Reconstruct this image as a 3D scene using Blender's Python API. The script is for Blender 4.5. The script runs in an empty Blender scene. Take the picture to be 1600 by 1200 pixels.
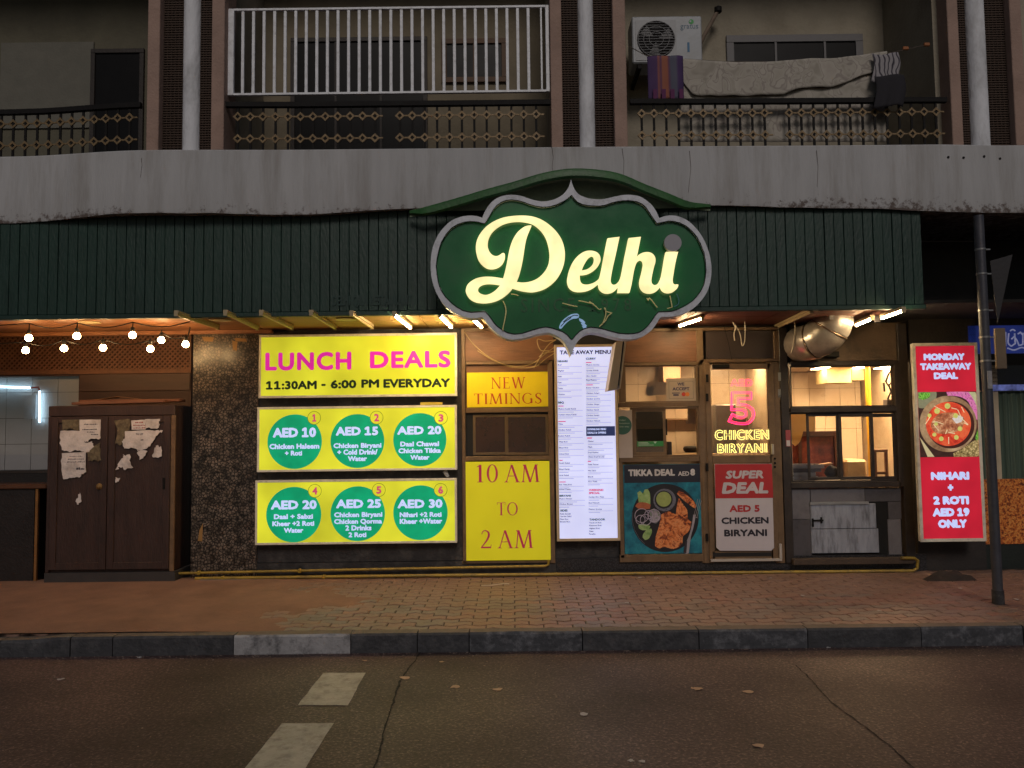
import bpy, bmesh, math, random
from mathutils import Vector, Matrix, noise
random.seed(7)
C = bpy.context.scene.collection
SC = bpy.context.scene
# ---------------------------------------------------------------- camera, sky, street light, exposure
DW, EYE, FPX = 8.6, 1.6, 1202.0            # metres from the shop front, eye height, focal length in photo pixels
PITCH, ROLL = math.radians(3.36), -0.012
f_ = Vector((0, math.cos(PITCH), math.sin(PITCH))); r0 = Vector((1, 0, 0)); u0 = r0.cross(f_)
r_ = r0*math.cos(ROLL) + u0*math.sin(ROLL); u_ = u0*math.cos(ROLL) - r0*math.sin(ROLL)
CAMP = Vector((0, -DW, EYE))
cam = bpy.data.cameras.new('camera'); cam.sensor_width = 36; cam.lens = 36*FPX/1600; cam.clip_end = 300; cam.clip_start = .1
co = bpy.data.objects.new('camera', cam); C.objects.link(co)
co.matrix_world = Matrix(((r_.x, u_.x, -f_.x, CAMP.x), (r_.y, u_.y, -f_.y, CAMP.y), (r_.z, u_.z, -f_.z, CAMP.z), (0, 0, 0, 1)))
SC.camera = co
wd = bpy.data.worlds.new('World'); SC.world = wd; wd.use_nodes = True
nt = wd.node_tree; bg = nt.nodes['Background']; sky = nt.nodes.new('ShaderNodeTexSky')
sky.sky_type = 'NISHITA'; sky.sun_disc = False
SUN_EL, SUN_AZ = math.radians(35), math.radians(6)     # the street lamps' side: behind and above the camera
sky.sun_elevation = SUN_EL; sky.sun_rotation = math.pi + SUN_AZ
nt.links.new(sky.outputs[0], bg.inputs[0]); bg.inputs[1].default_value = .0165
sl = bpy.data.lights.new('street_light', 'SUN'); sl.energy = .85; sl.angle = math.radians(18); sl.color = (1, .9, .82)
so = bpy.data.objects.new('street_light', sl); C.objects.link(so)
sd = Vector((math.sin(SUN_AZ)*math.cos(SUN_EL), -math.cos(SUN_AZ)*math.cos(SUN_EL), math.sin(SUN_EL)))
so.rotation_euler = sd.to_track_quat('Z', 'Y').to_euler(); so.location = (0, -9, 9)
vs = SC.view_settings; vs.view_transform = 'Standard'; vs.look = 'None'; vs.gamma = 1; vs.use_curve_mapping = False; vs.exposure = 0
SC.cycles.use_denoising = True; SC.cycles.sample_clamp_indirect = 4; SC.cycles.max_bounces = 8
SC.cycles.transparent_max_bounces = 12
SC.cycles.caustics_reflective = False; SC.cycles.caustics_refractive = False

# ---------------------------------------------------------------- helpers
def W(u, v, Y):
    "world point on the vertical plane Y that the photo shows at pixel u, v"
    d = f_ + r_*((u-800)/FPX) - u_*((v-600)/FPX)
    return CAMP + d*((Y-CAMP.y)/d.y)
def G(u, v, z=0):
    d = f_ + r_*((u-800)/FPX) - u_*((v-600)/FPX)
    return CAMP + d*((z-CAMP.z)/d.z)
def R(u0, v0, u1, v1, Y):
    um, vm = (u0+u1)/2, (v0+v1)/2
    return W(u0, vm, Y).x, W(u1, vm, Y).x, W(um, v1, Y).z, W(um, v0, Y).z
def lin(c):
    return tuple((x/255/12.92 if x/255 <= .04045 else ((x/255+.055)/1.055)**2.4) for x in c[:3])

MATS = {}
def nodes(name):
    m = bpy.data.materials.new(name); m.use_nodes = True
    return m, m.node_tree, m.node_tree.nodes['Principled BSDF']
def mat(name, rgb, rough=.6, metal=0, var=.25, scale=6, bump=.15, bscale=40, dirt=None, dscale=3, damt=.5, stretch=(1, 1, 1), spec=.5, coat=0):
    "painted / plaster / wood surface: colour mottling, fine relief, optional dirt of its own colour"
    if name in MATS: return MATS[name]
    m, t, p = nodes(name); N = t.nodes; L = t.links
    base = lin(rgb)
    geo = N.new('ShaderNodeNewGeometry'); mp = N.new('ShaderNodeMapping'); mp.inputs['Scale'].default_value = stretch
    L.new(geo.outputs['Position'], mp.inputs[0])
    n1 = N.new('ShaderNodeTexNoise'); n1.inputs['Scale'].default_value = scale; n1.inputs['Detail'].default_value = 6; n1.inputs['Roughness'].default_value = .65
    L.new(mp.outputs[0], n1.inputs[0])
    mr = N.new('ShaderNodeMapRange'); mr.inputs[1].default_value = .25; mr.inputs[2].default_value = .75
    mr.inputs[3].default_value = 1-var; mr.inputs[4].default_value = 1+var
    L.new(n1.outputs[0], mr.inputs[0])
    mx = N.new('ShaderNodeMix'); mx.data_type = 'RGBA'; mx.blend_type = 'MULTIPLY'; mx.inputs[0].default_value = 1
    mx.inputs[6].default_value = (*base, 1); L.new(mr.outputs[0], mx.inputs[7]); out = mx.outputs[2]
    if dirt:
        n3 = N.new('ShaderNodeTexNoise'); n3.inputs['Scale'].default_value = dscale; n3.inputs['Detail'].default_value = 8; n3.inputs['Roughness'].default_value = .7
        L.new(mp.outputs[0], n3.inputs[0])
        r3 = N.new('ShaderNodeMapRange'); r3.inputs[1].default_value = .48; r3.inputs[2].default_value = .68; r3.inputs[3].default_value = 0; r3.inputs[4].default_value = damt
        L.new(n3.outputs[0], r3.inputs[0])
        m3 = N.new('ShaderNodeMix'); m3.data_type = 'RGBA'; L.new(r3.outputs[0], m3.inputs[0]); L.new(out, m3.inputs[6]); m3.inputs[7].default_value = (*lin(dirt), 1)
        out = m3.outputs[2]
    L.new(out, p.inputs['Base Color'])
    p.inputs['Metallic'].default_value = metal; p.inputs['Specular IOR Level'].default_value = spec
    rr = N.new('ShaderNodeMapRange'); rr.inputs[3].default_value = max(.03, rough-.12); rr.inputs[4].default_value = min(1, rough+.12)
    L.new(n1.outputs[0], rr.inputs[0]); L.new(rr.outputs[0], p.inputs['Roughness'])
    if bump:
        n2 = N.new('ShaderNodeTexNoise'); n2.inputs['Scale'].default_value = bscale; n2.inputs['Detail'].default_value = 4
        L.new(mp.outputs[0], n2.inputs[0])
        b = N.new('ShaderNodeBump'); b.inputs['Strength'].default_value = bump; b.inputs['Distance'].default_value = .02
        L.new(n2.outputs[0], b.inputs['Height']); L.new(b.outputs[0], p.inputs['Normal'])
    if coat: p.inputs['Coat Weight'].default_value = coat
    MATS[name] = m; return m
def lit(name, rgb, s=1.0, var=.12, scale=2.2, basek=.5, rough=.35):
    "back-lit print, lamp or surface with light put into its colour: gives off its own colour, slightly uneven as the tubes behind it are"
    if name in MATS: return MATS[name]
    m, t, p = nodes(name); N = t.nodes; L = t.links
    c = lin(rgb)
    p.inputs['Base Color'].default_value = (*[x*basek for x in c], 1); p.inputs['Roughness'].default_value = rough
    p.inputs['Emission Color'].default_value = (*c, 1)
    if var:
        geo = N.new('ShaderNodeNewGeometry'); n1 = N.new('ShaderNodeTexNoise'); n1.inputs['Scale'].default_value = scale; n1.inputs['Detail'].default_value = 2
        L.new(geo.outputs['Position'], n1.inputs[0])
        mr = N.new('ShaderNodeMapRange'); mr.inputs[1].default_value = .3; mr.inputs[2].default_value = .7; mr.inputs[3].default_value = s*(1-var); mr.inputs[4].default_value = s*(1+var)
        L.new(n1.outputs[0], mr.inputs[0]); L.new(mr.outputs[0], p.inputs['Emission Strength'])
    else: p.inputs['Emission Strength'].default_value = s
    MATS[name] = m; return m
def ramp_mat(name, stops, tex='NOISE', scale=10, rough=.6, bump=.3, detail=6, stretch=(1, 1, 1), emit=0, metal=0, distort=0, bdist=.02):
    "colour ramp over a noise, voronoi or wave texture"
    if name in MATS: return MATS[name]
    m, t, p = nodes(name); N = t.nodes; L = t.links
    geo = N.new('ShaderNodeNewGeometry'); mp = N.new('ShaderNodeMapping'); mp.inputs['Scale'].default_value = stretch
    L.new(geo.outputs['Position'], mp.inputs[0])
    if tex == 'NOISE':
        n = N.new('ShaderNodeTexNoise'); n.inputs['Scale'].default_value = scale; n.inputs['Detail'].default_value = detail; n.inputs['Roughness'].default_value = .65; n.inputs['Distortion'].default_value = distort; o = n.outputs[0]
    elif tex == 'WAVE':
        n = N.new('ShaderNodeTexWave'); n.inputs['Scale'].default_value = scale; n.inputs['Distortion'].default_value = distort; n.inputs['Detail'].default_value = detail; o = n.outputs['Fac']
    else:
        n = N.new('ShaderNodeTexVoronoi'); n.feature = 'DISTANCE_TO_EDGE' if tex == 'EDGE' else 'F1'; n.inputs['Scale'].default_value = scale; o = n.outputs['Distance']
    if tex == 'EDGE':       # crooked cell outlines
        dn = N.new('ShaderNodeTexNoise'); dn.inputs['Scale'].default_value = scale*1.3; dn.inputs['Detail'].default_value = 3; L.new(mp.outputs[0], dn.inputs[0])
        vm = N.new('ShaderNodeVectorMath'); vm.operation = 'MULTIPLY_ADD'; vm.inputs[1].default_value = (.9/scale,)*3; L.new(dn.outputs[1], vm.inputs[0]); L.new(mp.outputs[0], vm.inputs[2]); L.new(vm.outputs[0], n.inputs[0])
    else: L.new(mp.outputs[0], n.inputs[0])
    cr = N.new('ShaderNodeValToRGB'); e = cr.color_ramp.elements
    while len(e) < len(stops): e.new(.5)
    for k, (pos, c) in enumerate(stops): e[k].position = pos; e[k].color = (*lin(c), 1)
    L.new(o, cr.inputs[0]); L.new(cr.outputs[0], p.inputs['Base Color'])
    p.inputs['Roughness'].default_value = rough; p.inputs['Metallic'].default_value = metal
    if emit: L.new(cr.outputs[0], p.inputs['Emission Color']); p.inputs['Emission Strength'].default_value = emit
    if bump:
        b = N.new('ShaderNodeBump'); b.inputs['Strength'].default_value = bump; b.inputs['Distance'].default_value = bdist
        L.new(o, b.inputs['Height']); L.new(b.outputs[0], p.inputs['Normal'])
    MATS[name] = m; return m
def glass(name, tint=(1, 1, 1), refl=1.0, rough=.02):
    if name in MATS: return MATS[name]
    m = bpy.data.materials.new(name); m.use_nodes = True; t = m.node_tree; N = t.nodes; L = t.links
    N.remove(N['Principled BSDF'])
    tr = N.new('ShaderNodeBsdfTransparent'); tr.inputs[0].default_value = (*tint, 1)
    gl = N.new('ShaderNodeBsdfGlossy'); gl.inputs['Roughness'].default_value = rough
    fr = N.new('ShaderNodeFresnel'); fr.inputs[0].default_value = 1.6
    mu = N.new('ShaderNodeMath'); mu.operation = 'MULTIPLY'; mu.inputs[1].default_value = refl; L.new(fr.outputs[0], mu.inputs[0])
    mx = N.new('ShaderNodeMixShader'); L.new(mu.outputs[0], mx.inputs[0]); L.new(tr.outputs[0], mx.inputs[1]); L.new(gl.outputs[0], mx.inputs[2])
    L.new(mx.outputs[0], N['Material Output'].inputs[0]); MATS[name] = m; return m

def paper_mat(name, rgb, k=.5):
    "thin paper that lets light through"
    if name in MATS: return MATS[name]
    m = bpy.data.materials.new(name); m.use_nodes = True; t = m.node_tree; N = t.nodes; L = t.links; N.remove(N['Principled BSDF'])
    geo = N.new('ShaderNodeNewGeometry'); n = N.new('ShaderNodeTexNoise'); n.inputs['Scale'].default_value = 14; L.new(geo.outputs['Position'], n.inputs[0])
    mx = N.new('ShaderNodeMix'); mx.data_type = 'RGBA'; c = lin(rgb); mx.inputs[6].default_value = (*[x*.85 for x in c], 1); mx.inputs[7].default_value = (*c, 1); L.new(n.outputs[0], mx.inputs[0])
    d = N.new('ShaderNodeBsdfDiffuse'); tr = N.new('ShaderNodeBsdfTranslucent'); L.new(mx.outputs[2], d.inputs[0]); L.new(mx.outputs[2], tr.inputs[0])
    ms = N.new('ShaderNodeMixShader'); ms.inputs[0].default_value = k; L.new(d.outputs[0], ms.inputs[1]); L.new(tr.outputs[0], ms.inputs[2]); L.new(ms.outputs[0], N['Material Output'].inputs[0])
    MATS[name] = m; return m

WL = {}
def props(o, label=None, cat=None, kind=None, group=None):
    if label: o['label'] = label
    if cat: o['category'] = cat
    if kind: o['kind'] = kind
    if group: o['group'] = group
    return o
def thing(name, label, cat, loc, group=None, kind=None):
    o = bpy.data.objects.new(name, None); C.objects.link(o); o.empty_display_size = .1
    o.location = loc; WL[o] = Vector(loc)
    return props(o, label, cat, kind, group)
class MB:
    def __init__(s): s.v = []; s.f = []
    def add(s, vs, fs):
        k = len(s.v); s.v += [Vector(p) for p in vs]; s.f += [tuple(i+k for i in q) for q in fs]; return s
    def box(s, x0, x1, y0, y1, z0, z1):
        return s.add([(x0, y0, z0), (x1, y0, z0), (x1, y1, z0), (x0, y1, z0), (x0, y0, z1), (x1, y0, z1), (x1, y1, z1), (x0, y1, z1)],
                     [(3, 2, 1, 0), (4, 5, 6, 7), (0, 1, 5, 4), (1, 2, 6, 5), (2, 3, 7, 6), (3, 0, 4, 7)])
    def pbox(s, u0, v0, u1, v1, Y, D):
        x0, x1, z0, z1 = R(u0, v0, u1, v1, Y); return s.box(x0, x1, Y, Y+D, z0, z1)
    def frame(s, u0, v0, u1, v1, Y, D, w):
        "four butted boxes round a pixel rectangle; w = width in metres"
        x0, x1, z0, z1 = R(u0, v0, u1, v1, Y)
        s.box(x0, x1, Y, Y+D, z1-w, z1); s.box(x0, x1, Y, Y+D, z0, z0+w)
        s.box(x0, x0+w, Y+.001, Y+D-.001, z0+w, z1-w); return s.box(x1-w, x1, Y+.001, Y+D-.001, z0+w, z1-w)
    def bar(s, a, b, w, h=None, up=(0, 0, 1)):
        "box-section bar between two points"
        a, b = Vector(a), Vector(b); h = h or w; d = (b-a).normalized(); up = Vector(up)
        if abs(d.dot(up)) > .98: up = Vector((0, 1, 0))
        sx = d.cross(up).normalized()*w/2; sz = sx.cross(d).normalized()*h/2
        P = [a-sx-sz, a+sx-sz, a+sx+sz, a-sx+sz]; Q = [p+(b-a) for p in P]
        return s.add(P+Q, [(0, 1, 2, 3), (7, 6, 5, 4), (1, 0, 4, 5), (2, 1, 5, 6), (3, 2, 6, 7), (0, 3, 7, 4)])
    def tube(s, pts, r, n=8, closed=False, caps=True):
        pts = [Vector(p) for p in pts]; m = len(pts); rings = []; prev = None
        rr = r if isinstance(r, (list, tuple)) else [r]*m
        for i, p in enumerate(pts):
            a = pts[i-1] if (i or closed) else p; b = pts[(i+1) % m] if (i < m-1 or closed) else p
            d = (b-a)
            if d.length < 1e-9: d = Vector((0, 0, 1))
            d.normalize()
            if prev is None:
                ref = Vector((0, 0, 1)) if abs(d.z) < .9 else Vector((0, 1, 0)); x = d.cross(ref).normalized()
            else:
                x = prev - d*prev.dot(d)
                x = x.normalized() if x.length > 1e-6 else d.orthogonal().normalized()
            prev = x; y = d.cross(x)
            rings.append([p + (x*math.cos(2*math.pi*k/n) + y*math.sin(2*math.pi*k/n))*rr[i] for k in range(n)])
        vs = [q for g in rings for q in g]; fs = []
        for i in range(m if closed else m-1):
            j = (i+1) % m
            fs += [(i*n+k, i*n+(k+1) % n, j*n+(k+1) % n, j*n+k) for k in range(n)]
        if caps and not closed: fs += [tuple(range(n))[::-1], tuple((m-1)*n+k for k in range(n))]
        return s.add(vs, fs)
    def lathe(s, c, prof, n=24, axis='Z'):
        "profile of (radius, height) turned about an axis through c; axis Z up or Y towards the street (-Y)"
        c = Vector(c); vs = []; fs = []
        for r, h in prof:
            for k in range(n):
                a = 2*math.pi*k/n
                vs.append(c + (Vector((r*math.cos(a), r*math.sin(a), h)) if axis == 'Z' else Vector((r*math.cos(a), -h, r*math.sin(a)))))
        for i in range(len(prof)-1):
            fs += [(i*n+k, i*n+(k+1) % n, (i+1)*n+(k+1) % n, (i+1)*n+k) for k in range(n)]
        if prof[0][0] > 1e-4: fs.append(tuple(range(n))[::-1])
        if prof[-1][0] > 1e-4: fs.append(tuple((len(prof)-1)*n+k for k in range(n)))
        return s.add(vs, fs)
    def prism(s, poly, Y0, Y1):
        "(x, z) outline extruded from Y0 (front) to Y1"
        n = len(poly); vs = [(x, Y0, z) for x, z in poly]+[(x, Y1, z) for x, z in poly]
        return s.add(vs, [tuple(range(n)), tuple(range(2*n-1, n-1, -1))]+[(i, n+i, n+(i+1) % n, (i+1) % n) for i in range(n)])
    def grid(s, fn, nu, nv):
        vs = [fn(i/nu, j/nv) for j in range(nv+1) for i in range(nu+1)]; w = nu+1
        return s.add(vs, [(j*w+i, j*w+i+1, (j+1)*w+i+1, (j+1)*w+i) for j in range(nv) for i in range(nu)])
    def build(s, name, m, parent=None, label=None, cat=None, kind=None, group=None, bevel=0, smooth=False, origin=None, solid=0, tri=False, recalc=True):
        if origin is None:
            lo = [min(p[i] for p in s.v) for i in range(3)]; hi = [max(p[i] for p in s.v) for i in range(3)]
            origin = Vector(((lo[0]+hi[0])/2, (lo[1]+hi[1])/2, lo[2]))
        origin = Vector(origin)
        me = bpy.data.meshes.new(name); me.from_pydata([p-origin for p in s.v], [], s.f)
        if recalc or bevel:
            b = bmesh.new(); b.from_mesh(me)
            if recalc: bmesh.ops.recalc_face_normals(b, faces=b.faces)
            if bevel: bmesh.ops.bevel(b, geom=b.edges[:], offset=bevel, segments=1, profile=.5, affect='EDGES', clamp_overlap=True)
            b.to_mesh(me); b.free()
        if smooth:
            me.polygons.foreach_set('use_smooth', [True]*len(me.polygons))
            if smooth != 'all': me.set_sharp_from_angle(angle=math.radians(35))
        if m: me.materials.append(m)
        o = bpy.data.objects.new(name, me); C.objects.link(o)
        return place(o, origin, parent, label, cat, kind, group, solid)
def place(o, origin, parent=None, label=None, cat=None, kind=None, group=None, solid=0):
    o.parent = parent; o.location = Vector(origin)-(WL[parent] if parent else Vector()); WL[o] = Vector(origin)
    if solid:
        md = o.modifiers.new('thickness', 'SOLIDIFY'); md.thickness = solid
    return props(o, label, cat, kind, group)
def copy_of(src, loc, parent=None, rot=None, label=None, scale=None):
    o = src.copy(); C.objects.link(o); o.parent = parent; o.location = Vector(loc)-(WL[parent] if parent else Vector()); WL[o] = Vector(loc)
    if rot is not None: o.rotation_euler = rot
    if scale is not None: o.scale = scale
    if label: o['label'] = label
    return o
def flat(poly, Y): return [(x, Y, z) for x, z in poly]
def disc(mb, x, z, r, Y, n=40, D=None, rz=None):
    mb.prism([(x+r*math.cos(2*math.pi*k/n), z+(rz or r)*math.sin(2*math.pi*k/n)) for k in range(n)], Y, Y+(D or .001)); return mb
def ring(mb, x, z, r, w, Y, n=40, D=.001):
    for k in range(n):
        a, b = 2*math.pi*k/n, 2*math.pi*(k+1)/n
        mb.add([(x+q*math.cos(t), Y, z+q*math.sin(t)) for q, t in ((r, a), (r, b), (r-w, b), (r-w, a))], [(0, 1, 2, 3)])
    return mb
def smooth_loop(pts, k=6, closed=True, sharp=55):
    "Catmull-Rom through the points, corners kept where the outline turns sharply"
    P = [Vector((a[0], a[1])) for a in pts]; n = len(P); out = []; T = []
    for i in range(n):
        if not closed and i in (0, n-1):
            T.append(P[1]-P[0] if i == 0 else P[-1]-P[-2]); continue
        a, b = P[i]-P[i-1], P[(i+1) % n]-P[i]
        T.append(Vector((0, 0)) if a.length and b.length and a.angle(b) > math.radians(sharp) else (P[(i+1) % n]-P[i-1])/2)
    for i in range(n if closed else n-1):
        a, b = P[i], P[(i+1) % n]; d = (b-a).length
        ta = T[i]; tb = T[(i+1) % n]
        ta = ta if ta.length < d else ta.normalized()*d; tb = tb if tb.length < d else tb.normalized()*d
        for j in range(k):
            t = j/k; t2, t3 = t*t, t*t*t
            out.append(a*(2*t3-3*t2+1)+ta*(t3-2*t2+t)+b*(-2*t3+3*t2)+tb*(t3-t2))
    if not closed: out.append(P[-1])
    return out
def filled(loops, Y, depth):
    "outlines with holes filled and given thickness (a 2-D curve turned into a mesh); loops are (x, z) lists; front face at Y"
    cu = bpy.data.curves.new('outline', 'CURVE'); cu.dimensions = '2D'; cu.fill_mode = 'BOTH'; cu.extrude = depth/2
    for lp in loops:
        sp = cu.splines.new('POLY'); sp.points.add(len(lp)-1); sp.use_cyclic_u = True
        for q, p in zip(sp.points, lp): q.co = (p[0], p[1], 0, 1)
    ob = bpy.data.objects.new('outline', cu); me = bpy.data.meshes.new_from_object(ob)
    mb = MB(); mb.add([(v.co.x, Y+depth/2-v.co.z, v.co.y) for v in me.vertices], [tuple(p.vertices) for p in me.polygons])
    bpy.data.objects.remove(ob); bpy.data.curves.remove(cu); bpy.data.meshes.remove(me)
    return mb
# ---- lettering
FONT2 = None
try:
    import os
    FONT2 = bpy.data.fonts.load(os.path.join(bpy.utils.system_resource('DATAFILES'), 'fonts', 'Inter.woff2'))
except Exception: FONT2 = None
GL = {}
def _raw(s, font=None, res=2):
    cu = bpy.data.curves.new('t', 'FONT'); cu.body = s; cu.resolution_u = res
    if font: cu.font = font
    ob = bpy.data.objects.new('t', cu); me = bpy.data.meshes.new_from_object(ob)
    v = [(p.co.x, p.co.y) for p in me.vertices]; f = [tuple(p.vertices) for p in me.polygons]
    bpy.data.objects.remove(ob); bpy.data.curves.remove(cu); bpy.data.meshes.remove(me); return v, f
def wd_(v): return max(p[0] for p in v)-min(p[0] for p in v)
def glyph(c, res=2):
    if (c, res) in GL: return GL[(c, res)]
    if c == ' ': GL[(c, res)] = ([], [], .29); return GL[(c, res)]
    v, f = _raw(c, None, res)
    hh = _raw('HH')[0]; h = _raw('H')[0]
    adv = wd_(_raw('H'+c+'H')[0]) - wd_(hh) + 0
    x0 = min(p[0] for p in v)
    if c == '1' and FONT2:
        v, f = _raw('1', FONT2, res); y1 = max(p[1] for p in v); x0 = min(p[0] for p in v)
        v = [((p[0]-x0)*.69/y1+.06, p[1]*.69/y1) for p in v]; adv = wd_(v)+.17
    GL[(c, res)] = (v, f, adv); return GL[(c, res)]
CAP = .69
def line_geo(s, sp=0, shear=0, res=2):
    v = []; f = []; x = 0
    for c in s:
        gv, gf, adv = glyph(c, res); k = len(v)
        v += [(x+p[0]+p[1]*shear, p[1]) for p in gv]; f += [tuple(i+k for i in q) for q in gf]; x += adv+sp
    return v, f
class WB:
    "one lettering object per word"
    def __init__(s): s.parts = []
    def pbox(s, *a): m = MB(); m.pbox(*a); s.parts.append(m)
    def build(s, name, m, parent, **k): return [p.build(name, m, parent, **k) for p in s.parts]
def txt(mb, s, u0, v0, u1, v1, Y, bold=0, sp=0, shear=0, res=2, geo=None, n=6, cap=CAP):
    "one line of print on plane Y: u0..u1 its width, v0 cap line, v1 base line (photo pixels)"
    if isinstance(mb, WB): mb.parts.append(MB()); mb = mb.parts[-1]
    X0, X1, Z0, Z1 = R(u0, v0, u1, v1, Y)
    v, f = geo or line_geo(s, sp, shear, res)
    a = min(p[0] for p in v); b = max(p[0] for p in v); r = bold*(Z1-Z0)
    kx = (X1-X0-2*r)/(b-a); kz = (Z1-Z0-2*r)/cap
    offs = [(0, 0)] + ([(r*math.cos(2*math.pi*i/n), r*math.sin(2*math.pi*i/n)) for i in range(n)] if bold else [])
    for i, (dx, dz) in enumerate(offs):
        mb.add([(X0+r+(p[0]-a)*kx+dx, Y-.00012*i, Z0+r+p[1]*kz+dz) for p in v], f)
    return mb
def txtc(mb, s, uc, v0, v1, Y, k=1.0, **kw):
    "centred on uc at its natural width times k"
    v, f = line_geo(s, kw.get('sp', 0), kw.get('shear', 0)); w = wd_(v)/CAP*(v1-v0)*k
    return txt(mb, s, uc-w/2, v0, uc+w/2, v1, Y, **kw)
def txtl(mb, s, ul, v0, v1, Y, k=1.0, **kw):
    v, f = line_geo(s); w = wd_(v)/CAP*(v1-v0)*k
    return txt(mb, s, ul, v0, ul+w, v1, Y, **kw)
def loops_of(v, f):
    "boundary loops of a filled glyph"
    cnt = {}
    for q in f:
        for i in range(len(q)):
            e = (q[i], q[(i+1) % len(q)]); cnt[e] = 1
    nx = {a: b for a, b in cnt if (b, a) not in cnt}; out = []
    while nx:
        a, b = next(iter(nx.items())); lp = []
        while a in nx:
            lp.append(v[a]); a = nx.pop(a)
        if len(lp) > 2: out.append(lp)
    return out
# serif capitals drawn as thick and thin strokes with bracketed feet (cap height 1)
def _q(a, b, c, d): return [a, b, c, d]
def _ln(x0, y0, x1, y1, w): return [(x0-w/2, y0), (x0+w/2, y0), (x1+w/2, y1), (x1-w/2, y1)]
def _sf(x, y, w=.24):
    t = .028; s = 1 if y < .5 else -1
    return [[(x-w/2, y), (x+w/2, y), (x+w/2, y+s*t), (x-w/2, y+s*t)], [(x-w*.3, y+s*t), (x+w*.3, y+s*t), (x+w*.14, y+s*.09), (x-w*.14, y+s*.09)]]
def _hb(x0, x1, y, t=.042): return [(x0, y-t/2), (x1, y-t/2), (x1, y+t/2), (x0, y+t/2)]
def _arc(cx, cy, rx, ry, a0, a1, wt, wn, n=22):
    "elliptic stroke: thick wt at the sides, thin wn at top and bottom"
    P = []
    for i in range(n):
        q = []
        for j in (i, i+1):
            a = math.radians(a0+(a1-a0)*j/n); c, s = math.cos(a), math.sin(a)
            q.append(((cx+rx*c, cy+ry*s), (cx+(rx-wt)*c, cy+(ry-wn)*s)))
        P.append([q[0][0], q[1][0], q[1][1], q[0][1]])
    return P
def _sw(pts, k=6):
    "variable-width sweep: (x, y, width)"
    c = smooth_loop([(p[0], p[1]) for p in pts], k, False); out = []; L = []
    for i, p in enumerate(c):
        a = c[max(0, i-1)]; b = c[min(len(c)-1, i+1)]; d = (b-a).normalized(); t = i/k; j = min(int(t), len(pts)-2); w = pts[j][2]+(pts[j+1][2]-pts[j][2])*(t-j)
        nn = Vector((-d.y, d.x))*w/2; L.append((p+nn, p-nn))
    for i in range(len(L)-1): out.append([tuple(L[i][0]), tuple(L[i+1][0]), tuple(L[i+1][1]), tuple(L[i][1])])
    return out
TK, TN = .14, .062
SER = {
 'N': ([_ln(.17, 0, .17, 1, TN), _ln(.15, 1, .83, 0, TK), _ln(.85, 0, .85, 1, TN)]+_sf(.17, 0)+_sf(.14, 1)+_sf(.85, 1), 1.02),
 'E': ([_ln(.2, 0, .2, 1, TK), _hb(.2, .62, .978), _hb(.2, .55, .51), _hb(.2, .66, .022), [(.6, 1), (.64, 1), (.63, .82), (.605, .82)], [(.53, .6), (.555, .6), (.555, .42), (.53, .42)], [(.63, 0), (.68, 0), (.7, .22), (.675, .22)]]+_sf(.17, 0)+_sf(.17, 1), .78),
 'W': ([_ln(.14, 1, .42, 0, TK), _ln(.42, 0, .67, 1, TN), _ln(.67, 1, .95, 0, TK), _ln(.95, 0, 1.2, 1, TN)]+_sf(.14, 1)+_sf(.67, 1)+_sf(1.2, 1), 1.36),
 'T': ([_ln(.4, 0, .4, 1, TK), _hb(.05, .75, .978), [(.03, 1), (.07, 1), (.09, .8), (.06, .8)], [(.73, 1), (.77, 1), (.74, .8), (.71, .8)]]+_sf(.4, 0, .3), .82),
 'I': ([_ln(.18, 0, .18, 1, TK)]+_sf(.18, 0, .28)+_sf(.18, 1, .28), .38),
 'M': ([_ln(.14, 0, .24, 1, TN), _ln(.25, 1, .58, 0, TK), _ln(.58, 0, .92, 1, TN+.01), _ln(1.02, 0, .93, 1, TK)]+_sf(.14, 0)+_sf(1.02, 0, .28)+_sf(.2, 1, .18)+_sf(.97, 1, .2), 1.22),
 'A': ([_ln(.13, 0, .46, 1, TN), _ln(.83, 0, .46, 1, TK), _hb(.24, .7, .36)]+_sf(.13, 0)+_sf(.83, 0, .3), .98),
 'O': (_arc(.5, .5, .46, .515, 0, 360, .13, .045, 40), 1.02),
 '0': (_arc(.34, .5, .3, .515, 0, 360, .12, .04, 36), .7),
 'G': (_arc(.5, .5, .46, .515, 42, 318, .13, .045, 30)+[_ln(.82, .04, .82, .42, TK)]+_sf(.8, .42, .26), 1.02),
 'S': (_sw([(.52, .82, .05), (.42, .955, .05), (.27, .965, .06), (.13, .82, .1), (.19, .63, .12), (.36, .5, .14), (.51, .34, .12), (.53, .17, .1), (.38, .035, .06), (.22, .03, .05), (.09, .2, .05)])+[[(.5, .98), (.535, .98), (.545, .76), (.52, .76)], [(.065, .02), (.1, .02), (.1, .26), (.075, .26)]], .66),
 '1': ([_ln(.22, 0, .22, .98, TK), [(.16, .99), (.283, 1), (.283, .93), (.16, .86)], [(.04, .88), (.16, .97), (.17, .9), (.05, .85)]]+_sf(.22, 0, .32), .48),
 '2': (_sw([(.08, .78, .05), (.15, .93, .05), (.3, .98, .06), (.47, .88, .1), (.5, .7, .13), (.4, .47, .1), (.22, .24, .07), (.06, .06, .05)])+[[(.03, 0), (.6, 0), (.6, .085), (.03, .085)], [(.58, 0), (.62, 0), (.66, .2), (.63, .2)]], .74),
 ' ': ([], .4)}
def serif_geo(s, sp=.05):
    v = []; f = []; x = 0
    for c in s:
        P, adv = SER[c]
        for q in P:
            k = len(v); v += [(x+p[0], p[1]) for p in q]; f.append((k, k+1, k+2, k+3))
        x += adv+sp
    return v, f
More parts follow.
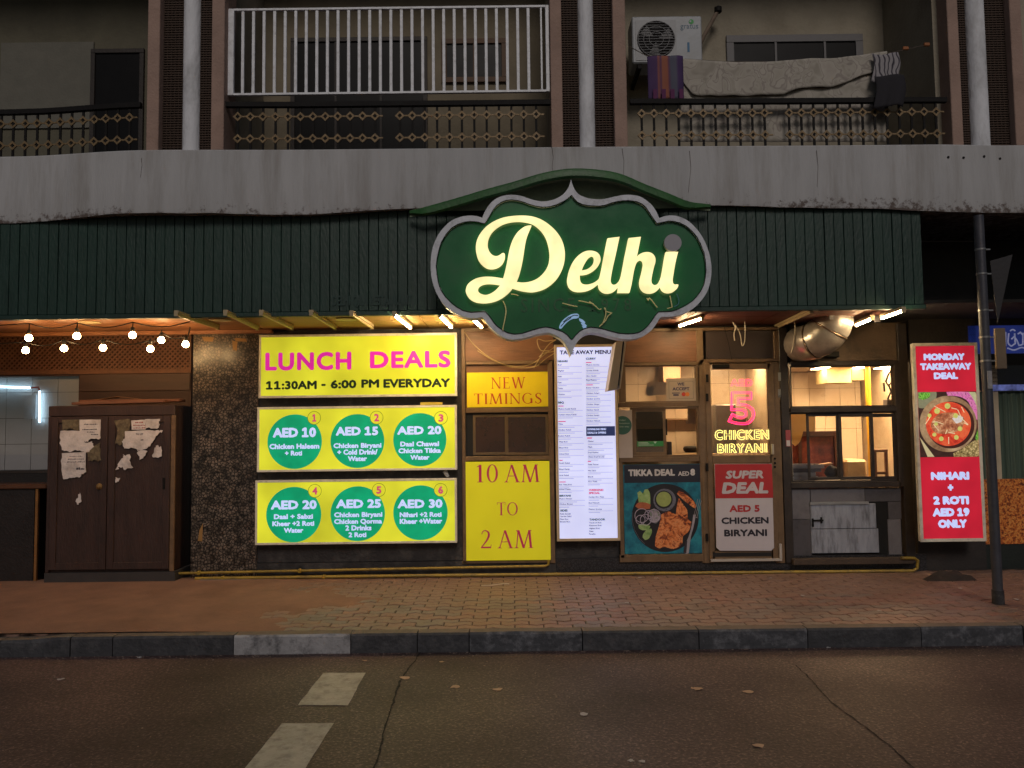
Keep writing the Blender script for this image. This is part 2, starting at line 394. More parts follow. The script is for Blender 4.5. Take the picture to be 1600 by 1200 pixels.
def serif(mb, s, u0, v0, u1, v1, Y):
    if isinstance(mb, WB): mb.parts.append(MB()); mb = mb.parts[-1]
    X0, X1, Z0, Z1 = R(u0, v0, u1, v1, Y); v, f = serif_geo(s); a = min(p[0] for p in v); b = max(p[0] for p in v)
    kx = (X1-X0)/(b-a)
    for i, q in enumerate(f):           # each stroke a hair proud of the one before
        mb.add([(X0+(v[j][0]-a)*kx, Y-.00003*i, Z0+v[j][1]*(Z1-Z0)) for j in q], [(0, 1, 2, 3)])
    return mb
# ---------------------------------------------------------------- ground: road, kerb, pavement
KY, KH = -2.42, .15
asphalt = ramp_mat('asphalt', [(.36, (38, 27, 27)), (.47, (62, 46, 45)), (.55, (74, 56, 54)), (.63, (110, 90, 88))], scale=52, rough=.62, bump=.35, detail=10)
N = asphalt.node_tree.nodes; L = asphalt.node_tree.links     # broad worn patches and oil stains over the grain
p_ = N['Principled BSDF']; src = p_.inputs['Base Color'].links[0].from_socket
g_ = N.new('ShaderNodeNewGeometry'); n_ = N.new('ShaderNodeTexNoise'); n_.inputs['Scale'].default_value = .9; n_.inputs['Detail'].default_value = 7; L.new(g_.outputs['Position'], n_.inputs[0])
q_ = N.new('ShaderNodeMapRange'); q_.inputs[1].default_value = .3; q_.inputs[2].default_value = .7; q_.inputs[3].default_value = .5; q_.inputs[4].default_value = 1.4; L.new(n_.outputs[0], q_.inputs[0])
x_ = N.new('ShaderNodeMix'); x_.data_type = 'RGBA'; x_.blend_type = 'MULTIPLY'; x_.inputs[0].default_value = 1; L.new(src, x_.inputs[6]); L.new(q_.outputs[0], x_.inputs[7]); L.new(x_.outputs[2], p_.inputs['Base Color'])
v_ = N.new('ShaderNodeMapRange'); v_.inputs[3].default_value = .78; v_.inputs[4].default_value = .42; L.new(n_.outputs[0], v_.inputs[0]); L.new(v_.outputs[0], p_.inputs['Roughness'])
def roadz(x, y): return -KH + .006*noise.noise((x*.5, y*.5, 3))
road = MB().grid(lambda a, b: (-60+120*a, -60+(60+KY)*b, -KH), 1, 1).build('road', asphalt, kind='structure', origin=(0, -20, -KH))
paint = mat('road_paint', (172, 166, 150), .7, var=.25, scale=9, bump=.3, bscale=120, dirt=(96, 84, 76), dscale=11, damt=.6)
for q in ([(505, 1052), (571, 1052), (544, 1103), (465, 1103)], [(440, 1131), (521, 1131), (478, 1200), (384, 1200)]):
    if q[1][1] == 1131:     # the second dash goes on below the picture
        e = [G(u, v, -KH) for u, v in q]; k = 1.35
        P = [e[0], e[1], e[1]+(e[2]-e[1])*k, e[0]+(e[3]-e[0])*k]
    else: P = [G(u, v, -KH) for u, v in q]
    mb = MB(); n = 9
    edge = []
    for i in range(4):
        a, b = P[i], P[(i+1) % 4]
        for j in range(n):
            p = a+(b-a)*(j/n); s = .006*noise.noise(p*9); edge.append((p.x+s, p.y+s*.7, -KH+.004))
    mb.add(edge, [tuple(range(len(edge)))]).build('lane_dash', paint, road)
tar = mat('tar_seam', (24, 21, 20), .9, var=.4, scale=20, bump=.4)
def seam(pix, w):
    pts = [G(u, v, -KH) for u, v in pix]; pts = [Vector((p.x, p.y, 0)) for p in smooth_loop([(q.x, q.y) for q in pts], 14, False)] if False else [Vector((q[0], q[1], 0)) for q in smooth_loop([(q.x, q.y) for q in pts], 14, False)]
    vs = []
    for i, p in enumerate(pts):
        d = (pts[min(i+1, len(pts)-1)]-pts[max(i-1, 0)]).normalized(); s = Vector((-d.y, d.x, 0))
        j = .012*noise.noise(p*14); ww = w*(.35+1.5*abs(noise.noise(p*11+Vector((5, 0, 0)))))
        vs += [(p.x+s.x*(j+ww), p.y+s.y*(j+ww), -KH+.004), (p.x+s.x*(j-ww), p.y+s.y*(j-ww), -KH+.004)]
    MB().add(vs, [(2*i, 2*i+2, 2*i+3, 2*i+1) for i in range(len(pts)-1)]).build('tar_seam', tar, road)
seam([(662, 1012), (650, 1030), (628, 1060), (615, 1095), (600, 1145), (586, 1200), (575, 1240)], .008)
seam([(1244, 1040), (1270, 1066), (1300, 1098), (1350, 1135), (1400, 1175), (1450, 1220)], .006)
# kerb: one stone after another, some painted white
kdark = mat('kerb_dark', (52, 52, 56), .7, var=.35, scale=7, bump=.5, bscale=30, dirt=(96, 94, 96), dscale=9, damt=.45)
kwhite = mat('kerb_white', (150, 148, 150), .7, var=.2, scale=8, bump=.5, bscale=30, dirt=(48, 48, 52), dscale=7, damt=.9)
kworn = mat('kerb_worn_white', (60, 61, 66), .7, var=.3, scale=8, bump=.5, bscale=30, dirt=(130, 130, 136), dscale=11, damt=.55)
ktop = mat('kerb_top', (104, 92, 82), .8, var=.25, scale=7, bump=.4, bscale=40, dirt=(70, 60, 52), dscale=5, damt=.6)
kerb = thing('kerb', None, None, (0, KY, -KH), kind='structure')
edges = [-7.5, -6.6, -5.7]+[W(u, 1000, KY).x for u in (0, 110, 176, 365, 548, 652, 733, 910, 1092, 1262, 1440, 1600)]+[5.0, 6, 7, 8]
white = {6: kwhite, 9: kworn, 11: kworn, 13: kworn}
for i in range(len(edges)-1):
    a, b = edges[i]+.004, edges[i+1]-.004
    def top(x): return max(-.02, min(0, (x+3.62)*.105)) if x < -3.62 else 0
    h0, h1 = (top(a), top(b)); c = .015
    mb = MB(); y0, y1 = KY, KY+.125; j = random.uniform(-.004, .004)
    pr = [(y0+j, -KH-.05), (y0+j, -c), (y0+c+j, 0), (y1, 0), (y1, -KH-.05)]
    n = 5; vs = []
    for k in range(n+1):
        x = a+(b-a)*k/n; hh = top(x)
        ch = .012*max(0, noise.noise((x*3.1, 1.7, 0))-.15)*4
        vs += [(x, y+(ch if m in (1, 2) else 0), z+(hh if m in (1, 2, 3) else 0)-(ch*.7 if m == 1 else 0)) for m, (y, z) in enumerate(pr)]
    fs = [(k*5+m, k*5+(m+1) % 5, k*5+5+(m+1) % 5, k*5+5+m) for k in range(n) for m in range(5)]+[(4, 3, 2, 1, 0), tuple(n*5+m for m in range(5))]
    mb.add(vs, fs)
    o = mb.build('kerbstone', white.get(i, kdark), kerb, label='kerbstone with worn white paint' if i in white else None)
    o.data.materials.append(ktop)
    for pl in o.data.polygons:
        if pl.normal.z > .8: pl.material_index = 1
# pavement: interlocking zigzag pavers, the nearest ones each an object
bed = mat('paving_bed', (52, 42, 36), .9, var=.3, scale=5, bump=.5, bscale=60)
pav = MB().grid(lambda a, b: (-60+120*a, KY+.125+(3.2-KY-.125)*b, -.012), 1, 1).build('pavement', bed, kind='structure', origin=(0, -1.1, -.012))
pm = [mat('paver_%s' % n, c, .5, var=.28, scale=9, bump=.45, bscale=70, dirt=(92, 68, 56), dscale=2.2, damt=.55) for n, c in (('brown', (128, 100, 87)), ('grey', (118, 100, 91)), ('red', (132, 97, 84)))]
PL, PW = .235, .112
def zz(t): t %= 1; return .03*(t/.25 if t < .25 else (2-t/.25) if t < .75 else (t/.25-4))*.8
def paver(mb, ph, x0, y0, z, g=.004):
    ts = sorted({0, .25, .5, .75, 1}) ; lo = []; hi = []
    for t in ts:
        x = t*PL; x = min(max(x, g), PL-g); y = zz(t+ph); lo.append((x, y+g)); hi.append((x, y+PW-g))
    P = lo+hi[::-1]; n = len(P); c = .005
    cx, cy = PL/2, PW/2
    up = [(x+(c if x < cx else -c if x > cx else 0), y+(c if k < len(lo) else -c)) for k, (x, y) in enumerate(P)]
    vs = [(x0+x, y0+y, z-.05) for x, y in P]+[(x0+x, y0+y, z-.006) for x, y in P]+[(x0+x, y0+y, z) for x, y in up]
    fs = [tuple(range(2*n, 3*n))]+[(i, (i+1) % n, n+(i+1) % n, n+i) for i in range(n)]+[(n+i, n+(i+1) % n, 2*n+(i+1) % n, 2*n+i) for i in range(n)]
    return mb.add(vs, fs)
src_pv = {}
rest = MB(); cnt = 0; YB = KY+.13
rows = int((-.02-YB)/PW)
for row in range(rows):
    y = YB+row*PW; ph = .5*(row % 2)
    for col in range(-26, 27):
        x = (col+ph)*PL; z = -.004+.004*noise.noise((x*1.2, y*1.2, 0))+random.uniform(-.0025, .0025)
        mx = x+PL/2
        if -2.15 < mx < 4.35 and row < 10 and cnt < 298:
            k = (row % 2, random.randrange(3)); cnt += 1
            tilt = (random.uniform(-.012, .012), random.uniform(-.012, .012), 0)
            if k not in src_pv:
                o = paver(MB(), ph, 0, 0, 0).build('paver', pm[k[1]], None, origin=(0, 0, 0)); o.location = (0, 0, 0)
                place(o, (x, y, z), pav); o.rotation_euler = tilt; src_pv[k] = o
            else: copy_of(src_pv[k], (x, y, z), pav, tilt)
        else: paver(rest, ph, x, y, z)
rest.build('paver', pm[0], pav, kind='stuff')
sandm = mat('blown_sand', (128, 94, 76), .95, var=.22, scale=3.5, bump=.5, bscale=55, dirt=(104, 72, 54), dscale=1.6, damt=.6)
def sand(a, b):
    x = -8+7.4*a; y = YB-.02+(2.42-.12)*b
    e = (-1.75-x)*.02 + .012*noise.noise((x*.9, y*1.3, 2)) + .007*noise.noise((x*3, y*4, 7)) + .004*noise.noise((x*9, y*9, 1))
    return (x, y, min(.010, max(-.03, e-.008)))
MB().grid(sand, 120, 44).build('sand', sandm, None, kind='stuff', smooth='all', label='wind blown sand lying over the left of the pavement')
# ---------------------------------------------------------------- the apartment building
BX = [(-5.6, -1.2), (-4.87, -1.22), (-3.5, -1.35), (-1.8, -1.31), (0, -1.30), (4.1, -1.25), (4.9, -1.2), (7.5, -1.05)]
BZ = [(-7.5, 3.64), (-4.9, 3.66), (-3.6, 3.71), (-3.0, 3.705), (-2.1, 3.685), (-.9, 3.735), (1.8, 3.74), (3.3, 3.70), (4.35, 3.655), (7.5, 3.63)]
def interp(T, x):
    if x <= T[0][0]: return T[0][1]
    for (a, p), (b, q) in zip(T, T[1:]):
        if x <= b:
            t = (x-a)/(b-a); t = t*t*(3-2*t); return p+(q-p)*t
    return T[-1][1]
def bandY(x): return interp(BX, x)
BT = 4.325
bld = thing('apartment_building', 'old apartment building with a white concrete band and dark balconies above the restaurant', 'building', (0, 0, 0))
conc = mat('painted_concrete', (174, 174, 176), .85, var=.13, scale=2.2, bump=.25, bscale=45, dirt=(132, 126, 120), dscale=2.0, damt=.5, stretch=(2.8, 1, .28))
N = conc.node_tree.nodes; L = conc.node_tree.links       # rust and flaking paint that gathers along the bottom edge
p_ = N['Principled BSDF']; src = p_.inputs['Base Color'].links[0].from_socket
g_ = N.new('ShaderNodeNewGeometry'); sx = N.new('ShaderNodeSeparateXYZ'); L.new(g_.outputs['Position'], sx.inputs[0])
n_ = N.new('ShaderNodeTexNoise'); n_.inputs['Scale'].default_value = 16; n_.inputs['Detail'].default_value = 9; n_.inputs['Roughness'].default_value = .75; L.new(g_.outputs['Position'], n_.inputs[0])
n2 = N.new('ShaderNodeTexNoise'); n2.inputs['Scale'].default_value = 1.3; n2.inputs['Detail'].default_value = 3; L.new(g_.outputs['Position'], n2.inputs[0])
mz = N.new('ShaderNodeMapRange'); mz.inputs[1].default_value = 3.66; mz.inputs[2].default_value = 3.9; mz.inputs[3].default_value = .22; mz.inputs[4].default_value = -.12; L.new(sx.outputs[2], mz.inputs[0])
ad = N.new('ShaderNodeMath'); L.new(n_.outputs[0], ad.inputs[0]); L.new(mz.outputs[0], ad.inputs[1])
a2 = N.new('ShaderNodeMath'); a2.operation = 'MULTIPLY_ADD'; a2.inputs[1].default_value = .35; L.new(n2.outputs[0], a2.inputs[0]); L.new(ad.outputs[0], a2.inputs[2])
r_n = N.new('ShaderNodeMapRange'); r_n.inputs[1].default_value = .78; r_n.inputs[2].default_value = .9; r_n.inputs[4].default_value = .85; L.new(a2.outputs[0], r_n.inputs[0])
x_ = N.new('ShaderNodeMix'); x_.data_type = 'RGBA'; L.new(r_n.outputs[0], x_.inputs[0]); L.new(src, x_.inputs[6]); x_.inputs[7].default_value = (*lin((74, 56, 46)), 1); L.new(x_.outputs[2], p_.inputs['Base Color'])
XS = [-7.5+.125*i for i in range(121)]
vs = []
for x in XS:
    y = bandY(x); zb = interp(BZ, x)+.006*noise.noise((x*4, 0, 0)); w = .004*noise.noise((x*2, 4, 0))
    vs += [(x, -.02, zb+.02), (x, y+.03, zb+.012), (x, y+.006, zb), (x, y+w, zb+.03), (x, y+w*.5-.004, (zb+BT)/2), (x, y, BT-.012), (x, y+.012, BT), (x, y+.16, BT), (x, y+.16, 3.92), (x, -.02, 3.92)]
k = 10
MB().add(vs, [(i*k+j, i*k+(j+1) % k, (i+1)*k+(j+1) % k, (i+1)*k+j) for i in range(len(XS)-1) for j in range(k)]).build('concrete_band', conc, bld, smooth=True)
hole = mat('dark_hole', (16, 14, 13), .9, bump=0)
for u, v in ((1481, 246), (1506, 246), (1540, 243), (1566, 246)):
    p = W(u, v, -1.24); disc(MB(), p.x, p.z, .012, bandY(p.x)-.0075, 12, D=.005).build('bolt_hole', hole, bld)
crackm = mat('hairline_crack', (112, 106, 102), .9, bump=0)
for pix in ([(862, 228), (864, 245), (862, 262), (866, 284)], [(972, 232), (976, 250), (974, 275), (977, 300)], [(225, 250), (226, 262), (224, 280)], [(1078, 235), (1080, 262), (1076, 300)], [(1278, 233), (1280, 258), (1279, 290)]):
    pts = [W(u, v, -1.3) for u, v in pix]; pts = [(p.x+.01*noise.noise((p.z*30, i, 0)), bandY(p.x)-.0055, p.z) for i, p in enumerate(pts)]
    MB().tube(pts, [.0028, .0018, .0018, .0008][:len(pts)], 4).build('crack', crackm, bld)
plaster = mat('balcony_plaster', (150, 142, 126), .9, var=.18, scale=2.5, bump=.3, bscale=30, dirt=(110, 100, 84), dscale=1.2, damt=.5)
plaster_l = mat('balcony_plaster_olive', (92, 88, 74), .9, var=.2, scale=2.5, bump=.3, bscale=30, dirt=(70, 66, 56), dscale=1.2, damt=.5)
plaster_m = mat('balcony_plaster_tan', (122, 112, 94), .9, var=.2, scale=2.5, bump=.3, bscale=30, dirt=(90, 82, 68), dscale=1.2, damt=.5)
greyp = mat('grey_pilaster', (126, 126, 130), .85, var=.15, scale=3, bump=.3)
salmon = mat('salmon_pier', (158, 132, 120), .85, var=.14, scale=4, bump=.3, bscale=50, dirt=(118, 96, 84), dscale=3, damt=.4)
white = mat('white_paint', (214, 216, 222), .7, var=.12, scale=6, bump=.3, bscale=40, dirt=(120, 118, 116), dscale=5, damt=.5, stretch=(1, 1, .4))
mesh_b = mat('brown_lattice', (62, 46, 36), .8, var=.3, scale=30, bump=.3)
darkb = mat('dark_recess', (24, 20, 18), .9, var=.2, bump=.1)
ZC = 7.15
# balcony rooms: back wall, floor shared with the band slab, ceiling, side walls at the piers
xw = [W(u, 110, -1.2).x for u in (228, 350, 862, 978, 1478, 1600)]
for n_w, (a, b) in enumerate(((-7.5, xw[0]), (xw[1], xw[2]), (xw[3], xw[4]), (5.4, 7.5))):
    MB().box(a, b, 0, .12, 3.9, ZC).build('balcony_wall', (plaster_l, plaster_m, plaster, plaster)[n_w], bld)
    MB().box(a, b, -1.15, .12, ZC, ZC+.2).build('balcony_ceiling', plaster, bld)
for a, b in ((xw[0], xw[1]), (xw[2], xw[3]), (xw[4], 5.4)):
    MB().box(a, b, -1.0, .12, 3.9, ZC+.2).build('party_wall', plaster, bld)
def pier(us, ucol, Ym):
    "salmon strips, brown lattice screens and a white round column between two balconies; us = four strip edges at the band top"
    Yf = bandY(W((us[0][0]+us[5][0])/2, 220, -1.3).x)+.03
    X = [W(u, v, Yf).x for u, v in us]
    for a, b in ((X[0], X[1]), (X[4], X[5])):
        MB().box(a, b, Yf, Yf+.32, BT, ZC+.2).build('pier', salmon, bld, bevel=.006)
    for a, b in ((X[1], X[2]+.03), (X[3]-.03, X[4])):
        MB().box(a, b, Yf+.13, Yf+.15, BT, ZC+.2).build('screen_back', darkb, bld)
        mb = MB(); nx = 6; pz = .040
        for i in range(nx+1):
            x = a+(b-a)*i/nx; mb.box(x-.0045, x+.0045, Yf+.09, Yf+.115, BT, ZC)
        z = BT+.01
        while z < 6.3:
            mb.box(a, b, Yf+.084, Yf+.112, z, z+.013); z += pz*.62
        mb.build('lattice_screen', mesh_b, bld)
    xc = (X[2]+X[3])/2; rad = (X[3]-X[2])/2
    vs = MB().lathe((xc, Yf+.10, BT), [(rad*1.02, 0), (rad, .03), (rad, 2.0), (rad, ZC-BT)], 28)
    vs.build('column', white, bld, smooth=True)
pier([(228, 220), (247, 220), (279, 220), (306, 220), (329, 220), (349, 220)], 0, 0)
pier([(862, 220), (880, 220), (907, 220), (932, 220), (961, 220), (981, 220)], 0, 0)
pier([(1489, 218), (1506, 218), (1525, 218), (1555, 218), (1588, 218), (1606, 218)], 0, 0)
x0, x1, z0, z1 = R(1428, 0, 1452, 146, -.12); MB().box(x0, x1, -.12, -.001, 3.93, ZC-.001).build('pilaster', greyp, bld)
# doors and windows behind the balconies
frame_dk = mat('dark_wood', (38, 30, 26), .6, var=.3, scale=8, bump=.2)
frame_gr = mat('grey_window_frame', (96, 94, 96), .55, var=.15, bump=.1)
black_gl = mat('unlit_window_glass', (14, 13, 14), .4, var=.1, bump=0, spec=.15)
def wall_open(name, u0, v0, u1, v1, fm, w=.05, bars=(), z0=None):
    X0, X1, Z0, Z1 = R(u0, v0, u1, v1, 0); Z0 = z0 or Z0
    mb = MB(); mb.box(X0, X1, -.035, -.001, Z1-w, Z1); mb.box(X0, X1, -.035, -.001, Z0, Z0+w)
    mb.box(X0, X0+w, -.034, -.002, Z0+w, Z1-w); mb.box(X1-w, X1, -.034, -.002, Z0+w, Z1-w)
    fr = mb.build(name, fm, bld, bevel=.003)
    cs = [X0+w]+[X0+(X1-X0)*t for t in bars]+[X1-w]
    for i, (a, b) in enumerate(zip(cs, cs[1:])):
        MB().box(a+(.012 if i else 0), b-(.012 if i < len(cs)-2 else 0), -.016, -.003, Z0+w, Z1-w).build('pane', black_gl, fr)
        if i: MB().box(a-.012, a+.012, -.03, -.003, Z0+w, Z1-w).build('mullion', fm, fr)
wall_open('balcony_door', 143, 78, 226, 200, frame_dk, .05, (), 3.93)
wall_open('balcony_window', 455, 60, 668, 200, frame_dk, .05, (.33, .66), 3.93)
wall_open('balcony_window', 690, 62, 792, 130, mat('brown_board', (92, 70, 54), .7, var=.3, scale=5), .06, (.5,))
wall_open('balcony_window', 1135, 56, 1348, 150, frame_gr, .085, (.36, .72))
MB().pbox(0, 66, 145, 200, -.02, .018).build('plaster_panel', mat('plaster_patch', (104, 102, 94), .9, var=.15, bump=.2), bld)
# ---------------------------------------------------------------- balustrades with chains of gilt diamonds
rail_m = mat('dark_rail', (22, 20, 20), .7, var=.3, scale=10, bump=.2, spec=.2)
gilt = mat('gilt_iron', (116, 95, 64), .5, metal=.25, var=.3, scale=20, bump=.25, dirt=(104, 84, 58), dscale=9, damt=.6)
ZR = 4.80
dia = None; bal = None
def balustrade(label, u0, u1, gap=()):
    global dia, bal
    X0, X1 = W(u0, 150, -1.2).x, W(u1, 150, -1.2).x
    def yy(x): return bandY(x)+.085
    t = thing('balustrade', label, 'railing', ((X0+X1)/2, yy((X0+X1)/2), BT), 'balustrades of the first floor balconies')
    n = max(2, int((X1-X0)/.25)); mb = MB(); xs = [X0+(X1-X0)*i/n for i in range(n+1)]
    vs = []
    for x in xs: vs += [(x, yy(x)-.025, ZR-.024), (x, yy(x)+.025, ZR-.024), (x, yy(x)+.022, ZR+.024), (x, yy(x)-.022, ZR+.024)]
    mb.add(vs, [(i*4+j, i*4+(j+1) % 4, i*4+4+(j+1) % 4, i*4+4+j) for i in range(n) for j in range(4)]+[(3, 2, 1, 0), tuple(n*4+j for j in range(4))]).build('handrail', rail_m, t)
    P = .1215; m = int((X1-X0-.06)/P); s = X0+(X1-X0-(m-1)*P)/2
    zr = [BT+.135, BT+.355]
    for i in range(m):
        x = s+i*P; y = yy(x)
        if i in gap: continue
        if bal is None:
            bal = MB().box(x-.011, x+.011, y-.006, y+.006, BT, ZR-.024).build('baluster', rail_m, t)
        else: copy_of(bal, (x, y, BT), t)
        for z in zr:
            if dia is None:
                h, w, th = .047, .047, .011; q = MB()
                for r, d in ((1, -.011), (.48, -.011)): q.add([(x-w*r, y+d, z), (x, y+d, z+h*r), (x+w*r, y+d, z), (x, y+d, z-h*r)], [])
                for r, d in ((1, .003), (.48, .003)): q.add([(x-w*r, y+d, z), (x, y+d, z+h*r), (x+w*r, y+d, z), (x, y+d, z-h*r)], [])
                for k in range(4):
                    j = (k+1) % 4
                    q.f += [(k, j, 4+j, 4+k), (8+k, 12+k, 12+j, 8+j), (k, 8+k, 8+j, j), (4+k, 4+j, 12+j, 12+k)]
                q.box(x+w-.004, x+w+.031, y-.009, y, z-.007, z+.007)   # the link to the next diamond
                dia = q.build('diamond', gilt, t, origin=(x, y, z))
            else: copy_of(dia, (x, y, z), t)
    return t
balustrade('curved balustrade of gilt diamonds at the left edge, in front of the dark door', -60, 226)
balustrade('balustrade of gilt diamonds under the white window grille', 352, 860, (12,))
balustrade('balustrade of gilt diamonds with washing hung over its rail', 984, 1482, (11,))
gr_w = mat('white_grille', (224, 226, 232), .5, var=.1, scale=12, bump=.15, dirt=(140, 136, 132), dscale=14, damt=.4)
Yg = -1.2
X0, X1, Z0, Z1 = R(357, 12, 858, 147, Yg)
g = thing('balcony_grille', 'white painted grille of upright bars standing on the middle balcony rail', 'grille', ((X0+X1)/2, Yg, Z0))
wl_, wr_ = .058, .034
MB().box(X0, X0+wl_, Yg-.02, Yg+.02, Z0, Z1).build('frame_post', gr_w, g, bevel=.004)
MB().box(X1-wr_, X1, Yg-.02, Yg+.02, Z0, Z1).build('frame_post', gr_w, g, bevel=.004)
MB().box(X1-wr_-.05, X1-wr_-.034, Yg-.012, Yg+.012, Z0+.02, Z1-.02).build('frame_post', gr_w, g)
MB().box(X0+wl_, X1-wr_, Yg-.017, Yg+.017, Z1-.02, Z1).build('top_rail', gr_w, g)
MB().box(X0+wl_, X1-wr_, Yg-.017, Yg+.017, Z0, Z0+.02).build('bottom_rail', gr_w, g)
nb = 28; b0 = None
for i in range(nb):
    x = X0+wl_+.085+i*(X1-X0-wl_-wr_-.15)/nb
    if b0 is None: b0 = MB().box(x-.0145, x+.0145, Yg-.01, Yg+.01, Z0+.02, Z1-.02).build('bar', gr_w, g, bevel=.003)
    else: copy_of(b0, (x, Yg, Z0+.02), g)
# ---------------------------------------------------------------- things on the right balcony
acw = mat('ac_casing', (160, 164, 170), .5, var=.08, scale=5, bump=.1, dirt=(140, 138, 134), dscale=4, damt=.4)
Ya = -.55
X0, X1, Z0, Z1 = R(988, 25, 1097, 98, Ya)
ac = thing('air_conditioner', 'white outdoor air conditioner unit with a round fan grille beside the pier', 'air conditioner', ((X0+X1)/2, Ya, Z0))
MB().box(X0, X1, Ya, Ya+.3, Z0, Z1).build('casing', acw, ac, bevel=.012)
fu = W(1025, 62, Ya); fr_ = .205
MB().pbox(993, 31, 1057, 94, Ya-.006, .005).build('fan_panel', mat('ac_panel', (150, 152, 156), .5, bump=.1), ac)
disc(MB(), fu.x, fu.z, fr_, Ya-.012, 40, D=.005).build('fan_opening', hole, ac)
fb = mat('fan_blade', (52, 52, 56), .5, bump=.1)
q = MB()
for k in range(3):
    a = k*2.094+.4; pts = [(fu.x+r*math.cos(a+t), fu.z+r*math.sin(a+t)) for r, t in ((.03, 0), (.1, -.3), (.18, -.35), (.185, .35), (.1, .3))]
    q.prism(pts, Ya-.0155, Ya-.0135)
q.build('fan_blade', fb, ac)
q = MB()
for i in range(-6, 7):
    zz_ = i*.03; hw = math.sqrt(max(0, fr_**2-zz_**2)); q.box(fu.x-hw, fu.x+hw, Ya-.022, Ya-.018, fu.z+zz_-.0022, fu.z+zz_+.0022)
for k in range(3): ring(q, fu.x, fu.z, .2-.06*k, .005, Ya-.024)
q.build('fan_guard', mat('guard_wire', (92, 92, 96), .5, bump=0), ac)
lm = mat('ac_print', (84, 108, 128), .6, bump=0, var=.1)
q = MB(); txt(q, 'gratus', 1063, 38.5, 1091, 44.5, Ya-.002, cap=.5); q.build('lettering', lm, ac)
p = W(1080, 34, Ya); q = disc(MB(), p.x, p.z, .027, Ya-.003, 20); q.build('logo', mat('ac_logo', (70, 150, 84), .6, bump=0), ac)
p = W(1078, 33, Ya); disc(MB(), p.x+.004, p.z-.004, .011, Ya-.005, 14).build('logo_dot', acw, ac)
MB().pbox(1074, 66, 1077.5, 81, Ya-.003, .002).build('sticker', mat('ac_sticker', (58, 104, 140), .6, bump=0), ac)
for u in (1000, 1082):
    x = W(u, 98, Ya).x; MB().box(x-.02, x+.02, Ya+.02, -.001, Z0-.05, Z0-.004).build('bracket', rail_m, ac)
pl = MB().tube([W(1092, 74, -.2), W(1100, 56, -.2), W(1110, 38, -.2), W(1121, 18, -.2)], .022, 8)
pipe = pl.build('drain_pipe', mat('old_pipe', (116, 100, 86), .7, var=.3, dirt=(60, 46, 40), dscale=10), None, label='stained pipe with a black cap slanting up behind the air conditioner', cat='pipe', smooth=True)
p = W(1122, 16, -.2); q = MB().lathe((p.x, p.y, p.z-.03), [(.03, 0), (.042, .01), (.042, .06), (.02, .075)], 14); q.build('cap', rail_m, pipe, smooth=True)
# washing: line, striped towel, patterned sheet folded over, dark cloth with pale swirls
lineY = -1.08
pts = [W(982, 72, lineY), W(1010, 87, lineY), W(1067, 92, lineY), W(1130, 96, lineY), W(1220, 97, lineY), W(1330, 91, lineY), W(1395, 82, lineY), W(1448, 70, lineY)]
line = MB().tube(pts, .004, 6).build('clothes_line', mat('line_cord', (84, 74, 66), .8, bump=0), None, label='sagging clothes line strung across the right balcony', cat='clothes line')
pk = mat('orange_peg', (150, 92, 50), .7, bump=0)
for u, v in ((1415, 76), (1448, 70)):
    p = W(u, v, lineY); MB().box(p.x-.03, p.x+.03, p.y-.012, p.y+.012, p.z-.015, p.z+.02).build('cord_knot', pk, line, bevel=.006)
stripe = ramp_mat('striped_cotton', [(0, (66, 48, 88)), (.26, (78, 54, 92)), (.3, (134, 82, 76)), (.38, (92, 58, 86)), (.42, (142, 88, 70)), (.56, (140, 84, 68)), (.6, (96, 60, 84)), (.66, (80, 82, 98)), (.8, (84, 84, 100)), (.86, (70, 50, 92)), (1, (60, 42, 84))], 'NOISE', 1, rough=.9, bump=0)
t_ = stripe.node_tree; 
for nd in list(t_.nodes):
    if nd.type == 'TEX_NOISE': t_.nodes.remove(nd)
ge = t_.nodes.new('ShaderNodeTexCoord'); sp_ = t_.nodes.new('ShaderNodeSeparateXYZ'); t_.links.new(ge.outputs['Object'], sp_.inputs[0])
wv = t_.nodes.new('ShaderNodeMapRange'); wv.inputs[1].default_value = -.175; wv.inputs[2].default_value = .175; t_.links.new(sp_.outputs[0], wv.inputs[0])
t_.links.new(wv.outputs[0], [n for n in t_.nodes if n.type == 'VALTORGB'][0].inputs[0])
X0, X1, Z0, Z1 = R(1011, 90, 1067, 145, lineY)
q = MB().grid(lambda a, b: (X0+(X1-X0)*a, lineY-.02-.012*math.sin(a*9+b*2)-.02*b+.01*noise.noise((a*3, b*3, 0)), Z1+(Z0-.09-Z1)*b+.012*math.sin(a*3)), 20, 14)
tow = q.build('towel', stripe, None, 'purple and orange striped towel hanging on the line below the air conditioner', 'towel', smooth='all', solid=.006)
tas = mat('towel_fringe', (92, 44, 84), .9, bump=0)
for k in range(4):
    a = X0+(X1-X0)*(.12+k*.24); MB().box(a, a+.04, lineY-.075, lineY-.06, Z0-.09, Z0+.005).build('end_band', tas, tow)
sheetm = ramp_mat('patterned_sheet', [(.3, (146, 140, 130)), (.5, (166, 160, 150)), (.55, (138, 130, 124)), (.6, (170, 164, 154)), (.9, (158, 150, 142))], 'NOISE', 7, rough=.9, bump=.0, detail=1, distort=1.2)
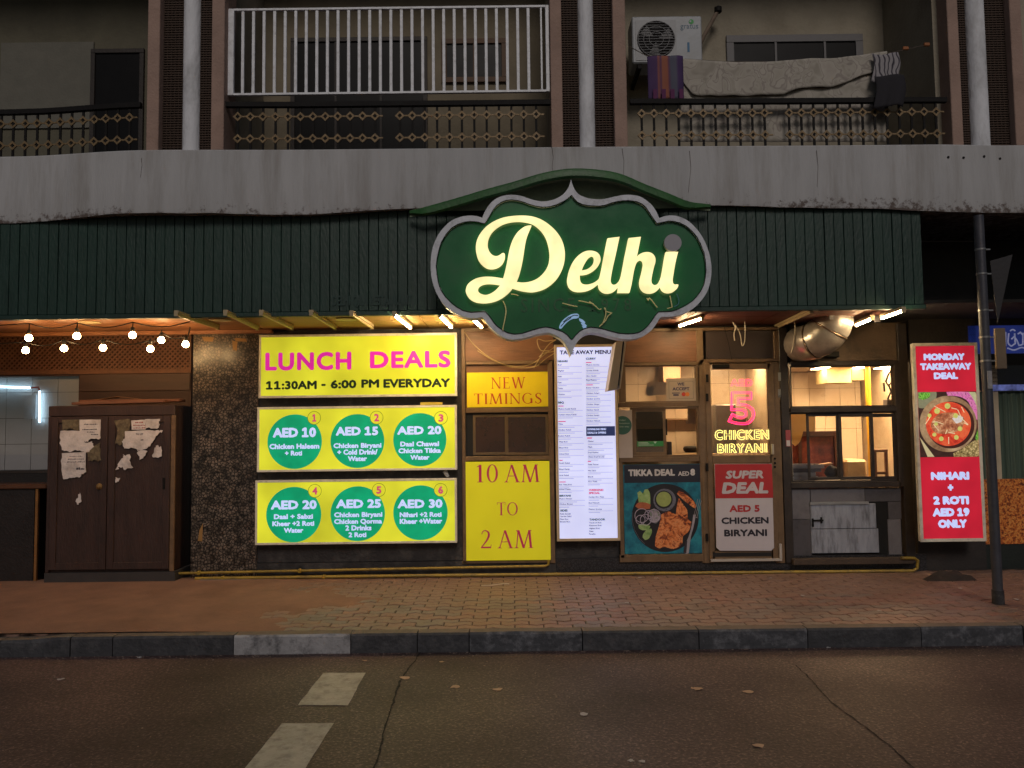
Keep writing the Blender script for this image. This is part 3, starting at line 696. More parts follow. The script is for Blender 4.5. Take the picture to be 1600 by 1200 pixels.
def sheet(front):
    def fn(a, b):
        u = 1063+(1385-1063)*a; top = 92+6*math.sin(min(1, a*1.6)*math.pi)-max(0, a-.75)*44
        bot = (149+2*math.sin(a*7) if a < .5 else 149-(a-.5)*70+4*math.sin(a*19)) if front else 221
        if front and a < .06: bot -= (0.06-a)*420
        v = top+(bot-top)*b
        p = W(u, v, lineY); fold = .013*math.sin(a*58+3*math.sin(a*7))*b+.012*noise.noise((a*14, b*1.2, 3.3 if front else 8))
        return (p.x+.01*noise.noise((a*5, b*4, 1)), lineY+(-.014-.012*b if front else .004+.004*b)+fold*(.8 if front else .3), p.z)
    return fn
q = MB().grid(sheet(True), 70, 14); q.grid(sheet(False), 70, 22)
q.build('bed_sheet', sheetm, None, 'long pale patterned bed sheet draped double over the clothes line', 'sheet', smooth='all', solid=.005)
swirl = ramp_mat('swirl_cloth', [(.0, (40, 36, 48)), (.44, (150, 146, 150)), (.5, (62, 56, 76)), (.56, (160, 156, 158)), (1, (140, 136, 140))], 'WAVE', 7, rough=.9, bump=.1, distort=7, detail=1)
def cloth(u0, v0, u1, v1, Y, k):
    return lambda a, b: (lambda p: (p.x, Y+.014*math.sin(a*13+k)*b-.02*b, p.z))(W(u0+(u1-u0)*a+3*math.sin(b*4), v0+(v1-v0)*b+2*math.sin(a*5+k), Y))
MB().grid(cloth(1362, 84, 1403, 128, lineY-.07, 0), 16, 12).build('scarf', swirl, None, 'pale scarf with dark swirls pegged at the end of the line', 'scarf', smooth='all', solid=.005)
dk = mat('dark_cloth', (34, 32, 38), .9, var=.3, scale=9)
MB().grid(cloth(1366, 118, 1412, 168, bandY(3.6)+.03, 1), 16, 12).build('dark_cloth', dk, None, 'dark cloth hanging over the balcony rail below the swirled scarf', 'cloth', smooth='all', solid=.006)
# ---------------------------------------------------------------- green slatted awning and its hood
AY, AZ = -1.2, 2.727
XA1 = W(1442, 420, AY).x
awg = mat('awning_green', (17, 48, 39), .5, var=.28, scale=3, bump=.25, bscale=30, dirt=(38, 64, 60), dscale=7, damt=.3, stretch=(1.5, 1, .5))
aw = thing('awning', 'dark green awning of narrow upright boards running over the whole shop front', 'awning', (0, AY, AZ))
MB().box(-7.5, XA1, AY+.03, AY+.06, AZ+.02, 3.78).build('backing', mat('awning_back', (10, 16, 15), .9, bump=0), aw)
P = .0945; s0 = None; x = XA1-P/2; i = 0
while x > -7.4:
    dy = random.uniform(-.002, .002)
    if s0 is None: s0 = MB().box(x-P/2+.0025, x+P/2-.0025, AY, AY+.028, AZ+.035, 3.77).build('slat', awg, aw, bevel=.003)
    else: copy_of(s0, (x, AY+.014+dy, AZ+.035), aw, (0, random.uniform(-.0025, .0025), random.uniform(-.012, .012)))
    x -= P; i += 1
MB().box(-7.5, XA1+.01, AY-.012, AY+.05, AZ-.012, AZ+.032).build('bottom_rail', awg, aw, bevel=.004)
ghost = mat('ghost_lettering', (24, 52, 47), .6, var=.3, scale=20, bump=0)
q = MB(); txt(q, 'DELHI QILA RESTAURANT', 519, 461, 644, 477, AY-.0075, bold=.03); q.build('faded_lettering', ghost, aw)
# hood: a curved green lip that bulges forward over the sign
HY = -1.52
hp = [(640, 329), (660, 324), (717, 308), (760, 295), (804, 283), (847, 270), (890, 263), (933, 264.5), (969, 271), (1005, 286), (1048, 303), (1077, 314.5), (1110, 319)]
def hoody(i, n): return -1.33-.21*math.sin(math.pi*i/(n-1))**1.0      # it bulges most over the middle of the sign
HH = [(p.x, p.y) for p in smooth_loop(hp, 5, False)]
H3 = [W(u, v, hoody(i, len(HH))) for i, (u, v) in enumerate(HH)]
H = [(p.x, p.z) for p in H3]
rim_m = mat('hood_green', (38, 88, 38), .5, var=.35, scale=6, bump=.2, bscale=40, dirt=(40, 66, 40), dscale=8, damt=.5)
hood_in = mat('hood_lining', (120, 132, 108), .8, var=.3, scale=4, bump=.2)
hd = thing('awning_hood', 'arched green canopy hood bulging up behind the scalloped sign', 'canopy', (H[len(H)//2][0], HY, H[0][1]))
q = MB(); n = len(H)
prof = [(0, -.002), (-.012, -.02), (-.012, -.075), (.012, -.092), (.03, -.075), (.03, -.02)]      # rounded lip section (y, z)
for i, (x, z) in enumerate(H):
    e = max(.1, min(1, math.sin(math.pi*i/(n-1))*3))
    for y, dz in prof: q.v.append(Vector((x, hoody(i, n)+y, z+dz*(.35+.65*e))))
m_ = len(prof)
q.f += [(i*m_+j, i*m_+(j+1) % m_, (i+1)*m_+(j+1) % m_, (i+1)*m_+j) for i in range(n-1) for j in range(m_)]+[tuple(range(m_))[::-1], tuple((n-1)*m_+j for j in range(m_))]
q.build('lip', rim_m, hd, smooth=True)
q = MB(); 
for i, (x, z) in enumerate(H):
    zl = 3.70
    q.v += [Vector((x, hoody(i, n)+.02, z-.03)), Vector((x, -1.32, z-.05)), Vector((x, -1.32, min(z-.06, zl)))]
q.f += [(i*3+j, i*3+j+1, (i+1)*3+j+1, (i+1)*3+j) for i in range(n-1) for j in range(2)]
q.build('lining', hood_in, hd, smooth=True, recalc=False)
# ---------------------------------------------------------------- the scalloped neon sign
SY = -1.62
SD = .17
def Z7(pts): return [(lambda p: (p.x, p.z))(W(660+x/3.478, 250+y/3.478, SY)) for x, y in pts]
out7 = [(808, 105), (820, 145), (848, 185), (895, 206), (940, 213), (985, 212), (1040, 200), (1090, 190), (1140, 190), (1190, 202), (1240, 238), (1270, 278), (1287, 315), (1335, 302), (1390, 306), (1450, 335), (1510, 400), (1550, 480), (1570, 570), (1568, 640), (1550, 710), (1510, 770), (1460, 815), (1400, 842), (1345, 852), (1297, 854), (1275, 885), (1240, 930), (1190, 962), (1130, 974), (1060, 968), (990, 950), (925, 938), (880, 950), (848, 980), (825, 1020), (806, 1066),
        (786, 1015), (757, 975), (715, 948), (680, 938), (620, 948), (540, 970), (470, 974), (410, 945), (370, 910), (345, 878), (325, 853), (260, 860), (180, 833), (120, 790), (75, 720), (50, 640), (45, 560), (55, 480), (90, 400), (150, 335), (220, 306), (285, 303), (325, 314), (342, 275), (375, 230), (420, 200), (480, 189), (540, 196), (590, 213), (650, 225), (710, 216), (760, 190), (793, 150)]
in7 = [(808, 190), (835, 222), (880, 246), (930, 252), (985, 248), (1040, 232), (1090, 220), (1130, 219), (1175, 232), (1215, 262), (1245, 305), (1275, 348), (1335, 334), (1385, 338), (1440, 365), (1490, 420), (1524, 490), (1540, 570), (1538, 635), (1520, 700), (1485, 750), (1440, 788), (1390, 812), (1340, 822), (1283, 824), (1255, 860), (1222, 905), (1180, 934), (1130, 944), (1060, 938), (990, 920), (925, 908), (870, 920), (835, 948), (808, 978),
       (778, 944), (735, 922), (680, 908), (620, 918), (540, 940), (475, 942), (425, 916), (392, 885), (368, 850), (337, 820), (265, 828), (195, 805), (145, 768), (104, 705), (82, 635), (78, 560), (88, 490), (118, 420), (168, 365), (225, 338), (285, 334), (338, 346), (370, 296), (400, 255), (440, 228), (485, 219), (540, 227), (590, 245), (650, 258), (715, 250), (770, 222)]
OUT, INN = smooth_loop(Z7(out7), 5), smooth_loop(Z7(in7), 5)
OUT = [(p.x, p.y) for p in OUT]; INN = [(p.x, p.y) for p in INN]
sg = thing('shop_sign', 'large scalloped green sign with a grey rim and glowing cream script lettering', 'sign', (W(890, 420, SY).x, SY+SD, W(890, 560, SY).z))
rimm = mat('sign_rim_grey', (204, 207, 216), .5, var=.12, scale=8, bump=.15, dirt=(92, 90, 92), dscale=9, damt=.4)
facem = mat('sign_green', (22, 100, 54), .22, var=.22, scale=3, bump=.04, bscale=12, dirt=(40, 70, 46), dscale=3, damt=.35, coat=.3)
filled([OUT], SY+.03, SD-.03).build('sign_box', rimm, sg, smooth=True)
filled([INN], SY+.022, .007).build('face', facem, sg)
filled([OUT, INN], SY, .029).build('rim', rimm, sg)
nm = mat('neon_tube_unlit', (26, 30, 34), .3, var=.1, bump=0)
c_ = Vector((sum(p[0] for p in INN)/len(INN), sum(p[1] for p in INN)/len(INN)))
MB().tube([(p[0]+.012*noise.noise((p[0]*6, p[1]*6, 0)), SY-.004, p[1]+.012*noise.noise((p[0]*6, p[1]*6, 4))) for p in INN[::3]], .0042, 6, closed=True).build('unlit_neon_tube', nm, sg)
LM = lit('lit_cream_letter', (255, 238, 172), 1.12, var=.14, scale=7, basek=.3)
def outl(pts, ox, oy, k): return [(p.x, p.y) for p in smooth_loop([(lambda w: (w.x, w.z))(W(ox+x/k, oy+y/k, SY)) for x, y in pts], 6)]
Dp = [(487, 560), (483, 605), (455, 660), (405, 698), (340, 712), (280, 700), (225, 655), (190, 600), (170, 520), (172, 440), (195, 370), (240, 300), (300, 240), (380, 190), (470, 155), (580, 137), (690, 133), (800, 146), (900, 185), (990, 248), (1060, 320), (1110, 400), (1138, 490), (1145, 580), (1132, 670), (1100, 752), (1050, 830), (980, 895), (900, 940), (800, 965), (720, 962), (640, 947), (570, 925), (530, 972), (470, 1022), (400, 1060), (320, 1082), (240, 1088), (160, 1075), (100, 1040), (65, 990), (58, 950), (75, 895), (115, 855), (175, 822), (250, 805), (330, 804), (410, 813), (468, 823), (490, 740), (510, 650), (528, 550), (550, 460), (580, 385), (630, 312), (690, 262), (730, 245), (778, 240), (760, 280), (737, 335), (715, 410), (700, 500), (685, 600), (665, 700), (640, 790), (612, 859), (680, 867), (750, 860), (820, 836), (880, 795), (930, 738), (960, 680), (975, 610), (977, 540), (965, 460), (940, 380), (900, 312), (845, 255), (780, 213), (700, 194), (620, 189), (540, 198), (460, 222), (390, 265), (340, 315), (308, 375), (297, 430), (300, 480), (318, 530), (350, 565), (390, 578), (425, 568), (455, 547), (475, 542)]
Dh = [(190, 940), (203, 910), (243, 886), (300, 876), (370, 879), (442, 891), (418, 918), (380, 956), (330, 988), (280, 1003), (230, 994), (200, 972)]
Ep = [(515, 352), (502, 305), (465, 270), (400, 254), (330, 263), (260, 305), (200, 370), (152, 460), (126, 560), (122, 620), (140, 680), (180, 718), (230, 734), (290, 735), (360, 722), (430, 690), (490, 643), (497, 692), (520, 725), (555, 747), (600, 755), (650, 745), (690, 720), (726, 680), (718, 747), (858, 747), (880, 660), (903, 530), (918, 460), (940, 400), (965, 370), (990, 358), (1012, 372), (1022, 410), (1015, 460), (1000, 530), (984, 590), (979, 640), (990, 690), (1020, 730), (1060, 750), (1110, 754), (1160, 740), (1200, 710), (1226, 672), (1242, 712), (1275, 740), (1320, 750), (1370, 740), (1410, 712), (1430, 682), (1436, 657), (1415, 652), (1395, 655), (1374, 640), (1368, 600), (1378, 530), (1400, 400), (1418, 320), (1433, 268), (1290, 268), (1275, 340), (1262, 420), (1247, 510), (1230, 580), (1205, 630), (1175, 657), (1145, 660), (1122, 640), (1116, 600), (1125, 540), (1146, 450), (1163, 390), (1162, 340), (1140, 300), (1105, 277), (1060, 271), (1010, 280), (965, 304), (944, 326), (960, 250), (978, 160), (992, 90), (848, 105), (825, 220), (800, 340), (778, 460), (757, 560), (735, 610), (700, 648), (670, 658), (645, 645), (634, 610), (641, 550), (660, 450), (690, 320), (718, 190), (740, 90), (598, 108), (575, 220), (550, 350), (528, 470), (508, 555), (490, 592), (440, 630), (380, 652), (330, 655), (290, 640), (272, 600), (268, 535), (310, 534), (370, 520), (430, 487), (480, 440), (507, 395)]
Eh = [(292, 488), (310, 440), (340, 382), (375, 333), (410, 311), (434, 323), (440, 360), (425, 410), (390, 452), (345, 478)]
LY = SY-.045
for nm_, lps in (('lit_letter', [outl(Dp, 720, 320, 7.06), outl(Dh, 720, 320, 7.06)]), ('lit_letter', [outl(Ep, 870, 360, 7.619), outl(Eh, 870, 360, 7.619)])):
    filled(lps, LY, .05).build(nm_, LM, sg)
p = W(1049.9, 381, SY); disc(MB(), p.x, p.z, .079, LY, 32, D=.05).build('unlit_dot', mat('unlit_acrylic', (150, 148, 156), .5, bump=0, var=.08), sg, label='unlit grey dot of the last letter')
gl_ = mat('peeled_lettering', (34, 84, 52), .6, var=.4, scale=30, bump=0)
q = WB(); txt(q, 'SINCE', 814, 466, 898, 487, SY+.0185, sp=.14); txt(q, '1978', 920, 466, 986, 486, SY+.0185, sp=.22); q.build('faded_lettering', gl_, sg)
ny = mat('broken_neon', (240, 226, 160), .3, var=.2, bump=0)
def pix4(pts): return [W(780+x/6.4, 450+y/6.4, SY-.012) for x, y in pts]
for pts in ([(38, 130), (60, 180), (68, 240), (55, 320), (38, 400), (38, 425)], [(118, 62), (160, 66), (192, 78)], [(630, 152), (680, 165), (730, 178), (782, 186)], [(792, 128), (840, 136), (900, 150), (945, 160)], [(900, 135), (960, 180), (1000, 215), (1022, 208)], [(1050, 195), (1070, 235), (1128, 250), (1088, 280), (1060, 330), (1000, 388)], [(1060, 200), (1066, 260), (1050, 320), (1030, 365)], [(1475, 100), (1490, 125), (1500, 100), (1530, 130), (1560, 170), (1582, 195)]):
    P_ = pix4(pts); P_ = [Vector((v[0], SY-.012, v[1])) for v in smooth_loop([(p.x, p.z) for p in P_], 4, False, 80)]
    MB().tube(P_, .0052, 6).build('broken_neon_tube', ny, sg)
bl = mat('neon_blue', (70, 120, 140), .3, bump=0)
P_ = [Vector((v[0], SY-.012, v[1])) for v in smooth_loop([(p.x, p.z) for p in [W(660+x/3.478, 250+y/3.478, SY) for x, y in [(1380, 728), (1392, 760), (1388, 785), (1365, 800)]]], 4, False)]
MB().tube(P_, .004, 6).build('broken_neon_tube', bl, sg)
P_ = [W(660+x/3.478, 250+y/3.478, SY-.012) for x, y in [(1345, 738), (1352, 770), (1357, 800), (1330, 808)]]
MB().tube(P_, .005, 6).build('broken_neon_tube', ny, sg)
# the pale emblem under the word: a curved feather with dark quill lines
emb = lit('emblem_pale_blue', (150, 186, 226), .5, var=.15, scale=20)
wing = outl([(600, 392), (618, 345), (660, 300), (720, 262), (780, 254), (800, 268), (798, 292), (775, 302), (740, 305), (700, 325), (655, 365), (625, 402), (608, 405)], 780, 450, 6.4)
filled([wing], SY+.012, .009).build('emblem', emb, sg)
q = MB()
for pts in ([(800, 300), (835, 315), (862, 340), (856, 356), (825, 340), (805, 325)], [(818, 345), (858, 356), (878, 376), (866, 388), (835, 372)], [(828, 376), (866, 386), (888, 396), (850, 410)]):
    q2 = filled([outl(pts, 780, 450, 6.4)], SY+.012, .009); q.add(q2.v, q2.f)
q.build('emblem_feather', emb, sg)
q = MB()
for pts in ([(615, 385), (660, 335), (720, 295)], [(640, 340), (690, 298), (750, 272), (790, 276)]):
    q.tube([W(780+x/6.4, 450+y/6.4, SY+.011) for x, y in pts], .004, 4)
q.build('emblem_line', nm, sg)
# two stays that carry the sign, cream wires trailing to it from the wall
st = mat('galvanised', (104, 100, 98), .45, metal=.6, var=.2, bump=.1)
for u in (770, 1010):
    p = W(u, 400, SY+SD); MB().box(p.x-.02, p.x+.02, SY+SD, AY-.002, p.z-.02, p.z+.02).build('stay', st, sg)
# ---------------------------------------------------------------- soffit under the awning: boards, tubes, downlights
sof = thing('soffit', 'boarded wooden ceiling under the awning above the pavement', 'ceiling', (0, -.5, AZ+.01))
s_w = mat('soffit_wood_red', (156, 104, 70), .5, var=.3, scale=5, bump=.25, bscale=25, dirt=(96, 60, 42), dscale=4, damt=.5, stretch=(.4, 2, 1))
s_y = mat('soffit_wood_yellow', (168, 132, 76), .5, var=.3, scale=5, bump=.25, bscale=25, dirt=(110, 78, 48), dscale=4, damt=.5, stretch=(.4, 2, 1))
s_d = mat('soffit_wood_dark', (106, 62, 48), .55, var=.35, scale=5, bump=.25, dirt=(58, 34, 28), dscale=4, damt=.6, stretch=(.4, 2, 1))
x = -7.4; i = 0
while x < 3.95:
    w = .92+.06*math.sin(i*2.3); x2 = min(x+w, 3.99)
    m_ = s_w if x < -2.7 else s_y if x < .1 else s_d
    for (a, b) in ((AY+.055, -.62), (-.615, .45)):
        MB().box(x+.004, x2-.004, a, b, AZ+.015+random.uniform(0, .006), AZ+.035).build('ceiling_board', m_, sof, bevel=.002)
    x = x2; i += 1
MB().box(-7.4, 7.5, AY+.05, .45, AZ+.05, AZ+.08).build('ceiling_back', darkb, sof)
q = MB(); q.box(-7.4, -2.66, -.1, -.06, AZ-.03, AZ+.012); q.build('ceiling_batten', s_w, sof)
def downlight(u, v, label, on=True):
    dz = AZ+.012; d = f_ + r_*((u-800)/FPX) - u_*((v-600)/FPX); p = CAMP+d*((dz-CAMP.z)/d.z)
    t = thing('downlight', label, 'ceiling light', (p.x, p.y, dz), 'round downlights in the soffit')
    q = MB()
    for r in (0,): q.lathe((p.x, p.y, dz-.008), [(.085, 0), (.105, .003), (.105, .012), (.085, .012)], 28)
    q.build('trim_ring', mat('light_trim', (190, 170, 130), .4, bump=0), t, smooth=True)
    MB().lathe((p.x, p.y, dz-.006), [(.0001, 0), (.083, .001), (.083, .008)], 28).build('lamp', lit('downlight_on', (255, 216, 140), 40, var=0) if on else mat('downlight_off', (176, 156, 96), .4, bump=0), t)
downlight(140, 503.5, 'lit round downlight in the soffit, the first from the left edge')
downlight(344, 500, 'lit round downlight in the soffit over the granite pillar')
downlight(541, 499, 'unlit yellowed downlight in the soffit over the big lunch sign', False)
tube_on = lit('tube_light_on', (255, 222, 166), 130, var=0); batten = mat('batten_case', (170, 150, 116), .5, var=.15, bump=.05)
tube_off = mat('tube_off', (190, 172, 132), .35, bump=0)
def on_ceiling(u, v, z):
    d = f_ + r_*((u-800)/FPX) - u_*((v-600)/FPX); return CAMP+d*((z-CAMP.z)/d.z)
def tube_light(a, b, on, label, z=AZ-.02):
    A, B = on_ceiling(*a, z), on_ceiling(*b, z)
    t = thing('tube_light', label, 'tube light', (A+B)/2+Vector((0, 0, .03)), 'tube lights under the soffit')
    up = Vector((0, 0, .022)); MB().bar(A+up, B+up, .045, .03).build('batten', batten, t, bevel=.004)
    MB().tube([A, A+(B-A)*.5, B], .0135, 10).build('tube', tube_on if on else tube_off, t, smooth=True)
    d = (B-A).normalized()*.012
    for e, s in ((A, -1), (B, 1)): MB().bar(e-d*s, e+d*s*.4, .034, .036).build('end_cap', batten, t)
tube_light((275, 491), (340, 513), False, 'unlit tube light above the granite pillar, its left one')
tube_light((352, 490), (402, 514), False, 'unlit tube light at the left end of the big lunch sign')
tube_light((408, 490), (456, 513), False, 'unlit tube light over the letters of LUNCH')
tube_light((486, 490), (523, 513), False, 'unlit tube light over the middle of the lunch sign')
tube_light((549, 491), (581, 512), False, 'unlit tube light over the letters of DEALS')
tube_light((616, 492), (641, 512), True, 'lit tube light over the end of the lunch sign')
tube_light((687, 493), (705, 511), True, 'lit tube light just left of the scalloped sign')
tube_light((735, 495), (752, 511), True, 'lit tube light half hidden behind the left of the scalloped sign')
tube_light((1098, 497), (1062, 509), True, 'lit tube light to the right of the scalloped sign')
tube_light((1268, 487), (1212, 513), False, 'unlit bare tube light left of the steel duct')
tube_light((1412, 485), (1378, 497), True, 'lit tube light at the right end of the soffit, upper of two', AZ-.05)
tube_light((1363, 497.5), (1338, 508), True, 'lit tube light right of the duct, lower of two', AZ-.06)
A = W(1371, 496, -.55); MB().box(A.x-.035, A.x+.03, -.56, -.55, A.z-.05, A.z+.04).build('junction_box', mat('junction_grey', (116, 112, 116), .5), None, label='small grey junction plate between the two lit tubes on the right', cat='junction box')
# ---------------------------------------------------------------- string of bulbs at the left
bulb_m = lit('bulb_on', (255, 206, 140), 78, var=0); cordm = mat('black_cord', (18, 16, 15), .6, bump=0)
rows_ = {-1.0: [(45, 528), (120, 525), (207, 523.5)], -.62: [(40, 547.5), (100, 544.5), (161, 543.5), (235, 545), (252, 531.5), (290, 538)]}
sw = {}
names_ = {45: 'glowing bulb on a drop cord, front row, first from the left edge', 120: 'glowing bulb on a drop cord, front row, second from the left edge', 207: 'glowing bulb on a drop cord, front row, third from the left edge',
 40: 'glowing bulb of the lower back row nearest the left edge', 100: 'glowing bulb of the back row in front of the trellis, second along', 161: 'glowing bulb of the back row in front of the trellis, third along', 235: 'glowing bulb hanging lowest near the right end of the trellis', 252: 'glowing bulb just above and right of the lowest one', 290: 'glowing bulb nearest the granite pillar'}
for Y, bs in rows_.items():
    hang = []
    for u, v in bs:
        p = W(u, v, Y); zt = AZ-.02 if Y < -.8 else p.z+.09
        t = thing('string_bulb', names_[u], 'light bulb', (p.x, p.y, p.z), 'bulbs of the string lights')
        MB().lathe(p, [(.0001, -.034), (.02, -.029), (.033, -.012), (.034, .004), (.026, .022), (.016, .034)], 16).build('globe', bulb_m, t, smooth='all')
        MB().lathe(p, [(.017, .032), (.019, .036), (.019, .075), (.008, .082)], 12).build('socket', cordm, t, smooth=True)
        MB().tube([p+Vector((0, 0, .08)), Vector((p.x+.004, p.y, (p.z+.08+zt)/2+.02)), Vector((p.x, p.y, zt))], .006, 6).build('drop_cord', cordm, t)
        hang.append(Vector((p.x, p.y, zt)))
    hang.sort(key=lambda p: p.x); pts = [hang[0]+Vector((-2.4, 0, .02))]+hang+[Vector((W(297, 512, Y).x, Y, AZ-.02))]
    pl = []
    for a, b in zip(pts, pts[1:]):
        for k in range(6): t = k/6; pl.append(a+(b-a)*t-Vector((0, 0, .05*math.sin(math.pi*t))))
    pl.append(pts[-1]); MB().tube(pl, .006, 6).build('light_cord', cordm, None, label='black cord carrying the front row of bulbs' if Y < -.8 else 'black cord carrying the back row of bulbs by the trellis', cat='cord')
# ---------------------------------------------------------------- shop front: walls, granite, frames
granite = ramp_mat('granite', [(0, (18, 16, 16)), (.05, (30, 26, 24)), (.12, (88, 78, 70)), (.3, (124, 110, 98)), (.6, (84, 74, 66))], 'EDGE', 30, rough=.28, bump=.06)
N = granite.node_tree.nodes; L = granite.node_tree.links; p_ = N['Principled BSDF']; src = p_.inputs['Base Color'].links[0].from_socket
g_ = N.new('ShaderNodeNewGeometry'); n_ = N.new('ShaderNodeTexNoise'); n_.inputs['Scale'].default_value = 15; n_.inputs['Detail'].default_value = 5; L.new(g_.outputs['Position'], n_.inputs[0])
q_ = N.new('ShaderNodeMapRange'); q_.inputs[1].default_value = .36; q_.inputs[2].default_value = .62; q_.inputs[3].default_value = .3; q_.inputs[4].default_value = 1.15; L.new(n_.outputs[0], q_.inputs[0])
x_ = N.new('ShaderNodeMix'); x_.data_type = 'RGBA'; x_.blend_type = 'MULTIPLY'; x_.inputs[0].default_value = 1; L.new(src, x_.inputs[6]); L.new(q_.outputs[0], x_.inputs[7]); L.new(x_.outputs[2], p_.inputs['Base Color'])
dgran = ramp_mat('dark_granite', [(0, (14, 14, 16)), (.06, (26, 25, 28)), (.2, (58, 56, 60)), (.5, (36, 35, 40))], 'EDGE', 34, rough=.35, bump=.08)
mud = mat('dark_wall', (40, 36, 36), .55, var=.3, scale=6, bump=.3, dirt=(104, 98, 92), dscale=4.5, damt=.45)
bronze = mat('bronze_frame', (118, 94, 70), .4, metal=.2, var=.2, scale=8, bump=.1, dirt=(84, 66, 52), dscale=6, damt=.5)
blackf = mat('sooty_frame', (46, 38, 34), .45, var=.35, scale=8, bump=.2, dirt=(64, 54, 46), dscale=8, damt=.4)
brown = mat('brown_panel', (122, 84, 60), .42, var=.3, scale=3, bump=.12, bscale=20, dirt=(60, 42, 32), dscale=4, damt=.5, stretch=(.5, 1, 3))
shop = thing('shopfront', 'restaurant shop front of granite, bronze frames and windows below the awning', 'shop front', (0, 0, 0))
def pb(name, u0, v0, u1, v1, Y, D, m, par='shop', bevel=0, zmin=None, **k):
    x0, x1, z0, z1 = R(u0, v0, u1, v1, Y)
    if zmin is not None: z0 = zmin
    return MB().box(x0, x1, Y, Y+D, z0, z1).build(name, m, shop if par == 'shop' else par, bevel=bevel, **k)
ZS = AZ+.012
def wallpiece(name, u0, u1, z0, z1, Y, D, m, v=700):
    return MB().box(W(u0, v, Y).x, W(u1, v, Y).x, Y, Y+D, z0, z1).build(name, m, shop)
xg0, xg1 = W(300, 700, -.03).x, W(402, 700, -.03).x
zj = [-.05, .92, 1.83, ZS]
for a, b in zip(zj, zj[1:]):
    MB().box(xg0, xg1, -.03, .5, a+.0012, b-.0012).build('granite_slab', granite, shop, bevel=.0015)
MB().box(xg0+.003, xg1-.003, -.024, .49, 0, ZS).build('pillar_core', darkb, shop)
wallpiece('dark_wall', 402.3, 722, .16, ZS, .0, .25, mud)
wallpiece('dark_wall', 722.3, 968, .16, ZS-.001, .03, .25, mud)
MB().box(W(968, 540, .05).x, W(1424, 540, .05).x, .055, .1, W(1200, 568, .05).z, ZS).build('lintel', darkb, shop)
MB().box(W(722, 540, .3).x, 7.4, 3.5, 3.6, -.05, 3.8).build('rear_wall', darkb, shop)
wallpiece('plinth', 402.3, 866, -.05, .155, -.02, .25, mud)
wallpiece('plinth', 866.4, 1440, -.05, .17, -.022, .25, dgran)
tape = mat('brown_tape', (150, 112, 62), .6, var=.15, bump=.05)
for q_ in ([(315, 526), (335, 527), (332, 534), (319, 533)], [(367, 528), (384, 529), (386, 534), (368, 533)], [(363, 532), (371, 534), (370, 549), (364, 546)], [(312, 828), (317, 818), (316, 846), (309, 845)]):
    MB().prism([(W(u, v, -.031).x, W(u, v, -.031).z) for u, v in q_][::-1], -.0335, -.0305).build('tape_strip', tape, None, label={315: 'strip of brown tape at the top left of the granite pillar', 367: 'flat strip of brown tape at the top right of the granite pillar', 363: 'upright strip of brown tape at the top right of the granite pillar', 312: 'scrap of brown tape low on the granite pillar'}[q_[0][0]], cat='tape')
# left bay: trellis, brown boards, tiled window, counter
bayY = .25
trel = mat('trellis_wood', (112, 74, 52), .6, var=.3, scale=9, bump=.2)
X0, X1, Z0, Z1 = R(-420, 519, 298, 580, bayY); Z1 = ZS
tr = thing('trellis', 'brown diagonal wooden trellis above the left window behind the string bulbs', 'trellis', ((X0+X1)/2, bayY, Z0))
q = MB(); pt = .058; k = 0
def clip(xa, za, dx, dz):
    return None
for s in (1, -1):
    c = X0-(Z1-Z0)
    while c < X1+(Z1-Z0):
        # line z = Z0 + s*(x-c): clip to the rectangle
        ts = []
        for t in (0, 1):
            x = c+(Z1-Z0)*t if s > 0 else c+(Z1-Z0)*(1-t); ts.append(Vector((x, 0, Z0+(Z1-Z0)*t)))
        a, b = ts; d = b-a
        t0, t1 = 0.0, 1.0
        if d.x > 0: t0 = max(t0, (X0-a.x)/d.x); t1 = min(t1, (X1-a.x)/d.x)
        else: t0 = max(t0, (X1-a.x)/d.x); t1 = min(t1, (X0-a.x)/d.x)
        if t1-t0 > .03:
            A, B = a+d*t0, a+d*t1; yy = bayY-(.006 if s > 0 else -.001)
            q.bar((A.x, yy, A.z), (B.x, yy, B.z), .007, .017, up=(0, 1, 0)) if False else q.bar((A.x, yy, A.z), (B.x, yy, B.z), .019, .006, up=(0, 1, 0))
        c += pt
q.build('lattice', trel, tr, kind='stuff')
MB().box(X0, X1+.01, bayY-.018, bayY+.02, Z0-.05, Z0).build('bottom_rail', trel, tr); MB().box(X1, X1+.012, bayY-.018, bayY+.02, Z0, Z1).build('side_rail', trel, tr)
MB().box(X0, X1, bayY+.05, bayY+.07, Z0-.05, Z1).build('backing', mat('trellis_back', (60, 34, 24), .8), tr)
xr = X1+.01; zt = Z0-.052
xw1 = W(122, 660, bayY).x; z588, z738 = W(60, 588, bayY).z, W(60, 739, bayY).z
MB().box(xw1, xr, bayY, bayY+.12, -.05, zt).build('brown_wall', mat('bay_wood', (66, 44, 36), .6, var=.3, scale=3, bump=.2, stretch=(.6, 1, 2)), shop)
for a, b, c_z in ((zt-.2, zt-.003, 'top'),):
    MB().box(xw1+.01, xr-.01, bayY-.014, bayY-.001, a, b).build('brown_board', mat('bay_board', (74, 52, 42), .5, var=.3, scale=3, bump=.12, stretch=(.5, 1, 3)), shop, bevel=.003)
MB().box(X0, xw1-.003, bayY, bayY+.12, z588, zt).build('brown_wall', mat('bay_wood', (0, 0, 0)), shop)
MB().box(X0, xw1-.003, bayY, bayY+.12, -.05, z738).build('dado', mat('bay_black', (26, 21, 20), .5, var=.3, bump=.2), shop)
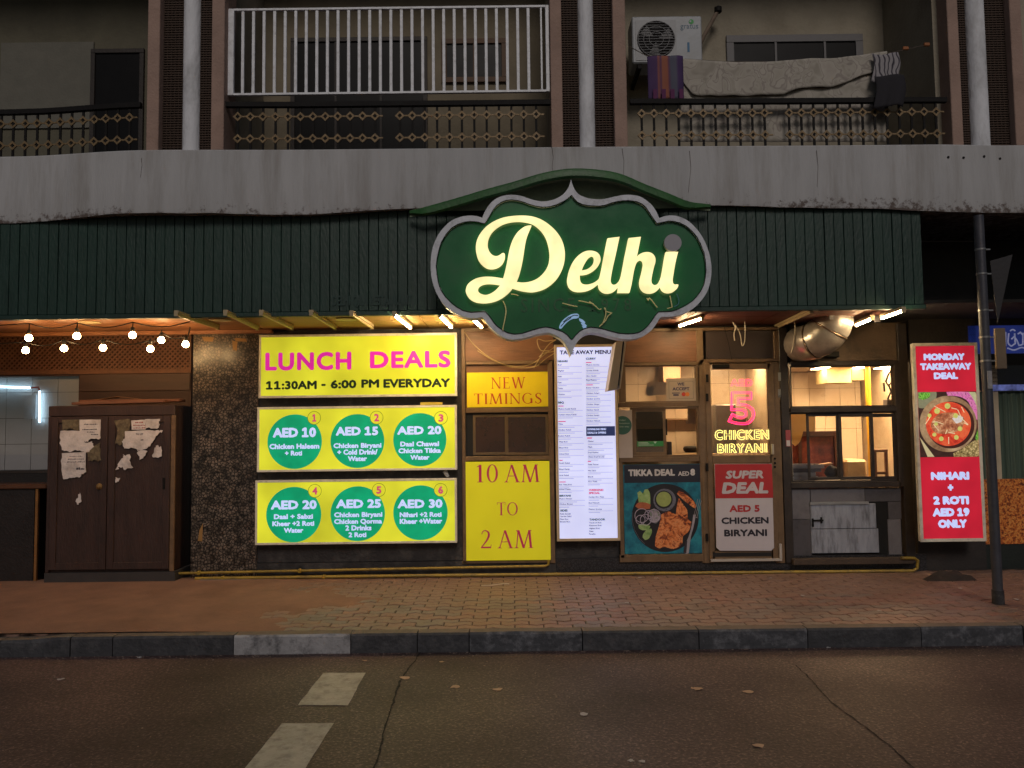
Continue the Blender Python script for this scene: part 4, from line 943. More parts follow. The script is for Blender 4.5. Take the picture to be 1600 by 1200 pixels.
# window with pale tiles and an LED strip behind the glass
wf = MB().box(X0, xw1-.003, bayY-.008, bayY+.05, z738-.0, z738+.03).build('tiled_window', blackf, shop)
tilew = mat('white_tile', (196, 192, 192), .35, var=.1, scale=3, bump=.05)
tw, th = .30, .30; z = z738+.03; r = 0; t0_ = None
while z < z588-.01:
    x = xw1-.01
    while x > -7.9:
        h = min(th, z588-z)
        MB().box(max(x-tw, -8)+.003, x-.003, bayY+.12, bayY+.135, z+.003, z+h-.003).build('tile', tilew, wf)
        x -= tw
    z += th
MB().box(X0, xw1+.1, bayY+.136, bayY+.15, z738-.1, z588+.1).build('grout', mat('grout', (110, 106, 104), .9), wf)
MB().box(X0, xw1-.004, bayY+.01, bayY+.016, z738+.031, z588-.001).build('glass_pane', glass('window_glass'), wf)
lc = lit('led_cool', (190, 232, 255), 7, var=0); ld = thing('led_strip', 'cool white LED strip bent down at its end behind the left window', 'led strip', W(30, 610, bayY+.08))
pa = [W(u, v, bayY+.08) for u, v in ((-30, 603), (20, 605), (47, 606))]; MB().tube(pa, .011, 8).build('strip', lc, ld)
MB().tube([W(62, 611, bayY+.08), W(62, 660, bayY+.08)], .011, 8).build('strip', lc, ld)
MB().tube([W(48, 606, bayY+.08), W(60, 605, bayY+.08), W(62, 611, bayY+.08)], .010, 8).build('corner', mat('led_corner', (176, 70, 70), .5, bump=0), ld)
# a white panel stuck to the glass
pb('paper_roll', 38, 617, 56, 655, bayY+.1, .015, mat('paper_white', (196, 196, 200), .8), wf)
# counter
cY = -.12
X0c, X1c = W(-420, 760, cY).x, W(72, 760, cY).x; zc = W(40, 757, cY).z
ct = thing('counter', 'dark wooden counter with a light metal edge at the far left', 'counter', ((X0c+X1c)/2, 0, -.0))
wood = mat('counter_wood', (84, 54, 38), .3, var=.3, scale=4, bump=.1, stretch=(.4, 2, 1)); dkw = mat('counter_front', (34, 26, 24), .5, var=.3, bump=.2)
MB().box(X0c, X1c, cY, bayY-.002, zc-.05, zc).build('top', wood, ct, bevel=.01)
MB().box(X0c, W(53, 820, cY+.03).x, cY+.03, bayY-.003, 0, zc-.052).build('front', dkw, ct)
x = W(57, 820, cY+.02).x; MB().box(x-.014, x+.014, cY+.012, cY+.04, 0, zc-.052).build('corner_post', mat('brass_edge', (150, 104, 60), .4, metal=.4, bump=.05), ct)
# ---------------------------------------------------------------- the old two-door cabinet with torn posters
kY = -.2
cw = mat('cabinet_brown', (58, 38, 32), .5, var=.3, scale=4, bump=.25, bscale=30, dirt=(38, 27, 24), dscale=5, damt=.6, stretch=(2, 1, .5))
cedge = mat('cabinet_worn_edge', (112, 84, 58), .6, var=.3, scale=9, bump=.3, dirt=(62, 44, 34), dscale=7, damt=.6)
X0, X1, Z0, Z1 = R(74, 634, 271, 894, kY)
cb = thing('cabinet', 'tall dark brown two-door wooden cabinet covered in torn notices', 'cabinet', ((X0+X1)/2, kY+.2, Z0))
q = MB(); q.box(X0, X1, kY+.025, bayY-.02, Z0, Z1).build('carcass', cw, cb, bevel=.006)
MB().box(X0-.005, X1+.006, kY-.004, kY+.024, Z1-.11, Z1+.004).build('top_rail', cw, cb, bevel=.006)
MB().box(X1-.035, X1+.012, kY-.002, kY+.024, Z0, Z1-.112).build('side_post', cedge, cb, bevel=.004)
MB().box(X0-.006, X0+.03, kY-.002, kY+.024, Z0, Z1-.112).build('side_post', cw, cb, bevel=.004)
xm = W(168, 760, kY).x
for a, b in ((X0+.033, xm-.004), (xm+.004, X1-.038)):
    d = MB().box(a, b, kY+.004, kY+.024, Z0+.03, Z1-.115).build('door', cw, cb, bevel=.003)
    w = .075; za, zb = Z0+.03, Z1-.115; q = MB()
    q.box(a, a+w, kY-.012, kY+.003, za, zb); q.box(b-w, b, kY-.012, kY+.003, za, zb); q.box(a+w, b-w, kY-.011, kY+.003, za, za+w); q.box(a+w, b-w, kY-.011, kY+.003, zb-w*.9, zb)
    q.build('door_frame', cw, d, bevel=.003)
    if a < xm-.1:
        p = W(156, 760, kY); MB().lathe((p.x, kY-.012, p.z), [(.035, 0), (.033, .006), (.012, .01), (.012, .022), (.02, .026), (.0001, .03)], 16, axis='Y').build('lock', mat('old_brass', (140, 108, 66), .4, metal=.6, bump=.1), d, smooth=True)
    else:
        p = W(257, 755, kY); MB().box(p.x-.012, p.x+.012, kY-.022, kY-.012, p.z-.06, p.z+.06).build('hinge', rail_m, d)
MB().box(X0-.01, X1+.03, kY-.005, bayY-.02, -.02, Z0-.002).build('plinth', mat('cabinet_plinth', (56, 50, 48), .8, var=.3, dirt=(46, 40, 40), dscale=4), cb)
bdm = mat('loose_board', (112, 70, 50), .7, var=.3, scale=5, bump=.3, stretch=(.4, 1, 2))
for (u0, v0, u1, v1, y, lab) in ((118, 631, 262, 627, -.12, 'loose reddish board lying across the cabinet top, the lower one'), (130, 626, 285, 624, .0, 'long thin loose board lying on top of the cabinet, the upper one')):
    a, b = W(u0, v0, y), W(u1, v1, y); a.z = max(a.z, Z1+.022); b.z = max(b.z, Z1+.022)
    if 'upper' in lab: a.z = b.z = Z1+.058
    MB().bar(a, b, .16, .03).build('loose_board', bdm, None, label=lab, cat='board', bevel=.003)
a = Vector((W(150, 620, .05).x, .05, Z1+.076)); b = Vector((W(225, 620, .05).x, .05, Z1+.076)); m = (a+b)/2
MB().add([a+Vector((0, -.05, 0)), m+Vector((0, -.05, .035)), b+Vector((0, -.05, 0)), a+Vector((0, .05, 0)), m+Vector((0, .05, .035)), b+Vector((0, .05, 0))], [(0, 1, 4, 3), (1, 2, 5, 4)]).build('cardboard', mat('cardboard', (128, 92, 62), .85), None, label='bent piece of cardboard resting on the boards on the cabinet', cat='cardboard', solid=.004)
# torn notices: ragged paper shapes with print
papm = mat('old_paper', (206, 196, 194), .9, var=.12, scale=9, bump=.3, bscale=25, dirt=(124, 112, 106), dscale=6, damt=.5)
glue = mat('glue_residue', (104, 92, 72), .9, var=.4, scale=25, bump=.2, dirt=(58, 44, 36), dscale=14, damt=.9)
inkm = mat('notice_ink', (52, 50, 62), .9, bump=0); redm = mat('notice_red', (150, 62, 58), .9, bump=0)
def zc_(pts): return [W(60+x/4, 610+y/4, kY) for x, y in pts]
def paper(pts, name, label, m=None, Y=kY-.0135, rag=.008, sub=5, print_=(), cat='notice', tear=()):
    P_ = zc_(pts); o = []
    for i in range(len(P_)):
        a, b = P_[i], P_[(i+1) % len(P_)]
        for j in range(sub):
            p = a+(b-a)*(j/sub); k = rag*(2.6 if i in tear else .5); o.append((p.x+k*noise.noise((p.x*60, p.z*60, i)), p.z+k*noise.noise((p.x*60, p.z*60, 9+i))))
    q = filled([o], Y, .0012); ob = q.build(name, m or papm, None, label=label, cat=cat)
    for (s, x0, y0, x1, y1, mm) in print_:
        q = MB()
        if s: txt(q, s, 60+x0/4, 610+y0/4, 60+x1/4, 610+y1/4, Y-.0006, bold=.04)
        else:                       # a line too worn to read: broken dashes of ink
            X0, X1, Z0, Z1 = R(60+x0/4, 610+y0/4, 60+x1/4, 610+y1/4, Y); x = X0
            while x < X1-.004:
                w = random.uniform(.006, .02); h = (Z1-Z0)*random.uniform(.45, .9); q.add([(x, Y-.0006, Z0), (min(x+w, X1), Y-.0006, Z0+.001), (min(x+w, X1), Y-.0006, Z0+h), (x, Y-.0006, Z0+h*.9)], [(0, 1, 2, 3)]); x += w+random.uniform(.002, .007)
        q.build('print', mm, ob)
    return ob
paper([(152, 185), (260, 182), (258, 250), (215, 235), (180, 248), (155, 245)], 'torn_notice', 'torn scrap of notice at the top left corner of the left cabinet door', tear=(1, 2, 3, 4), m=glue)
paper([(262, 182), (395, 182), (390, 304), (330, 302), (300, 325), (262, 300)], 'torn_notice', 'white notice at the top right of the left cabinet door', tear=(2, 3, 4), print_=((None, 285, 205, 368, 215, inkm), (None, 275, 238, 365, 247, inkm), (None, 305, 256, 352, 263, inkm), (None, 330, 270, 378, 279, inkm)), Y=kY-.0155)
paper([(142, 252), (262, 252), (262, 300), (300, 330), (340, 318), (352, 350), (310, 390), (250, 372), (200, 385), (150, 372), (138, 300)], 'torn_notice', 'creased blank torn notice in the middle of the left cabinet door', tear=(2, 3, 4, 5, 6, 7, 8, 9))
paper([(152, 392), (300, 385), (300, 510), (262, 540), (225, 545), (165, 556), (150, 520)], 'torn_notice', 'lowest notice on the left cabinet door with lines of print', tear=(2, 3, 4, 5, 6), print_=((None, 195, 408, 278, 414, inkm), (None, 185, 425, 285, 432, inkm), (None, 180, 442, 292, 450, inkm), (None, 236, 478, 292, 496, inkm)), Y=kY-.0155)
paper([(310, 372), (385, 330), (392, 440), (345, 438), (315, 440)], 'glue_patch', 'dark glue patch right of the notices on the left cabinet door', m=glue, tear=(0, 1, 2, 3, 4), Y=kY-.013, cat='glue residue')
paper([(478, 185), (580, 182), (575, 250), (540, 290), (520, 340), (480, 330), (500, 250)], 'glue_patch', 'olive glue patch at the top left of the right cabinet door', m=glue, tear=range(7), Y=kY-.013, cat='glue residue')
paper([(585, 188), (672, 183), (675, 244), (588, 246)], 'notice', 'small red lettered notice at the top of the right cabinet door', print_=((None, 605, 192, 655, 204, redm), (None, 592, 212, 668, 222, redm), (None, 595, 230, 668, 238, redm)), Y=kY-.0165)
paper([(672, 180), (762, 178), (760, 228), (740, 240), (676, 236)], 'torn_notice', 'torn white scrap right of the red lettered notice', tear=(1, 2, 3), Y=kY-.015)
paper([(545, 255), (735, 246), (778, 250), (735, 290), (705, 350), (650, 378), (600, 360), (540, 366), (525, 320), (545, 300)], 'torn_notice', 'big white TO LET notice on the right cabinet door', tear=(1, 2, 3, 4, 5, 6, 7, 8, 9), print_=(('TO LET', 608, 268, 656, 279, inkm), (None, 640, 298, 660, 314, inkm)), Y=kY-.015)
paper([(620, 370), (690, 376), (665, 415), (640, 430), (625, 400)], 'paper_scrap', 'ragged paper tail under the TO LET notice', tear=range(5), cat='paper scrap')
paper([(740, 338), (776, 360), (772, 415), (712, 418), (730, 375)], 'paper_scrap', 'ragged paper scrap at the right edge of the right cabinet door', tear=range(5), cat='paper scrap')
paper([(535, 405), (570, 402), (592, 480), (540, 495), (518, 480), (485, 498), (520, 430)], 'paper_scrap', 'ragged white paper scrap left of centre on the right cabinet door', tear=range(7), cat='paper scrap', rag=.012)
paper([(486, 540), (515, 548), (505, 572), (485, 574)], 'paper_scrap', 'tiny white scrap at the inner edge of the right cabinet door', tear=range(4), cat='paper scrap')
paper([(250, 655), (268, 640), (272, 690), (248, 714), (238, 690)], 'paper_scrap', 'small white torn scrap low on the left cabinet door', tear=range(5), cat='paper scrap')
# ---------------------------------------------------------------- back-lit signs
alu = mat('sign_aluminium', (222, 214, 198), .45, metal=0, var=.15, scale=12, bump=.05, dirt=(130, 116, 104), dscale=8, damt=.4)
yel = lit('lit_yellow', (220, 220, 50), .68, var=.26, scale=1.9); grn = lit('lit_green', (4, 154, 106), .82, var=.2, scale=5); wht = lit('lit_lavender_white', (196, 208, 255), .82, var=.05)
pnk = lit('lit_magenta', (208, 36, 150), .9, var=.1); dkg = lit('printed_dark_green', (22, 42, 20), .5, var=0); org = lit('printed_number', (196, 70, 110), .8, var=0); lgr = lit('printed_ring', (110, 120, 20), .6, var=0)
def lightbox(name, label, px, Y, depth, face, fw, cat='light box sign', group=None, fm=None):
    x0, x1, z0, z1 = R(*px, Y)
    t = thing(name, label, cat, ((x0+x1)/2, Y+depth/2, z0), group)
    MB().box(x0+.004, x1-.004, Y+.012, Y+depth, z0+.004, z1-.004).build('box', fm or alu, t)
    q = MB(); q.frame(*px, Y, .012, fw); q.build('frame', fm or alu, t, bevel=.002)
    MB().box(x0+fw, x1-fw, Y+.004, Y+.011, z0+fw, z1-fw).build('face', face, t)
    return t, Y+.0036
lY = -.13
t, ty = lightbox('lightbox_sign', 'wide yellow lit sign reading LUNCH DEALS in magenta', (404, 521.5, 714, 620.5), lY, .13, yel, .026, group='yellow lunch light boxes')
q = WB(); txt(q, 'LUNCH', 414.5, 550, 549, 578.5, ty, bold=.055, sp=.07, res=4); txt(q, 'DEALS', 578, 548, 704, 575, ty, bold=.055, sp=.05, res=4); q.build('lettering', pnk, t)
q = WB(); txt(q, '11:30AM', 415.5, 595, 495, 608.5, ty, bold=.07, sp=.01); txt(q, '-', 502, 593, 509, 606, ty, bold=.08); txt(q, '6:00', 516.5, 593.5, 557, 607, ty, bold=.07); txt(q, 'PM', 564.5, 592.5, 592.5, 606, ty, bold=.07); txt(q, 'EVERYDAY', 599, 591.5, 703.5, 605.5, ty, bold=.07); q.build('lettering', dkg, t)
def deals(label, px, items, extra):
    t, ty = lightbox('lightbox_sign', label, px, lY, .13, yel, .024, group='yellow lunch light boxes')
    for cu_, cv, rr, num, nu, nv, price, pl, lines in items:
        p = W(cu_, cv, ty); e = W(cu_+rr, cv, ty); R_ = e.x-p.x
        c = disc(MB(), p.x, p.z, R_, ty-.0012, 56, D=.001).build('price_disc', grn, t)
        q = WB(); txt(q, price[0], price[1], pl[0], price[2], pl[1], ty-.0018, bold=.075, sp=.0)
        for s, a, b, v0, v1 in lines: txt(q, s, a, v0, b, v1, ty-.0018, bold=.07)
        q.build('lettering', wht, c)
        n_ = W(nu, nv, ty); q = disc(MB(), n_.x, n_.z, .073, ty-.0024, 36, D=.0006).build('number_disc', yel, t)
        ring(MB(), n_.x, n_.z, .074, .005, ty-.003).build('ring', lgr, q)
        q2 = MB(); w = 3.2 if num == '1' else 4.0; txt(q2, num, nu-w, nv-6, nu+w, nv+6, ty-.0032, bold=.06); q2.build('number', org, q)
    return t
deals('yellow lit sign with green discs priced AED 10, 15 and 20, middle of the stack', (401.5, 634.5, 714, 736), [
 (460.5, 690, 42.5, '1', 491, 653, ('AED 10', 426, 494), (668, 683.5), [('Chicken Haleem', 421, 499, 693, 701.5), ('+ Roti', 445, 472, 704, 712)]),
 (558.5, 689, 42, '2', 588.5, 652.5, ('AED 15', 524.5, 591), (666.5, 680.5), [('Chicken Biryani', 521, 596, 692, 700), ('+ Cold Drink/', 527, 590, 702, 710.5), ('Water', 543.5, 573.5, 712.5, 720.5)]),
 (656, 687, 41.5, '3', 689, 653, ('AED 20', 620.5, 690), (665.5, 679), [('Daal Chawal', 625.5, 686, 689.5, 697.5), ('Chicken Tikka', 622.5, 689, 700, 708), ('Water', 641, 671, 710.5, 718.5)])], None)
deals('yellow lit sign with green discs priced AED 20, 25 and 30, lowest of the stack', (398.5, 749, 714, 850), [
 (459, 804, 43, '4', 492, 767, ('AED 20', 423, 495), (781.5, 796), [('Daal + Sabzi', 428, 489, 803, 811), ('Kheer +2 Roti', 425.5, 491, 814, 822), ('Water', 443.5, 474, 824.5, 832.5)]),
 (559, 802.5, 42.5, '5', 592, 765.5, ('AED 25', 525, 595.5), (780, 794), [('Chicken Biryani', 522, 597.5, 800, 808), ('Chicken Qorma', 522, 597, 810.5, 818.5), ('2 Drinks', 539.5, 580.5, 820.5, 829), ('2 Roti', 544.5, 572.5, 831.5, 839.5)]),
 (657, 801, 42.5, '6', 688.5, 765.5, ('AED 30', 621, 691.5), (780, 794), [('Nihari +2 Roti', 624.5, 690, 800, 808), ('Kheer +Water', 624.5, 691, 810, 818.5)])], None)
# sticker, crushed cup on the ledges between the boxes
pb('yellow_sticker', 657, 628.5, 691, 632.5, -.125, .02, mat('pale_yellow', (190, 170, 60), .6), None, label='thin pale yellow strip showing above the middle light box', cat='strip')
p = W(700, 742, -.06)
MB().lathe((0, 0, 0), [(.018, 0), (.026, .07), (.028, .072), (.024, .07)], 12).build('paper_cup', mat('cup_white', (186, 184, 184), .7), None, label='crushed white paper cup on the ledge between the lower light boxes', cat='cup', origin=(0, 0, 0))
bpy.data.objects['paper_cup'].location = (p.x, -.06, p.z-.02); bpy.data.objects['paper_cup'].rotation_euler = (.1, -.5, 0)
# ---------------------------------------------------------------- the brown framed bay with the yellow opening hours
fY = -.045
X0b = W(722, 700, fY).x
for (u0, v0, u1, v1, m) in ((722, 513, 727.5, 880, bronze), (858, 564, 865.5, 880, bronze), (727.5, 564, 858, 569, bronze), (727.5, 637, 858, 644.5, bronze), (727.5, 712.5, 858, 719.5, bronze), (722, 876, 860, 880, bronze)):
    pb('frame_bar', u0, v0, u1, v1, fY, .05, m, bevel=.003)
pb('brown_panel', 723, 516, 864.5, 563.5, -.01, .012, brown)
pb('brown_panel', 728, 569.5, 857.5, 640, -.008, .01, brown)
pb('frame_bar', 722, 511, 985, 516, -.03, .04, bronze)
sl_w = pb('sliding_window', 728, 645, 857.5, 712, -.012, .014, mat('window_black', (12, 11, 11), .5, bump=0))
bfr = mat('window_alu_brown', (104, 86, 64), .4, metal=.25, var=.2, bump=.05)
wgl = mat('dark_window_glass', (54, 36, 32), .15, var=.25, scale=3, bump=0, spec=.8)
for (a, b) in ((739, 793), (790, 857)):
    q = MB(); q.frame(a, 647.5, b, 711, -.03 if a > 760 else -.022, .009, .03); fr = q.build('sash', bfr, sl_w, bevel=.002)
    pb('pane', a+4, 651, b-4, 707, -.0195 if a < 760 else -.027, .004, wgl, fr)
yp = mat('yellow_board', (244, 218, 30), .4, var=.08, scale=3, bump=.03); pp = mat('magenta_print', (158, 30, 84), .5, var=.1, bump=0); op = mat('red_print', (196, 66, 36), .5, var=.1, bump=0)
x0, x1, z0, z1 = R(729.5, 581.5, 857, 636, -.03)
t = thing('timing_board', 'small yellow board with NEW TIMINGS in red serif capitals', 'sign', ((x0+x1)/2, -.02, z0))
MB().box(x0, x1, -.03, -.012, z0, z1).build('board', yp, t, bevel=.002)
q = WB(); serif(q, 'NEW', 767, 589.5, 821, 607, -.0305); serif(q, 'TIMINGS', 740.5, 614.5, 846, 631, -.0305); q.build('lettering', op, t)
x0, x1, z0, z1 = R(728, 721, 859.5, 875.5, -.058)
t = thing('timing_board', 'tall yellow board with 10 AM TO 2 AM in magenta serif capitals', 'sign', ((x0+x1)/2, -.04, z0))
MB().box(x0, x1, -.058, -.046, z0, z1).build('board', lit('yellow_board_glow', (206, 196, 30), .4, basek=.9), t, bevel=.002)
q = WB()
for s, u0_, v0_, u1_, v1_ in (('10', 745, 726, 778, 753.5), ('AM', 788, 726, 843, 753.5), ('TO', 776.5, 785, 809, 805), ('2', 751.5, 828.5, 768, 856.5), ('AM', 777.5, 828.5, 833, 856.5)): serif(q, s, u0_, v0_, u1_, v1_, -.0585)
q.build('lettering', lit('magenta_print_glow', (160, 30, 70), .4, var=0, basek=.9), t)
# loose cream cables looping above the board
cabm = mat('cream_cable', (176, 150, 104), .5, bump=0)
def cable(pts, Y, label, r=.005, m=None, k=5):
    P_ = [W(u, v, Y) for u, v in pts]; P_ = [Vector((p[0], Y+.015*noise.noise((p[0]*5, p[1]*5, 0)), p[1])) for p in smooth_loop([(p.x, p.z) for p in P_], k, False, 170)]
    return MB().tube(P_, r, 6).build('cable', m or cabm, None, label=label, cat='cable')
cable([(726, 519), (738, 536), (760, 555), (790, 571), (815, 575), (838, 572), (852, 561), (866, 552)], -.07, 'cream cable drooping across the panel above the NEW TIMINGS board')
cable([(746, 548), (775, 565), (805, 572.5), (830, 569), (848, 556), (868, 541)], -.08, 'second cream cable drooping just above the longest one')
cable([(868, 531), (852, 533), (840, 530), (841, 541), (846, 548), (858, 548), (848, 553), (842, 558), (850, 552), (866, 549)], -.09, 'tangled cream cable loops left of the menu')
cable([(834, 575), (843, 560), (852, 545), (860, 536), (869, 531)], -.1, 'straight piece of cream cable rising to the scalloped sign')
# ---------------------------------------------------------------- take-away menu
men = lit('lit_menu_white', (212, 216, 255), .82, var=.1)
ink = lit('menu_ink', (44, 46, 84), .45, var=0, basek=.6); hd_i = lit('menu_heading', (24, 74, 88), .5, var=0, basek=.6); rd_i = lit('menu_red', (214, 62, 110), .7, var=0); rule = lit('menu_rule', (120, 124, 168), .6, var=0)
cream = mat('menu_frame_cream', (190, 168, 138), .45, var=.12, bump=.05)
mY = -.12
t, ty = lightbox('menu_board', 'tall white lit board headed TAKE AWAY MENU', (868, 538, 966.5, 845.5), mY, .12, men, .03, 'menu board', fm=cream)
def mp(x, y): return 860+x/7.5, 530+y/7.5     # pixels of an enlarged view of the board's upper half
def mq(x, y): return 860+x/7.055, 680+y/7.055
q = MB(); txt(q, 'TAKE AWAY MENU', 874.5, 547, 954.5, 553.5, ty, bold=.06); q.build('lettering', ink, t)
qh, qi, qr, ql = MB(), MB(), MB(), MB()
def head(s, f, x, y, k=1, red=False): u, v = f(x, y); txtl(qr if red else qh, s, u, v-1.7, v+1.7, ty, k, bold=.07)
def item(s, f, x, y, w, tail=True):
    u, v = f(x, y); kk = 7.5 if f is mp else 7.055
    txtl(qi, s, u, v-1.2, v+1.2, ty, .95, bold=.03, res=1)
    for dv, wd2, th in ((2.6, w/kk, .35), (4.9, w/kk*random.uniform(.35, .7), .55)):
        if tail or dv < 3: ql.pbox(u, v+dv, u+wd2, v+dv+th, ty, .0002)
head('NIHARI', mp, 85, 258, 1)
for s, y in (('Beef', 300), ('Maghaz', 369), ('Nalli', 438), ('Paya', 506), ('Tarka', 576), ('Chicken', 646)): item(s, mp, 88, y, 280)
head('BBQ', mp, 90, 742, 1)
for s, y in (('Mutton Seekh Kabab', 816), ('Turkish Adana Kabab', 884), ('Tikka', 994), ('Chicken Kabab', 1062), ('Reshmi Kabab', 1132)): item(s, mp, 93, y, 285)
for s, y in (('Malai Boti', 72), ('Bihari Boti', 138), ('Achari Boti', 206), ('Seekh Kabab', 306), ('Bihari Kabab', 374), ('Gola Kabab', 441), ('Fish Tikka Boti', 545), ('Achari Prawn', 595)): item(s, mq, 97, y, 270)
head('BIRYANI', mq, 100, 667, 1.0)
for s, y in (('Mutton Biryani', 700), ('Chicken Biryani', 758)): item(s, mq, 100, y, 280)
head('SIDES', mq, 108, 830, 1.0)
for s, y in (('Raita Special', 866), ('Garden Salad', 894), ('Plain Rice', 925), ('Biryani Rice', 953)): item(s, mq, 108, y, 0, False)
head('CURRY', mp, 415, 228, 1)
for s, y in (('Mutton Qorma', 300), ('Qeema Shimla', 366), ('Aloo Gosht', 430), ('Paya Mutton', 480), ('Butter Chicken', 568), ('Chicken Achari', 632), ('Chicken Qorma', 698), ('Chicken Ginger', 762), ('Chicken Handi', 828), ('Chicken Karahi', 892), ('Chicken Haleem', 956)): item(s, mp, 420, y, 290 if y > 550 else 250)
for s, y in (('Mutter', 66), ('Mash', 130), ('Daal Makhni', 190), ('Chana Daal Special', 238), ('Palak Paneer', 322), ('Mix Sabzi', 390), ('Bhindi', 458), ('Aloo Palak', 510)): item(s, mq, 415, y, 275)
head('WEEKEND', mq, 423, 604, 1, True); head('SPECIAL', mq, 423, 637, 1, True)
for s, y in (('Sunday Aloo Paya', 680), ('Beef Haleem', 745), ('Mutton Qorma', 815)): item(s, mq, 423, y, 270)
head('TANDOOR', mq, 428, 929, 1)
for s, y in (('Tandoori Roti', 964), ('Khameeri Roti', 994), ('Afghani Roti', 1026), ('Naan', 1058), ('Paratha', 1088)): item(s, mq, 428, y, 0, False)
for f, x, y, w in ((mp, 415, 274, 65), (mp, 92, 784, 62), (mp, 92, 965, 85), (mp, 420, 536, 75), (mp, 430, 1160, 55), (mq, 97, 278, 40), (mq, 97, 516, 75), (mq, 405, 30, 55), (mq, 410, 290, 40)):
    u, v = f(x, y); qr.pbox(u, v-.7, u+w/7.3, v+.6, ty, .0002)
for q, m, n_ in ((qh, hd_i, 'headings'), (qi, ink, 'item_print'), (qr, rd_i, 'red_print'), (ql, rule, 'rules')): q.build(n_, m, t, kind='stuff')
x0, x1, z0, z1 = R(916, 666, 961, 681, ty-.0006)
q = MB().box(x0, x1, ty-.0006, ty-.0002, z0, z1).build('download_strip', lit('menu_navy', (44, 54, 100), .6, var=0), t)
q2 = WB(); txt(q2, 'DOWNLOAD MENU', 918, 669, 947, 672.2, ty-.001, bold=.06); txt(q2, 'DEALS & OFFERS', 918, 674.5, 947, 677.7, ty-.001, bold=.06); q2.build('lettering', wht, q)
# small white box sign turned edge on, hanging in front of the menu
bY = -.62
P_ = [W(962, 534, bY), W(979, 532, bY), W(969.5, 607, bY), W(950, 610.5, bY)]
t = thing('box_sign', 'small white box sign hung edge on beside the take-away menu', 'box sign', P_[2])
a, b, c, d = [Vector((p.x, 0, p.z)) for p in P_]
m0 = a+(b-a)*.66; m1 = d+(c-d)*.76; q = MB()
def wedge(pts, ya, yb):
    mbx = MB(); mbx.prism([(p.x, p.z) for p in pts], ya, yb); return mbx
wedge([a, m0, m1, d], bY, bY+.28).build('side_panel', mat('box_sign_white', (190, 176, 160), .45, var=.08, bump=.03), t, bevel=.003)
wedge([m0+Vector((.001, 0, 0)), b+Vector((-.022, 0, 0)), c+Vector((-.016, 0, .03)), m1+Vector((.001, 0, .05))], bY+.01, bY+.28).build('edge_panel', mat('box_sign_edge', (24, 26, 40), .4, bump=0), t)
wedge([b+Vector((-.02, 0, 0)), b, c, c+Vector((-.014, 0, 0))], bY, bY+.28).build('face_panel', mat('box_sign_white', (0, 0, 0)), t)
for p in (a+(b-a)*.25, b-(b-a)*.1): MB().tube([Vector((p.x, bY+.1, p.z-.002)), Vector((p.x+.01, bY+.1, p.z+.12)), Vector((p.x, bY+.1, AZ+.014))], .004, 6).build('hanger', cabm, t)
x0, x1, z0, z1 = R(966.8, 640.5, 988, 715.5, -.05)
t = thing('rider_notice', 'narrow white board with a half round green sticker beside the order window', 'notice', ((x0+x1)/2, -.05, z0))
MB().box(x0, x1, -.05, -.03, z0, z1).build('board', mat('white_board', (186, 172, 164), .6, var=.08, bump=.03), t, bevel=.002)
cc = W(972.5, 664.5, -.051); rr = .103; pts = [(max(x0+.002, cc.x+rr*math.cos(k*.157)), cc.z+rr*math.sin(k*.157)) for k in range(40)]
k_ = MB().prism(pts, -.0515, -.0503).build('sticker', mat('sticker_green', (60, 104, 92), .5, var=.1, bump=0), t)
q = WB(); pw = mat('pale_print', (160, 180, 170), .6, bump=0)
for s, u0_, u1_, v in (('rider', 967.8, 978, 657.2), ('location', 967.8, 983.5, 662), ('this way', 967.8, 983, 667.2)): txt(q, s, u0_, v-1.9, u1_, v+.4, -.0519, bold=.03)
q.build('lettering', pw, k_)
# ---------------------------------------------------------------- order window
oY = -.045
for (u0, v0, u1, v1) in ((968, 512, 1222, 516.5), (968, 566, 1098, 571), (1093, 516.5, 1103, 880), (968, 628.5, 1093, 635.5), (968, 516.5, 976, 628.5), (1088.5, 571, 1093, 628.5), (976, 565.5, 976.2, 565.6)):
    if u1-u0 > 1: pb('frame_bar', u0, v0, u1, v1, oY, .1, bronze, bevel=.003)
pb('brown_panel', 976, 517, 1092.5, 565.5, -.02, .04, brown)
gp = glass('window_glass')
up = MB(); up.frame(976, 571, 1089, 628.5, -.03, .03, .012); up = up.build('upper_window', bronze, shop)
pb('glass_pane', 977.5, 572.5, 1087.5, 627.5, -.016, .005, gp, up)
X0, X1, Z0, Z1 = R(986, 636, 1093, 714, -.04)
lw = MB(); lw.frame(986, 636, 1093, 714, -.03, .07, .022); lw = lw.build('serving_window', bronze, shop, bevel=.002)
q = MB(); q.frame(989, 638.5, 1041, 711, -.02, .02, .032); sa = q.build('sash', bronze, lw, bevel=.002)
pb('glass_pane', 993, 642.5, 1037, 707, -.01, .005, glass('window_glass_dark', (.35, .36, .4)), sa)
pb('handle', 1040.5, 655, 1042.5, 680, -.026, .008, rail_m, sa)
pb('frame_bar', 968, 714.5, 1093, 721.5, oY, .1, bronze, bevel=.003)
